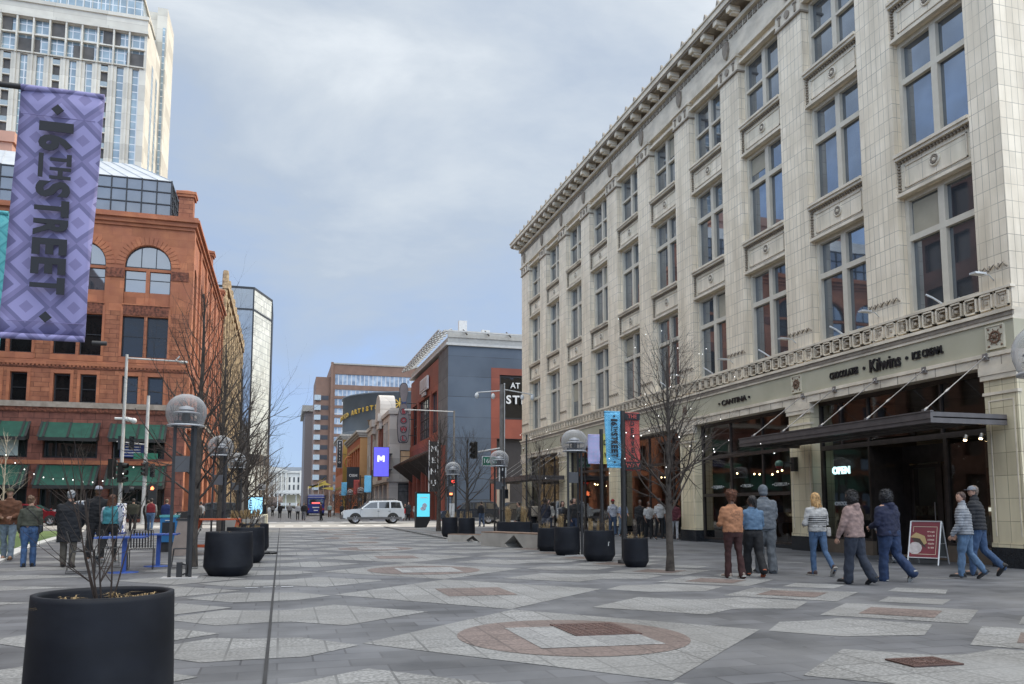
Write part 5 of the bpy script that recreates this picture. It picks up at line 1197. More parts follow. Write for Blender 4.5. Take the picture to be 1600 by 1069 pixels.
# ------------------------------------------------------------------ banners
def diamond_tex(name, base, lite, dark, sc):
    m = bpy.data.materials.new(name); m.use_nodes = True; t = m.node_tree; N = t.nodes.new; K = t.links.new; b = t.nodes['Principled BSDF']; b.inputs['Roughness'].default_value = .75
    tcn = N('ShaderNodeTexCoord'); sp = N('ShaderNodeSeparateXYZ'); K(tcn.outputs['Object'], sp.inputs[0])
    def mt(op, a, b_=None):
        n = N('ShaderNodeMath'); n.operation = op
        for i, q in enumerate((a, b_)):
            if q is None: continue
            if isinstance(q, (int, float)): n.inputs[i].default_value = q
            else: K(q, n.inputs[i])
        return n.outputs[0]
    px = mt('PINGPONG', mt('ADD', sp.outputs[0], 10*sc), sc*.5); pz = mt('PINGPONG', mt('ADD', sp.outputs[2], 10*sc), sc*.5)
    d = mt('DIVIDE', mt('ADD', px, pz), sc)     # 0..1, diamond rings
    r = N('ShaderNodeValToRGB'); r.color_ramp.interpolation = 'CONSTANT'; e = r.color_ramp.elements
    e[0].position = 0; e[0].color = (*dark, 1); e[1].position = .22; e[1].color = (*lite, 1)
    for p, c in ((.36, base), (.50, dark), (.62, lite), (.85, base)): q = e.new(p); q.color = (*c, 1)
    K(d, r.inputs[0]); K(r.outputs[0], b.inputs['Base Color']); return m
def banner(name, label, x, y, w, ztop, zbot, m, text=None, tm=None, size=.3, side=1, pole=True, lean=.0, tsx=1.):
    """fabric banner hung between two arms on a pole; side=-1 hangs left of the pole"""
    T = thing('banner', label, 'banner', (x, y, 0), 0, None)
    h = ztop-zbot; b = MB(); nx, nz = 8, 16; vs = []; off = .03 if side > 0 else -.03-w
    for j in range(nz+1):
        for i in range(nx+1):
            u = i/nx; v_ = j/nz; vs.append((off+w*u+lean*(1-v_), .025*math.sin(u*4+v_*3)*math.sin(math.pi*v_)+.012*math.sin(v_*9+u*3), zbot+h*v_))
    fs = [(j*(nx+1)+i, j*(nx+1)+i+1, (j+1)*(nx+1)+i+1, (j+1)*(nx+1)+i) for j in range(nz) for i in range(nx)]
    b.add(vs, fs, 0, True); o = b.build('fabric', m, T); md = o.modifiers.new('thickness', 'SOLIDIFY'); md.thickness = .004
    for z in (ztop+.01, zbot-.01):
        lx = lean if z < ztop else 0; b = MB(); b.tube([(0, 0, z), (off+.012+lx if side > 0 else off+w-.012+lx, 0, z)], .014, 8); b.build('arm', [m_post], T)
        b = MB(); b.tube([(off+.004+lx, 0, z), (off+w-.004+lx, 0, z)], .017, 8); b.build('hem', [m], T)
    if text:
        me = text_mesh(text, size, .002, size*.035, 1.0, tsx); me.materials.clear(); me.materials.append(tm); me.name = 'lettering'
        obj('lettering', me, T, (off+w*.5+lean*.5, -.035, (ztop+zbot)/2), (RAD(90), RAD(90)+0, 0))
    return T
mbk = mat('banner_ink', (.012, .014, .02), rough=.7)
vio = diamond_tex('violet_banner_cloth', (.18, .165, .31), (.255, .24, .43), (.125, .118, .235), .23)
blu = diamond_tex('blue_banner_cloth', (.12, .42, .65), (.20, .52, .72), (.07, .30, .52), .12)
redc = diamond_tex('red_banner_cloth', (.42, .07, .06), (.50, .10, .08), (.28, .04, .04), .12)
yelc = diamond_tex('yellow_banner_cloth', (.52, .50, .12), (.6, .56, .2), (.42, .42, .08), .1)
teal = diamond_tex('teal_banner_cloth', (.07, .33, .36), (.10, .38, .40), (.05, .25, .28), .12)
def pole(name, label, x, y, h, r=.055, base=True):
    T = thing(name, label, 'pole', (x, y, 0)); b = MB(); b.tube([(0, 0, 0), (0, 0, h)], r, 12)
    b.build('shaft', m_post, T)
    if base: b = MB(); b.lathe([(.17, 0), (.17, .09), (.08, .1), (.07, .16)], n=8); b.build('base', m_post, T)
    return T
# 16TH STREET with underlined TH
def banner_text(T, x, z0, z1, size, m=mbk):
    # runs downwards: build the word pieces along -z
    word = '16THSTREET'; 
    span = z1-z0; n = 10.6; step = span/n; z = z1
    for i, ch in enumerate(word):
        small = i in (2, 3); s = size*(.66 if small else 1.)
        adv = step*(.78 if small else (.78 if ch == '1' else 1.08)); z -= adv
        me = text_mesh(ch, s, .002, s*.045, 1, 1.0); me.materials.clear(); me.materials.append(m)
        xs = [v.co.x for v in me.vertices]; ys = [v.co.y for v in me.vertices]; cx0 = (min(xs)+max(xs))/2; cy0 = (min(ys)+max(ys))/2; kx = adv*(.86 if ch != '1' else .7)/(max(xs)-min(xs)); ky = size*.92*(.62 if small else 1)/(max(ys)-min(ys))
        for v in me.vertices: v.co.x = (v.co.x-cx0)*kx; v.co.y = (v.co.y-cy0)*ky
        obj('letter_'+ch.lower() if ch.isalpha() else 'numeral', me, T, (x+(size*.17 if small else 0), -.04, z+adv*.5), (RAD(90), RAD(90), 0))
    b = MB(); b.box(x-size*.42, -.042, z1-step*3.3, x-size*.30, -.036, z1-step*1.95); b.build('underline', m, T)
    for zz in (z1+step*.62, z0-step*.5): b = MB(); q = size*.17; b.prism([(x+q, -.036, zz), (x, -.036, zz+q), (x-q, -.036, zz), (x, -.036, zz-q)], (0, -.005, 0)); b.build('diamond_mark', m, T)
PV_ = pole('banner_pole', 'dark banner pole just outside the left edge carrying the violet banner', -2.05, 4.6, 3.75)
Tv = banner('banner', 'large violet 16TH STREET banner hanging at the upper left', -1.52, 4.6, 0.41, 3.59, 2.262, vio, side=1, lean=-.035)
Tv.location.x = -1.43
for q in ((-.6, .03, 3.6, .016), (-.6, .03, 2.252, .016), (.44, .51, 2.235, .012)): b = MB(); b.tube([(q[0], 0, q[2]), (q[1], 0, q[2])], q[3], 8); b.build('arm', m_post, Tv)
banner_text(Tv, .222, 2.40, 3.42, .178)
for z in (3.45, 2.33): b = MB(); b.tube([(.04, -.012, z), (.24, -.014, z), (.40, -.012, z)], .002, 4); b.build('seam', mat('seam_thread', (.2, .18, .35)), Tv)
pole('banner_pole', 'dark banner pole outside the left edge behind the violet banner', -2.3, 5.6, 3.8)
banner('banner', 'teal banner edge showing behind the violet banner at the left margin', -2.3, 5.6, .55, 3.22, 1.9, teal, lean=0)
PB1 = pole('banner_pole', 'dark pole with fairy lights carrying the blue and red banners', 8.0, 17.9, 3.72, .065)
Tb = banner('banner', 'blue 16TH STREET banner on the left arm of the right banner pole', 8.0, 17.9, .45, 3.68, 2.34, blu, side=-1, lean=.06); banner_text(Tb, -.235, 2.50, 3.52, .19)
Tb.children[0].location.x -= 0
Tr = banner('banner', 'red banner reading DENVER WAY on the right arm of the pole', 8.0, 17.9, .42, 3.66, 2.28, redc, side=1)
mrd = mat('banner_red_ink', (.50, .09, .07))
b = MB(); b.box(.03, -.04, 3.50, .45, -.03, 3.665); b.box(.03, -.04, 2.28, .45, -.03, 2.47); b.build('dark_band', mbk, Tr)
letter('THE', .13, mrd, Tr, (.24, -.05, 3.58), '-Y', .002, .002); letter('WAY', .16, mrd, Tr, (.24, -.05, 2.375), '-Y', .002, .002)
for i, ch in enumerate('DENVER'): letter(ch, .155, mbk, Tr, (.24, -.05, 3.40-i*.165), '-Y', .002, .006)
pole('banner_pole', 'dark banner pole further along, mostly hidden by the nearer one', 8.8, 21.2, 3.6)
Tp = banner('banner', 'pale violet banner peeping left behind the right banner pole', 8.8, 21.2, .38, 3.42, 2.62, diamond_tex('lilac_cloth', (.40, .30, .50), (.5, .4, .6), (.2, .4, .6), .12), side=-1)
Ty = banner('banner', 'yellow banner with black lettering between pole and red banner', 8.8, 21.2, .40, 3.44, 2.62, yelc, side=1); 
for i, t_ in enumerate(('DN', 'VR')): letter(t_, .2, mbk, Ty, (.2, -.04, 3.2-i*.36), '-Y', .002, .006)
for (x, y, m, lb) in ((8.35, 108, blu, 'tiny blue banner far down the mall near the orange shop'), (9.1, 98, redc, 'tiny red banner far down the mall behind the silver car'), (9.0, 84, blu, 'small teal banner beyond the crossing before the arcade')):
    T = pole('banner_pole', 'far banner pole carrying the '+lb.split(' far')[0].split(' beyond')[0], x, y, 5.2, .07)
    banner('banner', lb, x, y, .75, 4.6, 2.9, m, side=-1)
# ------------------------------------------------------------------ signal poles and traffic lights
m_galv = mat('pale_galvanised_pole', (.50, .49, .46), (.42, .41, .39), sc=3, rough=.5, metal=.2); m_cpole = mat('weathered_grey_pole', (.16, .15, .135), (.11, .10, .09), sc=4, rough=.7)
m_rl = mat('red_signal', (.9, .05, .03), emit=(1, .07, .05), estr=4); m_hand = mat('orange_hand_signal', (.9, .25, .1), emit=(1, .22, .08), estr=3)
m_sigb = mat('signal_black', (.015, .016, .016), rough=.45); m_lens = mat('dark_lens', (.05, .05, .045), rough=.2)
def signal(T, loc, rz, lit=None, n=3, vis=True):
    b = MB(Matrix.Translation(loc) @ Matrix.Rotation(rz, 4, 'Z'))
    b.box(-.17, -.12, -.18*n, .17, .12, .18*n, 0)
    for i in range(n):
        z = .36*(n-1)/2-.36*i
        b.prism([(.12*math.cos(k*math.pi/6), -.125, z+.12*math.sin(k*math.pi/6)) for k in range(12)], (0, -.01, 0), 2 if lit == i else 1)
        b.tube([(0, -.12, z+.02), (0, -.34, z+.0)], .145, 12, 0, caps=False)
    return b.build('signal_head', [m_sigb, m_lens, m_rl], T)
def spole(label, x, y, h, r0, r1, m, name='traffic_signal'):
    T = thing(name, label, 'signal pole' if name == 'traffic_signal' else 'street light', (x, y, 0)); b = MB(); b.tube([(0, 0, 0), (0, 0, .4), (0, 0, h)], [r0*1.3, r0, r1], 12); b.lathe([(r0*2.4, 0), (r0*2.4, .06), (r0*1.4, .1)], n=10); b.build('pole', m, T); return T
T = spole('tall pale signal pole on the left with a top arm and camera', -8.4, 47.2, 9.7, .11, .075, m_galv)
b = MB(); b.tube([(0, 0, 9.5), (3.1, 0, 9.45)], .045, 8); b.tube([(2.5, 0, 9.5), (2.7, 0, 9.75)], .04, 6); b.ell((2.9, 0, 9.4), .25, .12, .07, 8, 5); b.build('mast_arm', m_galv, T)
b = MB(); b.tube([(-.45, 0, 6.15), (.4, 0, 6.15)], .07, 8); b.tube([(.1, 0, 6.15), (.55, 0, 6.05)], .12, 8); b.ell((.5, 0, 6.05), .16, .16, .16, 8, 6); b.build('camera_unit', mat('white_housing', (.62, .62, .6), rough=.4), T)
signal(T, (-.45, -.1, 3.4), RAD(160), None); signal(T, (.05, -.3, 3.2), RAD(75), None); signal(T, (.35, 0, 2.3), RAD(90), None, 1); signal(T, (-.3, 0, 2.2), RAD(120), None, 1)
T = spole('pale signal pole at the far left corner with a red light and street sign', -10.7, 70, 10.4, .17, .12, m_galv)
b = MB(); b.tube([(0, 0, 6.4), (-2.2, 0, 6.6)], .05, 8); b.build('mast_arm', m_galv, T)
signal(T, (-1.1, 0, 6.5), RAD(20)); signal(T, (-1.9, 0, 6.5), RAD(60)); signal(T, (.55, 0, 4.3), RAD(0)); signal(T, (.1, -.3, 4.4), RAD(-60), 0); 
b = MB(); b.box(.3, -.1, 1.0, .95, .3, 3.2, 0); b.prism([(.6+x*.6, -.13, 2.85+z*.6) for x, z in ((-.2, -.2), (.2, -.2), (.25, .05), (.05, .3), (-.15, .15))], (0, -.02, 0), 1); b.build('crossing_signal', [m_sigb, m_hand], T)
b = MB(); b.box(-.9, -.05, 5.2, .9, -.02, 5.7); b.build('street_sign', [mat('sign_green', (.015, .16, .09), rough=.4)], T)
T = spole('thick grey signal pole on the right corner with cameras and green street sign', 13.75, 50, 9.4, .17, .15, m_cpole)
b = MB(); b.box(.14, -.05, 3.6, .20, .05, 9.5, 0); b.tube([(0, 0, 9.0), (-1.7, 0, 8.8)], .04, 6); b.tube([(0, 0, 9.1), (2.2, 0, 8.8)], .04, 6)
for x in (-1.7, -.6, 1.4, 2.1): b.ell((x, 0, 8.6), .14, .14, .2, 8, 5)
b.build('camera_bracket', MATS['white_housing'], T)
b = MB(); b.tube([(0, 0, 5.2), (-1.6, 0, 4.9)], .06, 8); b.build('mast_arm', m_galv, T); signal(T, (-1.9, -.2, 5.0), RAD(-50))
b = MB(); b.box(-1.35, -.05, 4.0, .0, -.02, 4.65, 0); b.box(-1.3, -.055, 4.05, -.05, -.05, 4.6, 1); b.build('street_sign', [MATS['white_housing'], MATS['sign_green'] if 'sign_green' in MATS else m_grn], T)
letter('16th St', .42, m_wht, T, (-.68, -.07, 4.32), '-Y', .004, .004)
b = MB(); b.box(-.25, -.2, 2.7, .25, -.17, 3.9, 0); b.build('regulatory_sign', [MATS['white_housing']], T); 
b = MB(); b.box(-.14, -.21, 3.3, .14, -.2, 3.7); b.build('sign_mark', [mbk], T); b = MB(); b.box(-.16, -.21, 2.95, .16, -.2, 3.1); b.build('sign_mark', [mbk], T)
b = MB(); b.box(.12, -.15, 1.9, .4, .15, 2.5, 0); b.tube([(.3, 0, 2.5), (.3, 0, 3.1)], .05, 6, 1); b.build('control_cabinet', [m_sigb, MATS['white_housing']], T)
T = spole('slim grey street light with a long arm in front of the blue hall', 15.4, 73, 10.4, .13, .09, m_cpole, 'street_light')
b = MB(); b.tube([(0, 0, 10.3), (-4.1, 0, 10.35)], .05, 6); b.box(-4.7, -.12, 10.28, -3.9, .12, 10.4); b.build('lamp_arm', m_galv, T)
T = spole('crossing signal post with red light and small white sign near the right planters', 11.3, 54, 3.6, .07, .06, m_cpole)
signal(T, (0, -.15, 3.1), 0, 0, 1); b = MB(); b.box(-.4, -.2, 2.05, .05, .05, 2.6, 0); b.prism([(-.17+x, -.22, 2.33+z) for x, z in ((-.13, -.15), (.13, -.15), (.15, .05), (.02, .2), (-.1, .1))], (0, -.02, 0), 1); b.build('crossing_signal', [m_sigb, m_hand], T)
b = MB(); b.box(-.25, -.15, .65, .2, -.12, 1.6); b.build('notice', [MATS['white_housing']], T)
T = spole('thin dark post with blue notices between the right lamp and the shops', 10.5, 34, 4.6, .05, .04, m_post)
# ------------------------------------------------------------------ kiosks
def kiosk(x, y, w, h, label, tilt, scr):
    T = thing('digital_kiosk', label, 'kiosk', (x, y, 0), tilt); b = MB()
    b.prism([(-w/2, -.12, .0), (w/2-.25, -.12, 0), (w/2, -.12, .5), (w/2, -.12, h-.05), (w/2-.08, -.12, h), (-w/2+.05, -.12, h), (-w/2, -.12, h-.05)], (0, .24, 0)); b.build('housing', [m_sigb], T)
    b = MB(); b.quad((-w/2+.08, -.125, .72), (w/2-.04, -.125, .72), (w/2-.04, -.125, h-.12), (-w/2+.08, -.125, h-.12)); b.build('screen', [scr], T)
    return T
scy = mat('cyan_screen', (.1, .6, .75), (.12, .65, .8), sc=1, emit=(.12, .62, .75), estr=.55); m_scw = mat('screen_figure', (.4, .4, .45), (.1, .15, .25), sc=9, emit=(.4, .45, .5), estr=.25)
T = kiosk(9.0, 52.6, 1.0, 2.35, 'black kiosk with a cyan screen at the right kerb by the crossing', RAD(8), scy)
b = MB(); b.ell((.1, -.135, 1.45), .16, .008, .17, 10, 6); b.ell((.0, -.135, 1.25), .2, .008, .13, 10, 6); b.build('screen_figure', [m_scw], T)
b = MB(); b.box(-.2, -.135, 1.95, .3, -.13, 2.0); b.build('screen_caption', [m_wht], T)
T = kiosk(-2.35, 77.5, 1.35, 2.35, 'black kiosk with a pale blue screen beyond the crossing on the left', 0, mat('blue_screen', (.3, .6, .8), emit=(.3, .66, .9), estr=.8)); T.scale = (1, 1, 1.0)
b = MB()
for i in range(5): b.box(-.5, -.135, 1.0+i*.22, -.3, -.13, 1.12+i*.22)
b.build('screen_caption', [mat('screen_navy', (.05, .15, .3))], T)
# ------------------------------------------------------------------ cafe furniture
m_blt = mat('cobalt_paint', (.03, .085, .33), (.025, .07, .28), sc=5, rough=.4); m_ort = mat('orange_paint', (.50, .09, .02), (.42, .075, .018), sc=5, rough=.5)
T = thing('cafe_table', 'cobalt blue metal table with round foot behind the near planter shrub', 'table', (-3.15, 18.45, 0))
b = MB(); b.box(-.52, -.36, .72, .42, .36, .75); b.build('tabletop', m_blt, T)
b = MB(); b.box(-.04, -.04, .02, .05, .04, .72); b.build('pedestal', m_blt, T); b = MB(); b.lathe([(.3, 0), (.3, .012), (.05, .03)], n=24); b.build('foot', m_blt, T)
T2 = dup(T, (-2.72, 20.15, 0), 0, 'second cobalt blue table standing just behind the first one')
def chair(label, x, y, rz, dup_of=None):
    if dup_of: return dup(dup_of, (x, y, 0), rz, label)
    T = thing('wire_chair', label, 'chair', (x, y, 0), rz, 'black wire chairs round the blue tables'); m = m_post
    for s in (-1, 1):
        b = MB(); xx = s*.25; b.tube([(xx, .22, .44), (xx, .26, .02), (xx, -.28, .02), (xx, -.2, .42), (xx, -.16, .46)], .009, 6); b.build('sled_leg', m, T)
    b = MB(); b.tube([(-.25, .22, .44), (.25, .22, .44)], .009, 6)
    for k in range(11): u = -.22+k*.044; b.box(u-.012, -.18, .44, u+.012, .23, .45)
    b.build('seat', m, T)
    b = MB(); b.tube([(-.25, -.16, .44), (-.24, -.30, .86), (.24, -.30, .86), (.25, -.16, .44)], .009, 6)
    for k in range(8): u = -.2+k*.057; b.prism([(u-.014, -.19, .48), (u+.014, -.19, .48), (u+.014, -.295, .84), (u-.014, -.295, .84)], (0, -.006, 0))
    b.build('backrest', m, T); return T
C1 = chair('black wire chair facing the blue table, leftmost, behind the man in the long coat', -3.95, 18.5, RAD(-80))
chair('black slatted chair seen from behind in front of the second blue table', -2.95, 19.3, RAD(5), C1)
chair('black wire chair partly behind the left globe lamp posts', -2.05, 19.2, RAD(95), C1)
chair('black wire chair beside the woman in the teal vest', -3.65, 19.9, RAD(-60), C1)
T = thing('litter_bin', 'tapered brown-grey litter bin with open top behind the lamp posts', 'litter bin', (-2.75, 24.6, 0))
b = MB(); b.prism([(-.22, -.3, .0), (.38, -.3, 0), (.42, -.3, .98), (-.05, -.3, .98)], (0, .6, 0)); b.build('body', [mat('bin_taupe', (.26, .21, .18), (.21, .17, .145), sc=3, rough=.7)], T)
b = MB(); b.box(-.1, -.32, .98, .46, .32, 1.04); b.build('rim', [m_post], T)
T = thing('newspaper_box', 'bright blue newspaper box with teal lid beside the litter bin', 'newspaper box', (-3.3, 26.6, 0))
b = MB(); b.box(-.24, -.25, .3, .24, .25, 1.05, 0); b.box(-.2, -.2, 0, .2, .2, .3, 1); b.box(-.18, -.26, .5, .18, -.25, .9, 2); b.box(-.26, -.27, 1.05, .26, .27, 1.12, 3); b.build('cabinet', [mat('bin_blue', (.015, .14, .34)), m_post, mbk, mat('teal_lid', (.08, .32, .34))], T)
b = MB(); b.tube([(-.1, -.27, .95), (.1, -.27, .95)], .015, 6); b.build('handle', m_galv, T)
T = thing('picnic_table', 'orange metal picnic table with slanted legs behind the left planter', 'table', (-2.0, 25.3, 0))
b = MB(); b.box(-.75, -.4, .98, .85, .4, 1.02); b.build('tabletop', m_ort, T)
for x0, x1 in ((-.75, -.35), (.55, .75)):
    b = MB(); b.prism([(x0-.03, -.3, 0), (x0+.1, -.3, 0), (x1+.1, -.3, .98), (x1-.03, -.3, .98)], (0, .08, 0)); b.prism([(x0-.03, .22, 0), (x0+.1, .22, 0), (x1+.1, .22, .98), (x1-.03, .22, .98)], (0, .08, 0)); b.build('leg', m_ort, T)
b = MB(); b.box(-.7, -.05, .18, .6, .05, .26); b.build('stretcher', m_ort, T)
T = thing('utility_cabinet', 'utility cabinet wrapped in white and blue swirls beyond the cafe tables', 'cabinet', (-8.3, 44.5, 0)); 
m_sw = bpy.data.materials.new('swirl_wrap'); m_sw.use_nodes = True; _n = m_sw.node_tree; _v = _n.nodes.new('ShaderNodeTexVoronoi'); _v.inputs['Scale'].default_value = 4.5; _v.feature = 'SMOOTH_F1'
_r = _n.nodes.new('ShaderNodeValToRGB'); _r.color_ramp.interpolation = 'CONSTANT'; _e = _r.color_ramp.elements; _e[0].color = (.02, .05, .3, 1); _e[1].position = .28; _e[1].color = (.7, .72, .75, 1); _q = _e.new(.45); _q.color = (.02, .03, .1, 1); _q = _e.new(.52); _q.color = (.7, .72, .75, 1)
_c = _n.nodes.new('ShaderNodeTexCoord'); _n.links.new(_c.outputs['Object'], _v.inputs[0]); _n.links.new(_v.outputs[0], _r.inputs[0]); _n.links.new(_r.outputs[0], _n.nodes['Principled BSDF'].inputs['Base Color'])
b = MB(); b.box(-.65, -.4, .08, .65, .4, 1.55); b.build('cabinet_body', [m_sw], T, bevel=.03); b = MB(); b.box(-.7, -.45, 0, .7, .45, .08); b.box(-.5, -.3, 1.55, -.05, .3, 1.75); b.build('plinth', [mat('navy_plinth', (.02, .05, .2))], T)
T = thing('sandbag', 'flat black sandbag lying on the paving beside the left planters', 'sandbag', (-.55, 24.3, 0)); b = MB(); b.ell((0, 0, .05), .3, .16, .07, 12, 6); b.ell((.3, .05, .04), .18, .14, .05, 10, 6); b.build('bag', [m_sigb], T)
# wood frame a-board at the sweet shop
T = thing('sidewalk_sign', 'red A-frame sign with an ice cream picture before the sweet shop door', 'sign', (14.95, 15.75, 0), RAD(-62))
# local: x along board width, y depth
mal = mat('aluminium_frame', (.55, .54, .52), rough=.35, metal=.5)
def leaf(s, front):
    b = MB(); w_ = .34; h_ = 1.02; d0 = -.38*s; d1 = -.02*s
    P = lambda x, t, o=0.: (x, d0+(d1-d0)*t-o*s, h_*t)
    for x in (-w_, w_): b.tube([P(x, 0), P(x, 1)], .02, 6, 0)
    for t in (.16, 1.): b.tube([P(-w_, t), P(w_, t)], .018, 6, 0)
    b.quad(P(-w_, .17), P(w_, .17), P(w_, .99), P(-w_, .99), 1)
    if front:
        for (xa, xb, ta, tb) in ((-.27, .27, .24, .25), (-.27, .27, .87, .88), (.26, .27, .24, .88), (-.27, -.26, .75, .88)): b.quad(P(xa, ta, .004), P(xb, ta, .004), P(xb, tb, .004), P(xa, tb, .004), 2)
        b.poly([P(-.2+.16*math.cos(k*.52), .38+.14*math.sin(k*.52), .006) for k in range(12)], 3)
        b.poly([P(x, t, .005) for x, t in ((-.34, .62), (-.2, .74), (0., .66), (.06, .5), (.0, .46), (-.1, .6), (-.25, .62))], 4); b.poly([P(x, t, .0045) for x, t in ((-.3, .6), (-.15, .62), (0, .5), (.05, .38), (-.05, .45), (-.2, .5))], 5)
        for i in range(5): b.quad(P(.05+.01*i, .74-i*.09, .006), P(.22, .74-i*.09, .006), P(.22, .775-i*.09, .006), P(.05+.01*i, .775-i*.09, .006), 6)
    return b
red_b = mat('deep_red_board', (.17, .008, .014), (.14, .007, .012), rough=.4)
mlist = [mal, red_b, mat('cream_line', (.6, .5, .35)), mat('cream_scoop', (.55, .48, .45), (.4, .35, .32), sc=12), mat('caramel_swirl', (.42, .3, .13)), mat('chocolate_dark', (.05, .03, .02)), mat('cream_words', (.58, .5, .4), (.24, .02, .02), sc=45)]
leaf(1, True).build('front_board', mlist, T); leaf(-1, False).build('rear_board', [mal, mat('board_back', (.12, .12, .11))], T)
b = MB(); b.tube([(-.34, -.2, .5), (-.34, .2, .5)], .008, 4); b.tube([(.34, -.2, .5), (.34, .2, .5)], .008, 4); b.build('hinge_strut', mal, T)
# ------------------------------------------------------------------ string lights
m_fl = mat('fairy_bulb', (1, 1, 1), emit=(1, .97, .9), estr=1.6)
def string(pts, sag, n, label, r=.028):
    T = thing('string_lights', label, 'string lights', pts[0]); b = MB(Matrix.Translation(-Vector(pts[0]))); c = MB(Matrix.Translation(-Vector(pts[0])))
    for a, e_ in zip(pts, pts[1:]):
        A = Vector(a); B = Vector(e_); P = [A.lerp(B, t/12)-Vector((0, 0, sag*4*(t/12)*(1-t/12))) for t in range(13)]; b.tube(P, .006, 4)
        for k in range(n): t = (k+.5)/n; q = A.lerp(B, t)-Vector((0, 0, sag*4*t*(1-t)+.04)); c.ell(q, r, r, r*1.2, 6, 4)
    b.build('cable', m_post, T); c.build('bulbs', m_fl, T); return T
string([(-12.5, 33, 2.2), (-9.6, 32, 3.4), (-7.2, 31, 2.4), (-4.8, 30, 2.9)], .35, 7, 'festoon lights strung over the lawn at the left edge', .02)
string([(8, 17.9, 3.3), (7.9, 15.6, 3.4), (8.9, 14.9, 2.6)], .3, 5, 'fairy lights strung from the banner pole through the near right tree', .014)
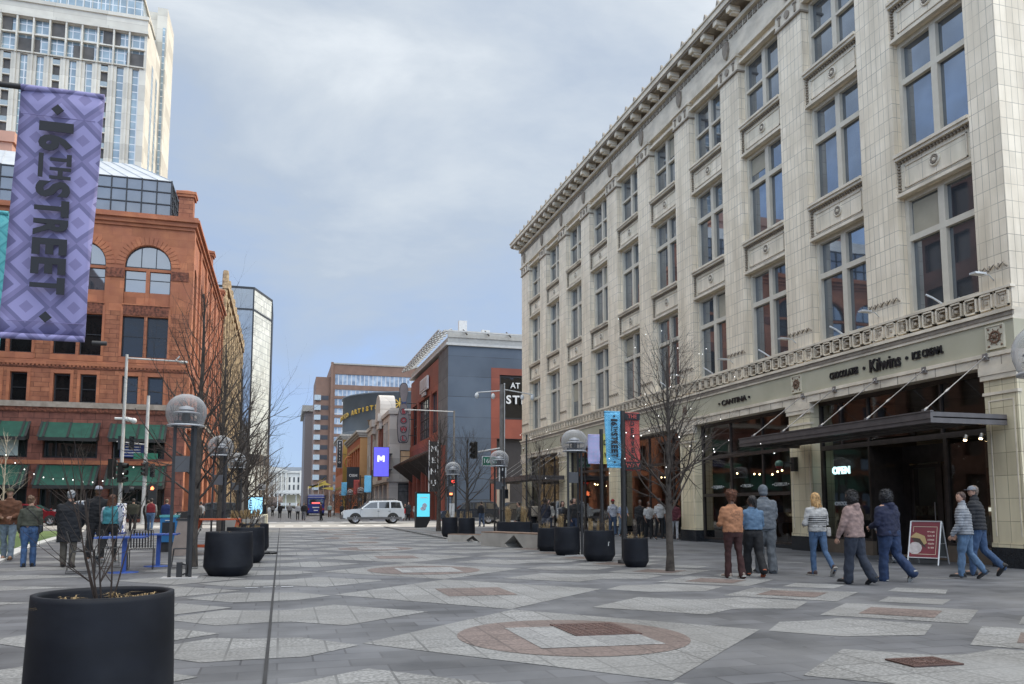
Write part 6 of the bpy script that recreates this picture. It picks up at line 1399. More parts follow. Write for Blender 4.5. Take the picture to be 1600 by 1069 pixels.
# ------------------------------------------------------------------ vehicles
m_tyre = mat('tyre', (.02, .02, .02), rough=.85); m_rim = mat('alloy_rim', (.42, .42, .43), rough=.3, metal=.6); m_cgl = glassy('car_glass', (.02, .025, .03), ior=1.7, wav=0)
def car(label, x, y, rz, paint, kind='suv', sc=1., cladding=True):
    """side profile in x (forward +x), width along y"""
    T = thing('parked_car' if kind != 'moving' else 'car', label, 'car', (x, y, 0), rz); T.scale = (sc,)*3
    if kind in ('suv', 'moving'):
        low = [(-2.2, .42), (-2.24, .75), (-2.2, 1.1), (2.0-.65, 1.08), (2.1, .98), (2.27, .8), (2.28, .45), (1.9, .32), (-1.9, .32)]
        cab = [(-2.16, 1.08), (-1.98, 1.64), (-1.6, 1.72), (.15, 1.69), (.36, 1.63), (1.08, 1.07)]
        wins = [[(-1.98, 1.15), (-1.85, 1.58), (-1.2, 1.6), (-1.2, 1.15)], [(-1.08, 1.15), (-1.08, 1.6), (-.32, 1.6), (-.32, 1.15)], [(-.2, 1.15), (-.2, 1.59), (.28, 1.55), (.84, 1.15)]]
    else:
        low = [(-2.3, .4), (-2.35, .8), (-2.2, 1.0), (1.3, .98), (2.2, .82), (2.35, .6), (2.3, .35), (1.9, .28), (-1.9, .28)]
        cab = [(-2.0, .99), (-1.3, 1.42), (-.3, 1.5), (.3, 1.44), (1.2, .97)]
        wins = [[(-1.6, 1.04), (-1.15, 1.34), (-.45, 1.4), (-.45, 1.04)], [(-.35, 1.04), (-.35, 1.4), (.25, 1.36), (.85, 1.04)]]
    W_ = .88
    b = MB(); b.prism([(a, -W_, z) for a, z in low], (0, 2*W_, 0)); b.sm = [False]*len(b.f)
    # greenhouse leans inwards
    vs = [(a, -(W_-.03-(z-1.05)*.22), z) for a, z in cab]+[(a, (W_-.03-(z-1.05)*.22), z) for a, z in cab]; n = len(cab)
    b.add(vs, [tuple(range(n))[::-1], tuple(range(n, 2*n))]+[(i, (i+1) % n, (i+1) % n+n, i+n) for i in range(n)])
    o = b.build('body', [paint], T, bevel=.04)
    for s in (-1, 1):
        for wv in wins:
            b = MB(); v_ = [(a, s*((W_-.03-(z-1.05)*.22)+.008), z) for a, z in wv]; b.poly(v_ if s < 0 else v_[::-1]); b.build('side_window', [m_cgl], T)
    n = len(cab)
    b = MB(); (a0, z0), (a1, z1) = cab[-1], cab[-2]
    yy = lambda z: W_-.1-(z-1.05)*.22
    b.poly([(a0-.03, -yy(z0), z0+.06), (a0-.03, yy(z0), z0+.06), (a1+.035, yy(z1), z1+.0), (a1+.035, -yy(z1), z1+.0)]); b.build('windscreen', [m_cgl], T)
    (a0, z0), (a1, z1) = cab[0], cab[1]; b = MB(); b.poly([(a0-.015, yy(z0), z0+.08), (a0-.015, -yy(z0), z0+.08), (a1-.02, -yy(z1), z1-.05), (a1-.02, yy(z1), z1-.05)]); b.build('rear_window', [m_cgl], T)
    for wx in (-1.35, 1.4):
        for s in (-1, 1):
            R = .37 if kind != 'sedan' else .33; b = MB(); b.lathe([(R*.62, 0), (R*.97, 0), (R, .04), (R, .2), (R*.97, .24), (R*.62, .24)], n=24)
            wh = b.build('wheel', [m_tyre], T, (wx, s*(W_+.01)-(0 if s < 0 else .0), R), (RAD(90)*(1 if s < 0 else -1), 0, 0)); wh.location.y = s*(W_+.015); wh.rotation_euler = (RAD(-90)*(-1 if s > 0 else 1), 0, 0)
            b = MB(); b.lathe([(R*.64, .03), (R*.5, .05), (.06, .03), (.001, .03)], n=24)
            for k in range(6): a = k*math.pi/3; b.tube([(0, 0, .015), (R*.6*math.cos(a), R*.6*math.sin(a), .02)], .028, 4)
            b.build('rim', [m_rim], wh)
            b = MB(); K = 14; b.add([(wx+(R+.07)*math.cos(math.pi*k/K), s*(W_+.006), R+(R+.07)*math.sin(math.pi*k/K)) for k in range(K+1)]+[(wx, s*(W_+.006), R)], [tuple(range(K+2)) if s < 0 else tuple(range(K+2))[::-1]]); b.build('wheel_arch', [m_sigb], T)
    for s in (-1, 1):
        b = MB(); b.box(2.16, s*.62-.17, .68, 2.30, s*.62+.17, .86) if kind != 'sedan' else b.box(2.18, s*.62-.2, .6, 2.345, s*.62+.15, .74); b.build('headlight', [mat('lamp_clear', (.6, .6, .58), rough=.15)], T)
        b = MB(); b.box(-2.27 if kind != 'sedan' else -2.36, s*.76-.1, .75, -2.18, s*.76+.125, 1.12 if kind != 'sedan' else .95); b.build('tail_light', [mat('lamp_red_lens', (.35, .01, .01), rough=.2)], T)
        b = MB(); b.ell((.95, s*(W_+.12), 1.1), .07, .11, .08, 8, 6); b.build('wing_mirror', [paint], T)
        b = MB(); b.tube([(-.35, s*(W_+.01), .92), (-.2, s*(W_+.01), .92)], .018, 5); b.tube([(-1.15, s*(W_+.01), .92), (-1.0, s*(W_+.01), .92)], .018, 5); b.build('door_handle', [m_sigb], T)
        b = MB()
        for xd in (-1.14, -.26, 1.05): b.box(xd, s*(W_+.002)-.002, .45, xd+.012, s*(W_+.002)+.002, 1.06)
        b.build('door_seam', [m_sigb], T)
    if cladding:
        b = MB(); b.box(2.1, -.86, .34, 2.36, .86, .62); b.box(-2.34, -.86, .36, -2.1, .86, .62); b.box(-2.0, -.9, .32, 2.0, -.885, .5); b.box(-2.0, .885, .32, 2.0, .9, .5); b.build('bumper', [mat('grey_cladding', (.09, .09, .095), rough=.6)], T)
        b = MB()
        for s in (-1, 1): b.tube([(-1.6, s*.6, 1.76), (-1.5, s*.6, 1.83), (.2, s*.6, 1.82), (.35, s*.6, 1.75)], .022, 6)
        for x_ in (-1.2, -.1): b.tube([(x_, -.6, 1.83), (x_, .6, 1.83)], .022, 6)
        b.build('roof_rack', [m_sigb], T)
    return T
def paint(n, c, r=.25): return mat(n, c, tuple(x*.95 for x in c), rough=r, metal=.35)
car('silver SUV with roof rack crossing the mall from right to left', 7.25, 66.2, RAD(181), paint('silver_paint', (.52, .54, .55)), 'moving', 1.1)
car('red car parked across the side street behind the man in the long coat', -17.6, 66, RAD(0), paint('red_paint', (.20, .012, .02)), 'sedan', 1.05, False)
car('white van-like car behind the man with the white cap', -15.2, 70.5, RAD(180), paint('white_paint', (.6, .6, .6)), 'suv', 1.1, False)
car('dark car with red tail light seen through the left trees', -5.5, 66.5, RAD(200), paint('black_paint', (.03, .032, .036)), 'suv', 1.0, False)
car('dark pickup-like car waiting right of the cyan kiosk', 14.6, 63, RAD(175), paint('navy_paint', (.025, .03, .04)), 'suv', 1.05, True)
car('dark car mostly hidden behind the right lamps and shop corner', 19.0, 66, RAD(180), MATS['black_paint'], 'suv', 1.05, False)
T = thing('bus', 'dark blue bus seen from behind at the end of the open mall', 'bus', (5.05, 126, 0))
b = MB(); b.box(-1.3, 0, .35, 1.3, 12, 3.1); o = b.build('body', [paint('bus_blue', (.02, .03, .17), .35)], T, bevel=.15)
b = MB(); b.box(-1.1, -.02, 1.75, 1.1, .02, 2.55); b.build('rear_window', [m_cgl], T)
b = MB(); b.box(-1.15, .2, 3.05, 1.15, 3, 3.3); b.box(-1.25, -.03, 2.75, 1.25, .0, 2.87); b.build('roof_pod', [mat('bus_grey', (.35, .37, .45))], T)
b = MB(); b.box(-.6, -.03, 1.85, .6, -.02, 2.05); b.build('destination_sign', [mat('bus_red_led', (.8, .05, .05), emit=(1, .1, .1), estr=2.)], T)
for s in (-1, 1): b = MB(); b.box(s*1.1-.12, -.03, .9, s*1.1+.12, .0, 1.15); b.build('tail_light', [MATS['lamp_red_lens']], T); b = MB(); b.tube([(s*1.0, .9, .48), (s*1.28, .9, .48)], .48, 16); b.build('wheel', [m_tyre], T)
b = MB(); b.box(-.3, -.03, .75, .3, -.01, .9); b.box(-.5, -.03, 1.2, .5, -.01, 1.35); b.build('number_plate', [m_wht], T)
# ------------------------------------------------------------------ trees
m_bark = mat('grey_brown_bark', (.075, .062, .052), (.035, .029, .024), sc=7, rough=.95, bump=.8, detail=6); m_twig = mat('twig_bark', (.07, .056, .046), (.04, .032, .027), sc=6, rough=.95)
m_birch = mat('pale_bark', (.48, .42, .33), (.34, .29, .22), sc=5, rough=.9); m_sunb = mat('sunlit_twig_tone', (.22, .18, .14), (.13, .105, .08), sc=5, rough=.9)  # sun tone: sunlight on left trees beyond the crossing put into the twig colour
def tree(label, x, y, h, r, nprim, seed, zb=.24, spread=.42, bark=None, tw=None, n=3, sub=(3, 5), lev=2, up=.12, bulbs_=0, group='bare winter trees along the mall', thin=1.):
    rnd = random.Random(seed); T = thing('bare_tree', label, 'tree', (x, y, 0), 0, group)
    b = MB(); P = []; R = []; off = Vector((0, 0, 0)); N_ = 14
    for i in range(N_+1):
        t = i/N_; off += Vector((rnd.gauss(0, .012), rnd.gauss(0, .012), 0))*h*.12; P.append(Vector((off.x, off.y, h*.93*t))); R.append(r*(1.25 if i == 0 else 1)*(1-.88*t**1.1)+.004)
    b.tube(P, R, 9, 0, caps=False); b.build('trunk', bark or m_bark, T)
    c = MB(); tips = []
    for k in range(nprim):
        t = zb+(.93-zb)*(k+rnd.random()*.6)/nprim; i = min(N_-1, int(t*N_)); p = P[i].lerp(P[i+1], t*N_-i); a = k*2.4+rnd.uniform(-.4, .4)
        out = rnd.uniform(.75, 1.15)*(1.1-t*.75); l = h*spread*(1.15-t*.65)*rnd.uniform(.75, 1.1)
        twig(c, p, (math.cos(a)*out, math.sin(a)*out, .75), l, max(.009, r*.34*(1.15-t))*thin, lev, rnd, n+1, .26, up, sub, 0, tips)
    for k in range(3): twig(c, P[-2], (rnd.gauss(0, .2), rnd.gauss(0, .2), 1), h*.14, .012, 1, rnd, 3, .2, .2, (2, 3))
    c.build('crown', tw or m_twig, T)
    if bulbs_:
        b = MB()
        for q in rnd.sample(tips, min(bulbs_, len(tips))): b.ell(q, .009, .009, .011, 6, 4)
        b.build('fairy_bulbs', m_fl, T)
    return T
tree('nearest bare tree on the right, before the cantina, fairy lights in its twigs', 7.99, 15.5, 5.1, .08, 38, 11, .25, .42, sub=(4, 6), thin=1.15, bulbs_=28)
tree('low spreading bare tree at the right end of the concrete bench', 7.98, 24.4, 3.5, .06, 22, 12, .30, .52, sub=(4, 5), thin=1.2, bulbs_=8)
tree('bare tree beside the cyan kiosk in front of the rust red wall', 8.55, 44.5, 6.6, .13, 30, 13, .26, .36, thin=1.1)
tree('wide bare tree in front of the slate blue wall', 9.4, 41, 5.4, .10, 26, 14, .3, .5, thin=1.1)
tree('nearest bare tree on the left, rising behind the left globe lamp', -1.95, 19.9, 6.9, .10, 32, 15, .22, .38, thin=.95)
tree('second bare tree of the left row, behind the second globe lamp', -1.95, 28.3, 7.4, .11, 34, 16, .22, .38, thin=1.2)
tree('third bare tree of the left row, by the concrete planter boxes', -1.75, 35.5, 7.8, .12, 26, 17, .2, .34, thin=1.1)
tree('fourth bare tree of the left row, just before the crossing', -1.8, 44.5, 8.4, .13, 24, 18, .2, .32, thin=1.1)
tree('slim pale-barked tree in front of the green awnings on the left lawn', -11.2, 38.0, 4.5, .045, 16, 19, .33, .34, m_birch, m_birch, sub=(2, 3), thin=1.2)
tree('red-brown bare tree near the lamp behind the white signal pole', -8.3, 38.0, 3.9, .05, 14, 20, .3, .4, sub=(2, 3))
for i, (x, y, h) in enumerate(((-2.6, 84, 9.5), (-2.4, 95, 10), (-2.2, 108, 9.5), (-2.1, 124, 9), (-2.6, 150, 9), (-2.0, 185, 9), (8.6, 88, 4.2), (8.8, 97, 4.5), (8.7, 107, 4.2), (8.9, 118, 5), (8.2, 132, 4.6), (7.6, 160, 6), (-4.5, 90, 8.5), (-12, 82, 0))):
    if h == 0: continue
    side = 'left' if x < 0 else 'right'
    ords = ('nearest', 'second', 'third', 'fourth', 'fifth', 'farthest') 
    lb = (f'{ords[i]} bare tree on the left beyond the crossing' if i < 6 else (f'{ords[i-6]} low bare tree on the right beyond the crossing' if i < 12 else 'bare tree close to the ochre stone wall beyond the crossing'))
    tree(lb, x, y, h, .12 if h > 6 else .09, 24 if h > 6 else 20, 30+i, .2, .34 if h > 6 else .5, m_sunb if i < 5 else m_bark, m_sunb if i < 5 else m_twig, sub=(3, 4), thin=1.4)
g = MB(); rnd = random.Random(77)
for k in range(70): x = rnd.uniform(-24, 24); y = rnd.uniform(560, 640); g.ell((x, y, rnd.uniform(3, 6)), rnd.uniform(3, 5), 3, rnd.uniform(2, 5), 6, 4)
tag(g.build('distant_trees', [mat('winter_tree_mass', (.19, .145, .12), (.09, .07, .06), sc=.9, rough=1)]), 'hazy mass of bare trees before the pale civic building', 'trees', None, 'stuff')
# ------------------------------------------------------------------ people
m_skin_l = mat('light_skin', (.40, .235, .165), (.35, .195, .135), sc=14, rough=.55); m_skin_d = mat('dark_skin', (.13, .065, .04), (.10, .05, .03), sc=14, rough=.5)
DG = bpy.context.evaluated_depsgraph_get
def remesh(mb, voxel, smooth=4, fac=.5):
    me = mb.mesh('tmp', []); o = bpy.data.objects.new('tmp', me); COL.objects.link(o)
    r = o.modifiers.new('r', 'REMESH'); r.mode = 'VOXEL'; r.voxel_size = voxel; r.use_smooth_shade = True
    if smooth: s = o.modifiers.new('s', 'SMOOTH'); s.iterations = smooth; s.factor = fac
    bpy.context.view_layer.update(); dg = bpy.context.evaluated_depsgraph_get(); out = bpy.data.meshes.new_from_object(o.evaluated_get(dg)); bpy.data.objects.remove(o); bpy.data.meshes.remove(me)
    out.polygons.foreach_set('use_smooth', [True]*len(out.polygons)); return out
def wrinkle(me, amp, fr=(9, 9, 16), seed=0, puff=0, zr=None):
    me.update(); ns = [v.normal.copy() for v in me.vertices]
    for v, n in zip(me.vertices, ns):
        p = v.co; d = (noise.noise(Vector((p.x*fr[0]+seed, p.y*fr[1], p.z*fr[2])))+.5*noise.noise(Vector((p.x*fr[0]*2.3+seed, p.y*fr[1]*2.3, p.z*fr[2]*1.8))))*amp
        if puff: d += (abs(math.sin(p.z*math.pi/puff+.3*math.sin(p.x*9)))**.6-.6)*.016
        v.co = p+n*d
    me.update()
def ring_loft(mb, rings, n=20):
    """closed loft through elliptical rings (x, y, z, rx, ry)"""
    vs = []
    for cx_, cy_, cz_, rx, ry in rings:
        for k in range(n):
            a = 2*math.pi*k/n; c_, s_ = math.cos(a), math.sin(a)
            vs.append((cx_+rx*math.copysign(abs(c_)**.85, c_), cy_+ry*math.copysign(abs(s_)**.85, s_), cz_))
    m = len(rings); mb.add(vs, [(i*n+k, i*n+(k+1) % n, (i+1)*n+(k+1) % n, (i+1)*n+k) for i in range(m-1) for k in range(n)]+[tuple(range(n))[::-1], tuple(range((m-1)*n, m*n))])
def capsule(mb, pts, rad, n=12):
    """tube with rounded ends"""
    P = [Vector(p) for p in pts]; R = list(rad)
    d0 = (P[0]-P[1]).normalized(); d1 = (P[-1]-P[-2]).normalized()
    P = [P[0]+d0*R[0]*.85, P[0]+d0*R[0]*.5]+P+[P[-1]+d1*R[-1]*.5, P[-1]+d1*R[-1]*.85]; R = [R[0]*.3, R[0]*.8]+R+[R[-1]*.8, R[-1]*.3]
    mb.tube(P, R, n)
def mats_for(c, n, rough=.85, sc=14):
    c = tuple(q*.68 for q in c); return mat(n, c, tuple(q*.62 for q in c), sc=sc, rough=rough, bump=.3, c3=tuple(q*.75 for q in c), sc3=5)
def person(label, x, y, head, h, top, bot, skin=None, hair=('short', (.03, .02, .015)), shoe=(.02, .02, .02), sole=(.5, .5, .48), legs=((14, 4), (-14, 18)), arms=((5, 20), (5, 20)), aout=(9, 9), w=1., turn=0., det=1, lean=3., extra=None, z=0., hat=None):
    """legs/arms: ((forward angle, flex) left, right); head = heading in degrees, 0 looks away from the viewer, + turns left"""
    skin = skin or m_skin_l; vox = {2: .0085, 1: .013, 0: .024}[det]; cvox = {2: .011, 1: .015, 0: .026}[det]
    ra = lambda a: math.radians(a)
    H_ = h; hipz = .515*H_; sh = .81*H_; ln = math.tan(ra(lean))
    def sy(z_): return (z_-hipz)*ln
    def leg(s, a, k):
        hip = Vector((s*.052*H_*(.5+.5*w), 0, hipz)); th = .245*H_; shk = .235*H_
        kn = hip+Vector((s*.008, math.sin(ra(a)), -math.cos(ra(a))))*th; b_ = a-k
        an = kn+Vector((0, math.sin(ra(b_)), -math.cos(ra(b_))))*shk
        fp = max(-62, min(8, b_*1.15 if b_ < -8 else 0)); fd = Vector((s*.12, math.cos(ra(fp)), math.sin(ra(fp)))).normalized()
        return hip, kn, an, fd
    LG = [leg(-1, *legs[0]), leg(1, *legs[1])]
    fh = .04*H_; low = min(min((an-Vector((0, 0, fh))).z, (an+fd*.11*H_-Vector((0, 0, fh*.75))).z) for _, _, an, fd in LG); dz = -low
    up = Vector((0, 0, dz)); LG = [tuple([q+up for q in l_[:3]]+[l_[3]]) for l_ in LG]; hipz += dz; sh += dz
    def arm(s, a, k, o):
        S_ = Vector((s*.098*H_*w, sy(sh)-.005, sh-.034*H_)); u = .17*H_; f = .145*H_
        d1 = Vector((s*math.sin(ra(o)), math.sin(ra(a))*math.cos(ra(o)), -math.cos(ra(a))*math.cos(ra(o))))
        E_ = S_+d1*u; a2 = a+k; inn = -s*math.sin(ra(min(55, k*.45)))
        d2 = Vector((inn+s*math.sin(ra(o))*.4, math.sin(ra(a2)), -math.cos(ra(a2)))).normalized(); Wr = E_+d2*f
        return S_, E_, Wr, d2
    AR = [arm(-1, *arms[0], aout[0]), arm(1, *arms[1], aout[1])]
    nz = sh+.035*H_; hc = Vector((0, sy(sh)+.012*H_, sh+.115*H_))
    # ---- body, one continuous surface
    B = MB()
    ring_loft(B, [(0, 0, hipz-.03*H_, .07*H_, .05*H_), (0, 0, hipz+.03*H_, .088*H_*w, .058*H_), (0, sy(hipz+.1*H_), hipz+.1*H_, .074*H_*w, .052*H_), (0, sy(sh-.09*H_), sh-.09*H_, .09*H_*w, .06*H_), (0, sy(sh), sh-.01*H_, .09*H_*w, .045*H_), (0, sy(sh), sh+.022*H_, .04*H_, .035*H_)])
    capsule(B, [(0, sy(sh)-.002, sh-.01), (0, sy(sh)+.004, nz+.03*H_)], [.036*H_, .031*H_])
    tr_ = Matrix.Translation(hc) @ Matrix.Rotation(ra(turn), 4, 'Z'); HB = MB(tr_); r = .0385*H_*1.18
    rings = [(0, .010, -1.28*r, .30*r, .35*r), (0, .012, -1.12*r, .56*r, .66*r), (0, .006, -.75*r, .76*r, .92*r), (0, .0, -.3*r, .86*r, 1.03*r), (0, -.003, .2*r, .93*r, 1.10*r), (0, -.006, .65*r, .86*r, 1.02*r), (0, -.008, 1.0*r, .62*r, .76*r), (0, -.008, 1.2*r, .25*r, .3*r)]
    ring_loft(HB, rings, 16)
    HB.ell((0, 1.06*r, -.22*r), .13*r, .18*r, .24*r, 8, 6); HB.ell((0, .98*r, -.72*r), .26*r, .1*r, .09*r, 8, 5); HB.ell((0, .92*r, .14*r), .6*r, .14*r, .10*r, 8, 5)
    for s in (-1, 1): HB.ell((s*.9*r, -.05*r, -.15*r), .09*r, .2*r, .3*r, 8, 6)
    B.v += HB.v and [tuple(p) for p in HB.v]; 
    o_ = len(B.v)-len(HB.v)
    for f_, mi, sm in zip(HB.f, HB.mi, HB.sm): B.f.append(tuple(i+o_ for i in f_)); B.mi.append(mi); B.sm.append(sm)
    for (hp, kn, an, fd) in LG:
        capsule(B, [hp, kn, kn.lerp(an, .35), an, an-Vector((0, 0, .01))], [.05*H_, .03*H_, .031*H_, .02*H_, .02*H_])
        capsule(B, [an, an+fd*.06*H_-Vector((0, 0, .012*H_))], [.02*H_, .018*H_], 8)
    for s, (S_, E_, Wr, d2) in zip((-1, 1), AR):
        capsule(B, [S_, E_, Wr], [.027*H_, .021*H_, .0145*H_])
        side = Vector((s, 0, 0)).cross(d2).normalized(); acr = d2.cross(side).normalized()
        # palm and curled fingers
        pc = Wr+d2*.028*H_; 
        for q in (-1, 0, 1): capsule(B, [Wr+side*q*.006, Wr+d2*.05*H_+side*q*.022], [.0115, .0125], 8)
        if det:
            for j, ll in enumerate((.034, .040, .038, .030)):
                b0 = Wr+d2*.052*H_+side*(.027-.018*j); inn = -s*Vector((1, 0, 0)); p1 = b0+(d2*.85+inn*.25).normalized()*ll*.55*H_/1.0*.95; p2 = p1+(d2*.35+inn*.8).normalized()*ll*.5*H_
                capsule(B, [b0, p1, p2], [.0088, .0082, .007], 6)
            t0 = Wr+d2*.02*H_+side*.022; t1 = t0+(side*.7+d2*.6).normalized()*.03*H_; capsule(B, [t0, t1, t1+(d2*.9-side*.1)*.02*H_], [.0105, .009, .0078], 6)
    bm_ = remesh(B, vox, 2, .4); bm_.materials.append(skin); bm_.name = 'person'
    T = bpy.data.objects.new('person', bm_); COL.objects.link(T); T.location = (x, y, z); T.rotation_euler = (0, 0, ra(head)); tag(T, label, 'person')
    if det:
        E2 = MB(tr_)
        for s in (-1, 1): E2.ell((s*.36*r, .97*r, .02*r), .11*r, .06*r, .07*r, 8, 6)
        E2.build('eyes', [mat('eye_dark', (.03, .02, .015), rough=.2)], T)
    def garment(mb, name, m, amp, fr=(9, 9, 14), puff=0, sm=4, hook=None, v_=None):
        me = remesh(mb, v_ or cvox, sm, .5)
        if det: wrinkle(me, amp, fr, seed=x*3+y, puff=puff)
        for q in (m if isinstance(m, list) else [m]): me.materials.append(q)
        if hook: hook(me)
        me.name = name; return obj(name, me, T)
    # ---- trousers
    bc_, bkind = bot; tcx = mats_for(bc_, 'cloth_%d_%d_%d' % tuple(int(q*1000) for q in bc_), .85)
    G = MB(); lw = {'slim': .86, 'straight': 1.05, 'baggy': 1.28, 'flare': .95, 'shorts': 1.15}[bkind]
    ring_loft(G, [(0, 0, hipz-.055*H_, .085*H_*w, .062*H_), (0, -.004, hipz, .102*H_*w, .070*H_), (0, 0, hipz+.055*H_, .088*H_*w, .056*H_), (0, sy(hipz+.1*H_), hipz+.1*H_, .086*H_*w, .057*H_)])
    for (hp, kn, an, fd) in LG:
        hem = {'slim': .029, 'straight': .036, 'baggy': .041, 'flare': .044, 'shorts': .05}[bkind]
        if bkind == 'shorts': capsule(G, [hp+Vector((0, 0, .01)), hp.lerp(kn, .5), hp.lerp(kn, .98)], [.062*H_*w, .056*H_, .055*H_], 14)
        else: capsule(G, [hp+Vector((0, 0, .01)), hp.lerp(kn, .5), kn, kn.lerp(an, .4), kn.lerp(an, 1.09)], [.062*H_*(.4+.6*w)*min(1.1, lw+.1), .053*H_*lw, .039*H_*lw, .040*H_*lw, hem*H_*(lw if bkind == 'baggy' else 1)], 14)
    def jh(me):
        for p in me.polygons:
            c = p.center; ax_ = abs(c.x)
            if c.y < -.02 and hipz-.075 < c.z < hipz+.05 and .028 < ax_ < .125 and not (hipz-.060 < c.z < hipz+.035 and .042 < ax_ < .111): p.material_index = 1
            elif c.y < 0 and ax_ < .006 and c.z > hipz-.09: p.material_index = 1
    jeans = bc_[2] > bc_[0]*1.4 and det > 1
    garment(G, 'shorts' if bkind == 'shorts' else 'trousers', [tcx, mats_for(tuple(q*.55 for q in bc_), 'seam_%d_%d_%d' % tuple(int(q*1000) for q in bc_))], .012 if bkind != 'slim' else .007, (12, 12, 8), hook=jh if jeans else None)
    # ---- top
    col, kind = top[0], top[1]; opts = top[2] if len(top) > 2 else {}
    tm = opts.get('mat') or mats_for(col, 'cloth_%d_%d_%d' % tuple(int(q*1000) for q in col), .85)
    G = MB(); bl = {'coat': -.20, 'hoodie': -.035, 'sweater': .0, 'jacket': -.01, 'crop': .045, 'puffer': -.02, 'tee': -.01}[kind]; th = {'coat': 1.2, 'hoodie': 1.2, 'sweater': 1.14, 'jacket': 1.15, 'crop': 1.12, 'puffer': 1.22, 'tee': 1.06}[kind]
    rg_ = []
    if kind == 'coat': rg_ += [(0, -.01, hipz-.20*H_, .120*H_*w, .088*H_), (0, -.005, hipz-.1*H_, .114*H_*w, .080*H_)]
    rg_ += [(0, -.002, hipz+bl*H_ if kind != 'coat' else hipz-.02*H_, .102*H_*w*th*.98, .070*H_*th), (0, sy(hipz+.06*H_), hipz+.075*H_, .098*H_*w*th, .068*H_*th), (0, sy(hipz+.15*H_), hipz+.15*H_, .098*H_*w*th, .068*H_*th), (0, sy(sh-.08*H_), sh-.085*H_, .106*H_*w*th, .068*H_*th), (0, sy(sh), sh-.042*H_, .108*H_*w*th, .056*H_*th), (0, sy(sh), sh-.014*H_, .092*H_*w*th, .048*H_*th), (0, sy(sh), sh+.010*H_, .064*H_, .044*H_), (0, sy(sh)-.003, sh+.034*H_, .046*H_, .043*H_)]
    ring_loft(G, rg_, 24)
    A2 = MB() if opts.get('sleeve') else G
    for (S_, E_, Wr, d2) in AR:
        if kind == 'tee': capsule(G, [S_, S_.lerp(E_, .5), S_.lerp(E_, .85)], [.035*H_, .036*H_, .036*H_])
        else: capsule(A2, [S_, S_.lerp(E_, .5), E_, E_.lerp(Wr, .5), E_.lerp(Wr, .98)], [.035*H_*th, .036*H_*th, .031*H_*th, .028*H_*th, .021*H_*th], 12)
    if opts.get('hood') == 'down': G.ell((0, sy(sh)-.055*H_, sh+.012*H_), .058*H_, .034*H_, .030*H_, 12, 8); G.ell((0, sy(sh)-.06*H_, sh-.02*H_), .045*H_, .022*H_, .03*H_, 12, 8)
    if opts.get('collar'): capsule(G, [(0, sy(sh)-.004, sh+.015*H_), (0, sy(sh), sh+.055*H_)], [.044*H_, .038*H_], 14)
    garment(G, {'coat': 'coat', 'hoodie': 'hoodie', 'sweater': 'sweater', 'jacket': 'jacket', 'crop': 'jacket', 'puffer': 'padded_jacket', 'tee': 't_shirt'}[kind], [tm]+([opts['m2']] if 'm2' in opts else []), .006 if kind == 'puffer' else .015, (7, 7, 12), opts.get('puff', 0) if det else 0, 3 if kind == 'puffer' else 4, opts.get('hook'))
    if opts.get('sleeve'): garment(A2, 'sleeves', opts['sleeve'], .008)
    if opts.get('hood') == 'up':
        G = MB(tr_); G.ell((0, -.12*r, .02*r), 1.16*r, 1.28*r, 1.42*r, 16, 12); G.ell((0, -.35*r, -.9*r), 1.15*r, 1.1*r, .8*r, 14, 8); garment(G, 'hood', tm, .006)
    # ---- hair and hats
    hk, hcx = hair; hm = mat('hair_%d_%d_%d' % tuple(int(q*1000) for q in hcx), tuple(min(1, q*1.5) for q in hcx), tuple(q*.6 for q in hcx), sc=(30), rough=.6, bump=.6)
    if hk != 'none':
        G = MB(tr_)
        G.ell((0, -.22*r, .38*r), 1.12*r, 1.17*r, 1.1*r, 14, 10); G.ell((0, -.45*r, -.2*r), .98*r, .85*r, 1.0*r, 12, 8)
        if hk == 'long':
            ring_loft(G, [(.1*r, -.8*r, -4.1*r, .4*r, .2*r), (.1*r, -.95*r, -3.1*r, 1.0*r, .35*r), (0, -.85*r, -1.9*r, 1.32*r, .5*r), (0, -.5*r, -.6*r, 1.32*r, .8*r), (0, -.25*r, .3*r, 1.15*r, 1.02*r)], 14)
        elif hk == 'curly':
            rn = random.Random(int(x*10)); G.ell((0, -.4*r, -.45*r), 1.6*r, 1.25*r, 1.8*r, 14, 10)
            for _ in range(60): a = rn.uniform(0, 6.28); zz = rn.uniform(-2.1, 1.2); q = 1.5*math.sqrt(max(.15, 1-((zz+.4)/1.95)**2)); G.ell((q*math.cos(a)*r, (-.3+q*.85*min(.35, math.sin(a)))*r, zz*r), .28*r, .28*r, .28*r, 6, 4)
        elif hk == 'bun': G.ell((0, -.5*r, 1.15*r), .55*r, .55*r, .5*r, 10, 8)
        elif hk == 'puff':
            rn = random.Random(3); G.ell((0, -.35*r, .75*r), 1.4*r, 1.15*r, 1.0*r, 12, 8)
            for _ in range(50): a = rn.uniform(0, 6.28); b_ = rn.uniform(-.4, 1.4); G.ell((1.35*r*math.cos(a)*math.cos(b_*.8), (-.35+1.0*math.sin(a)*math.cos(b_*.8))*r, (.95+.8*math.sin(b_))*r), .25*r, .25*r, .22*r, 6, 4)
        elif hk == 'braids':
            for k in range(9): q = -0.75+k*.19; capsule(G, [(q*r, -.9*r, .3*r), (q*r*1.0, -1.05*r, -1.2*r), (q*r*.8+.3*r, -.95*r, -2.6*r), (q*r*.5+.4*r, -.9*r, -4.2*r)], [.2*r, .2*r, .17*r, .1*r], 6)
        elif hk == 'pony': capsule(G, [(0, -1.05*r, .5*r), (0, -1.35*r, -.4*r), (0, -1.15*r, -2.0*r)], [.2*r, .26*r, .1*r], 8)
        me = remesh(G, .011 if det else .022, 2); 
        if det: wrinkle(me, .011, (45, 45, 5) if hk in ('long', 'pony', 'braids') else (34, 34, 34))
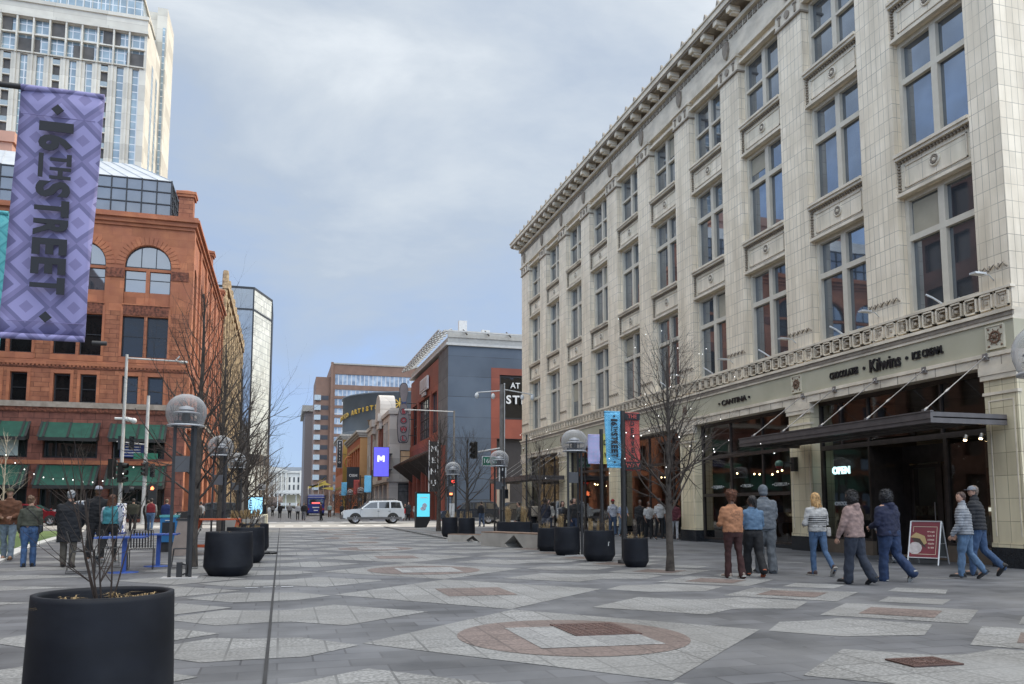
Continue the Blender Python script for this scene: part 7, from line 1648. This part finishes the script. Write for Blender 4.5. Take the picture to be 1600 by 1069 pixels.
        if det and hk in ('long', 'curly', 'puff', 'braids', 'pony'):
            rn = random.Random(int(x*100)); F = MB(); nv = len(me.vertices)
            for _ in range(260 if det == 2 else 60):
                v = me.vertices[rn.randrange(nv)]; p0 = Vector(v.co); nn = Vector(v.normal)
                if p0.z < hc.z-.6: continue
                if hk in ('long', 'pony', 'braids'): q = [p0, p0+nn*.006+Vector((rn.gauss(0, .004), 0, -.035)), p0+nn*.010+Vector((rn.gauss(0, .01), rn.gauss(0, .006), -.075))]
                else: a = rn.uniform(0, 6.28); q = [p0-nn*.004, p0+nn*.014+Vector((math.cos(a), math.sin(a), .3))*.008, p0+nn*.022+Vector((math.cos(a+1.4), math.sin(a+1.4), -.5))*.012, p0+nn*.012+Vector((math.cos(a+2.6), math.sin(a+2.6), -1))*.014]
                F.tube(q, [.0045]+[.004]*(len(q)-2)+[.0015], 4)
            F.build('hair_strands', hm, T)
        me.materials.append(hm); obj('hair', me, T)
    if hat:
        hc2 = mats_for(hat[1], 'hat_%d_%d_%d' % tuple(int(q*1000) for q in hat[1]), .8); G = MB(tr_)
        G.ell((0, -.06*r, .42*r), 1.1*r, 1.24*r, 1.0*r, 18, 10, z0=-.12)
        if hat[0] == 'cap':
            G.prism([(1.0*r*math.sin(a), (.35+1.55*math.cos(a))*r if abs(a) < 1.2 else .8*r, .33*r) for a in [-1.3+k*.26 for k in range(11)]], (0, 0, .09*r))
            G.lathe([(1.02*r, .0), (1.1*r, .0), (1.1*r, .2*r)], (0, -.06*r, .3*r), 18)
        elif hat[0] == 'beanie': G.lathe([(1.09*r, 0), (1.17*r, .05*r), (1.17*r, .35*r), (1.08*r, .4*r)], (0, -.06*r, .1*r), 18, sy=1.1)
        G.build(hat[0], hc2, T)
    # ---- shoes
    sm_ = mats_for(shoe, 'shoe_%d_%d_%d' % tuple(int(q*1000) for q in shoe), .6); so_ = mats_for(sole, 'sole_%d_%d_%d' % tuple(int(q*1000) for q in sole), .7)
    for (hp, kn, an, fd) in LG:
        f = fd.normalized(); u_ = Vector((0, 0, 1))-f*f.z; u_.normalize(); s_ = f.cross(u_); 
        Mx = Matrix(((s_.x, f.x, u_.x, an.x), (s_.y, f.y, u_.y, an.y), (s_.z, f.z, u_.z, an.z), (0, 0, 0, 1))); G = MB(Mx); k = H_
        G.ell((0, .035*k, -.02*k), .027*k, .088*k, .022*k, 12, 8, 0); G.ell((0, -.012*k, -.006*k), .026*k, .036*k, .034*k, 12, 8, 0)
        pts = [(.022, -.045), (.028, -.01), (.026, .04), (.031, .085), (.022, .12), (0, .13), (-.022, .12), (-.029, .085), (-.026, .04), (-.028, -.01), (-.022, -.045), (0, -.052)]
        G.prism([(a*k, b_*k, -.040*k) for a, b_ in pts], (0, 0, .013*k), 1); G.build('shoe', [sm_, so_], T)
    if extra: extra(T, dict(H=H_, hipz=hipz, sh=sh, AR=AR, LG=LG, w=w))
    return T
JE = (.09, .17, .31); JL = (.20, .29, .40); JD = (.012, .03, .10); BK = (.012, .012, .014)
def bands(z0, z1, n, duty=.4):
    def hook(me):
        for p in me.polygons:
            zz = p.center.z
            if z0 < zz < z1 and ((zz-z0)/(z1-z0)*n) % 1 < duty and abs(p.center.x) < .2: p.material_index = 1
    return hook
def back_patch(z0, z1, w_):
    def hook(me):
        for p in me.polygons:
            c = p.center
            if c.y < 0 and z0 < c.z < z1 and abs(c.x) < w_ and noise.noise(Vector((c.x*34, 3, c.z*34))) > .12: p.material_index = 1
    return hook
def bag(colr, side, dz, name='handbag', strap=True):
    def ex(T, J):
        b = MB(); H_ = J['H']; x_ = side*.13*H_*J['w']; z_ = J['hipz']+dz
        b.box(x_-.045, -.09, z_-.09, x_+.045, .09, z_+.09); o = b.build(name, mats_for(colr, 'bag_%d_%d' % (int(colr[0]*1000), int(colr[2]*1000)), .5), T, bevel=.02)
        if strap: b = MB(); b.tube([(x_, -.02, z_+.08), (x_*.5, -.135, (z_+J['sh'])/2+.05), (-x_*.45, -.05, J['sh']+.03), (-x_*.3, .06, J['sh']+.01)], .009, 5); b.build('strap', m_blk, T)
    return ex
# right-hand walkers, seen from behind
person('person in orange sweatshirt with high curly bun and maroon flared trousers', 8.39, 13.67, 4, 1.66, ((.52, .235, .115), 'sweater', {'hook': back_patch(1.08, 1.30, .11), 'm2': mats_for((.33, .15, .08), 'sweater_print')}), ((.055, .014, .012), 'flare'), skin=m_skin_d, hair=('puff', (.10, .035, .015)), shoe=(.42, .33, .27), sole=(.6, .58, .52), legs=((6, 6), (-7, 6)), arms=((12, 75), (12, 75)), w=1.12, det=2)
person('person in denim jacket with long dark braids and black trousers', 9.02, 13.95, -12, 1.58, ((.13, .23, .36), 'crop'), (BK, 'baggy'), skin=m_skin_d, hair=('braids', (.012, .01, .01)), shoe=(.03, .03, .03), sole=(.6, .14, .05), legs=((16, 12), (-8, 26)), arms=((6, 70), (10, 60)), turn=60, w=1.02, det=2)
person('tall person in all-grey hooded tracksuit with the hood up', 9.72, 14.6, -12, 1.84, ((.17, .19, .215), 'hoodie', {'hood': 'up'}), ((.16, .175, .19), 'baggy'), skin=m_skin_d, hair=('none', (0, 0, 0)), shoe=BK, sole=BK, legs=((7, 5), (-5, 5)), arms=((8, 70), (8, 70)), w=1.1, det=2)
person('blonde person in white top with black stripes and blue jeans', 10.36, 13.75, -4, 1.66, ((.60, .59, .57), 'sweater', {'hook': bands(.96, 1.21, 6, .45), 'm2': m_blk}), (JE, 'slim'), hair=('long', (.40, .24, .10)), shoe=(.07, .035, .03), sole=(.6, .56, .5), legs=((4, 5), (-16, 24)), arms=((5, 80), (5, 80)), aout=(16, 16), w=.98, det=2, extra=bag((.55, .53, .5), 1, .0, 'handbag', False))
person('person in dusty pink hoodie with loose black curls, stepping left', 9.85, 12.05, 22, 1.65, ((.40, .275, .245), 'hoodie', {'hood': 'down'}), ((.03, .04, .065), 'baggy'), hair=('curly', (.01, .008, .008)), shoe=BK, sole=BK, legs=((9, 5), (-9, 20)), arms=((12, 12), (-4, 20)), aout=(14, 12), w=1.12, det=2)
person('person in navy sweater and dark blue jeans kicking back a black sneaker', 10.86, 12.35, 14, 1.70, ((.012, .018, .06), 'hoodie', {'hood': 'down'}), ((.022, .05, .13), 'baggy'), hair=('curly', (.006, .006, .008)), shoe=(.02, .02, .022), sole=(.55, .54, .5), legs=((7, 4), (-10, 34)), arms=((4, 70), (4, 80)), aout=(12, 16), w=1.34, det=2)
person('short-haired person in light grey padded jacket and blue jeans', 12.62, 12.35, 36, 1.64, ((.36, .375, .40), 'puffer', {'puff': .052, 'collar': 1}), ((.12, .21, .34), 'straight'), hair=('short', (.045, .022, .015)), shoe=BK, sole=(.05, .05, .05), legs=((9, 6), (-8, 26)), arms=((8, 25), (2, 30)), turn=45, w=1.04, det=2)
person('taller person in grey cap and black padded jacket beside the storefront corner', 13.45, 12.85, 30, 1.80, ((.022, .023, .028), 'puffer', {'puff': .075, 'collar': 1}), ((.055, .11, .22), 'straight'), hair=('short', (.12, .09, .07)), hat=('cap', (.30, .32, .36)), shoe=(.03, .025, .022), sole=BK, legs=((9, 5), (-10, 34)), arms=((6, 25), (-2, 14)), turn=35, w=1.1, det=2)
person('person in white clothes half hidden at the sweet shop door', 14.35, 16.4, -20, 1.62, ((.5, .5, .5), 'hoodie'), ((.45, .46, .47), 'straight'), hair=('short', (.02, .015, .01)), legs=((8, 5), (-10, 12)), det=1)
# left group
def beard(T, J): pass
person('man in olive cap and brown hooded jacket walking towards the viewer at the left edge', -6.72, 23.3, 184, 1.84, ((.17, .065, .03), 'hoodie', {'hood': 'down'}), ((.24, .31, .38), 'straight'), hair=('short', (.03, .02, .015)), hat=('cap', (.10, .095, .045)), shoe=(.30, .16, .07), sole=(.12, .06, .03), legs=((10, 5), (-8, 10)), arms=((5, 75), (5, 75)), w=1.12, det=2)
person('woman in short olive jacket with crossbody bag and blue jeans', -5.56, 20.8, 14, 1.64, ((.085, .09, .065), 'crop'), ((.07, .15, .32), 'straight'), hair=('bun', (.10, .055, .03)), shoe=BK, sole=BK, legs=((-2, 4), (6, 6)), arms=((4, 12), (0, 18)), turn=-50, w=1.02, det=2, extra=bag((.015, .02, .03), 1, .02))
person('man in long black overcoat, khaki trousers and grey knit cap, back to the viewer', -4.63, 20.3, 4, 1.74, ((.012, .014, .02), 'coat'), ((.17, .15, .12), 'straight'), hair=('short', (.25, .25, .25)), hat=('beanie', (.11, .15, .18)), shoe=(.05, .035, .025), sole=BK, legs=((8, 4), (-6, 8)), arms=((8, 35), (8, 35)), w=1.22, det=2)
person('man in white cap and black jacket facing the viewer behind the overcoat man', -4.42, 22.0, 205, 1.88, ((.013, .014, .018), 'jacket'), ((.05, .05, .055), 'straight'), skin=m_skin_d, hair=('short', (.02, .02, .02)), hat=('cap', (.55, .57, .66)), shoe=(.4, .4, .42), legs=((10, 5), (-8, 10)), w=1.15, det=1)
person('woman with long brown hair in teal vest over white sleeves and black trousers', -4.02, 21.6, -14, 1.68, ((.07, .33, .38), 'crop', {'sleeve': mats_for((.55, .6, .68), 'white_sleeve')}), (BK, 'slim'), hair=('long', (.085, .035, .018)), shoe=(.25, .25, .25), legs=((-14, 30), (6, 6)), arms=((4, 40), (0, 30)), w=1.05, det=2)
person('person in dark olive coat walking away near the swirled cabinet', -7.6, 46.5, 10, 1.80, ((.045, .045, .025), 'jacket'), (BK, 'straight'), det=0, w=1.35)
person('person in dark clothes between the olive coat and the red vest', -7.25, 49, 0, 1.75, ((.03, .025, .025), 'jacket'), ((.06, .05, .05), 'straight'), det=0)
person('man in red padded vest and blue jeans walking away', -6.77, 46.8, 0, 1.82, ((.26, .015, .025), 'crop', {'sleeve': mats_for((.42, .42, .4), 'pale_sleeve')}), (JE, 'straight'), hair=('short', (.015, .012, .01)), shoe=BK, det=0, w=1.15)
person('person in blue jacket and black shorts stepping off the plaza', -5.83, 45.5, -8, 1.80, ((.01, .03, .15), 'jacket'), (BK, 'shorts'), hair=('short', (.12, .08, .05)), shoe=BK, det=0, legs=((12, 8), (-20, 45)), w=1.1)
person('person in white shirt seen between the left lamp posts', -5.0, 55, 0, 1.7, ((.5, .5, .5), 'tee'), (BK, 'straight'), det=0)
person('person with dark hair sitting height behind the blue newspaper box', -4.6, 49, 20, 1.65, ((.07, .06, .055), 'jacket'), (BK, 'straight'), det=0)
# people by the shop fronts, right middle
R0 = [('person with pale backpack heading left past the bench', 9.75, 32.6, 80, 1.58, ((.10, .095, .08), 'jacket'), (BK, 'straight')),
 ('person in black with long dark hair beside the backpack carrier', 10.2, 32.2, 10, 1.66, (BK, 'jacket'), (BK, 'straight')),
 ('person in navy jacket and grey trousers behind the low bench tree', 10.55, 31.6, 0, 1.72, ((.015, .018, .035), 'jacket'), ((.16, .16, .18), 'straight')),
 ('person in dark glasses and pale coat facing the viewer', 11.25, 33.2, 180, 1.68, ((.40, .39, .36), 'jacket'), ((.04, .05, .08), 'slim')),
 ('woman in black dress under an open white coat facing the viewer', 11.25, 31.4, 180, 1.60, ((.45, .45, .44), 'jacket', {'hook': bands(-1, 1.5, 1, 1.), 'm2': m_blk}), (BK, 'slim')),
 ('man in black leather jacket and dark jeans facing the viewer', 11.55, 30.8, 178, 1.72, ((.015, .015, .016), 'jacket'), ((.03, .05, .1), 'straight')),
 ('man in red cap and white shirt by the shop column', 14.9, 34.6, 175, 1.72, ((.55, .56, .6), 'tee'), ((.06, .10, .17), 'straight')),
 ('man in pale blue shirt and light jeans leaning by the bronze column', 15.1, 33.9, 190, 1.68, ((.42, .48, .6), 'tee'), ((.24, .3, .36), 'straight')),
 ('person in open black jacket over white behind the banner pole', 15.0, 31.8, 150, 1.66, (BK, 'jacket'), (BK, 'straight')),
 ('person in white printed shirt and black trousers by the doorway', 15.1, 31.2, 170, 1.58, ((.55, .54, .52), 'tee'), (BK, 'baggy')),
 ('man in plain white tee and black trousers leaning behind the near tree', 15.1, 30.2, 185, 1.72, ((.58, .57, .55), 'tee'), (BK, 'slim')),
 ('person in maroon top and white trousers beside the black plinth', 15.35, 29.35, 160, 1.62, ((.12, .02, .03), 'hoodie'), ((.5, .5, .5), 'slim')),
 ('man in dark jacket and jeans crossing by the stone pier', 13.2, 53.2, 10, 1.74, ((.015, .015, .02), 'jacket'), ((.08, .12, .2), 'straight')),
 ('person in brown coat walking between the shop front and the reeds', 13.4, 36.0, 30, 1.7, ((.10, .045, .03), 'jacket'), (BK, 'straight')),
 ('person in black coat beside the brown-coated walker', 13.9, 36.4, 10, 1.72, (BK, 'coat'), (BK, 'straight'))]
for i, (lb, x, y, a, hh, tp, bt_) in enumerate(R0):
    kw = dict(det=0 if y > 40 else 1, w=1.08, skin=(m_skin_d if i in (2, 6, 8, 9, 10, 11) else m_skin_l), legs=((8, 5), (-8, 10)), arms=((6, 60 if i % 2 else 20), (4, 25)))
    if 'red cap' in lb: kw['hat'] = ('cap', (.45, .02, .03))
    if 'long dark hair' in lb or 'woman' in lb: kw['hair'] = ('long', (.015, .012, .01))
    if 'backpack' in lb:
        def ex(T, J): b = MB(); b.box(-.15, -.3, J['sh']-.42, .15, -.12, J['sh']+.02); b.build('backpack', mats_for((.42, .36, .28), 'backpack_cloth'), T, bevel=.05)
        kw['extra'] = ex
    person(lb, x, y, a, hh, tp, bt_, **kw)
# far walkers beyond the crossing
F0 = [('dark-clad person at the left of the far walkers on the mall', -.18, 99, 0, 1.78, (BK, 'jacket'), (BK, 'straight')), ('person with grey backpack among the far walkers', .92, 97, 0, 1.8, ((.3, .3, .3), 'jacket'), (BK, 'straight')),
 ('person in white jacket and black trousers in the middle of the far mall', 1.61, 84.7, 180, 1.72, ((.5, .5, .52), 'jacket'), (BK, 'slim')), ('person in black vest and grey trousers nearest the bus', 2.2, 84.6, 180, 1.78, (BK, 'hoodie'), ((.2, .2, .22), 'baggy')),
 ('person in dark red and black striding in front of the bus', 3.71, 80.3, 90, 1.82, ((.08, .02, .02), 'jacket'), (BK, 'straight')), ('person in pale teal top and brown trousers right of the bus', 6.0, 106, 0, 1.8, ((.35, .5, .5), 'jacket'), ((.14, .07, .04), 'baggy')),
 ('first of the dark-clad people waiting right of the silver car, leftmost', 11.0, 78.5, 150, 1.75, (BK, 'coat'), (BK, 'straight')), ('short dark-clad person waiting right of the silver car', 11.5, 77.2, 180, 1.65, (BK, 'jacket'), (BK, 'straight')),
 ('tall dark-clad person in the waiting group right of the silver car', 12.0, 78.4, 200, 1.85, ((.03, .03, .035), 'coat'), (BK, 'straight')), ('pale-clad person at the right of the waiting group', 12.6, 77.5, 170, 1.72, ((.4, .4, .38), 'jacket'), ((.3, .3, .3), 'straight')),
 ('tiny far person left of the bus in grey', -1.2, 118, 0, 1.75, ((.25, .25, .25), 'jacket'), (BK, 'straight')), ('tiny far person beside the bus rear corner', 3.2, 112, 0, 1.75, ((.10, .06, .05), 'jacket'), (BK, 'straight')),
 ('far person walking by the orange shop', 8.1, 92.5, 20, 1.75, (BK, 'jacket'), (BK, 'straight')), ('far person pausing under the gilded sculpture', 7.2, 101, 20, 1.75, ((.04, .04, .05), 'jacket'), (BK, 'straight'))]
for i, (lb, x, y, a, hh, tp, bt_) in enumerate(F0): person(lb, x, y, a, hh, tp, bt_, det=0, w=1.1, legs=((12, 6), (-12, 20)) if i % 2 else ((5, 4), (-6, 8)))
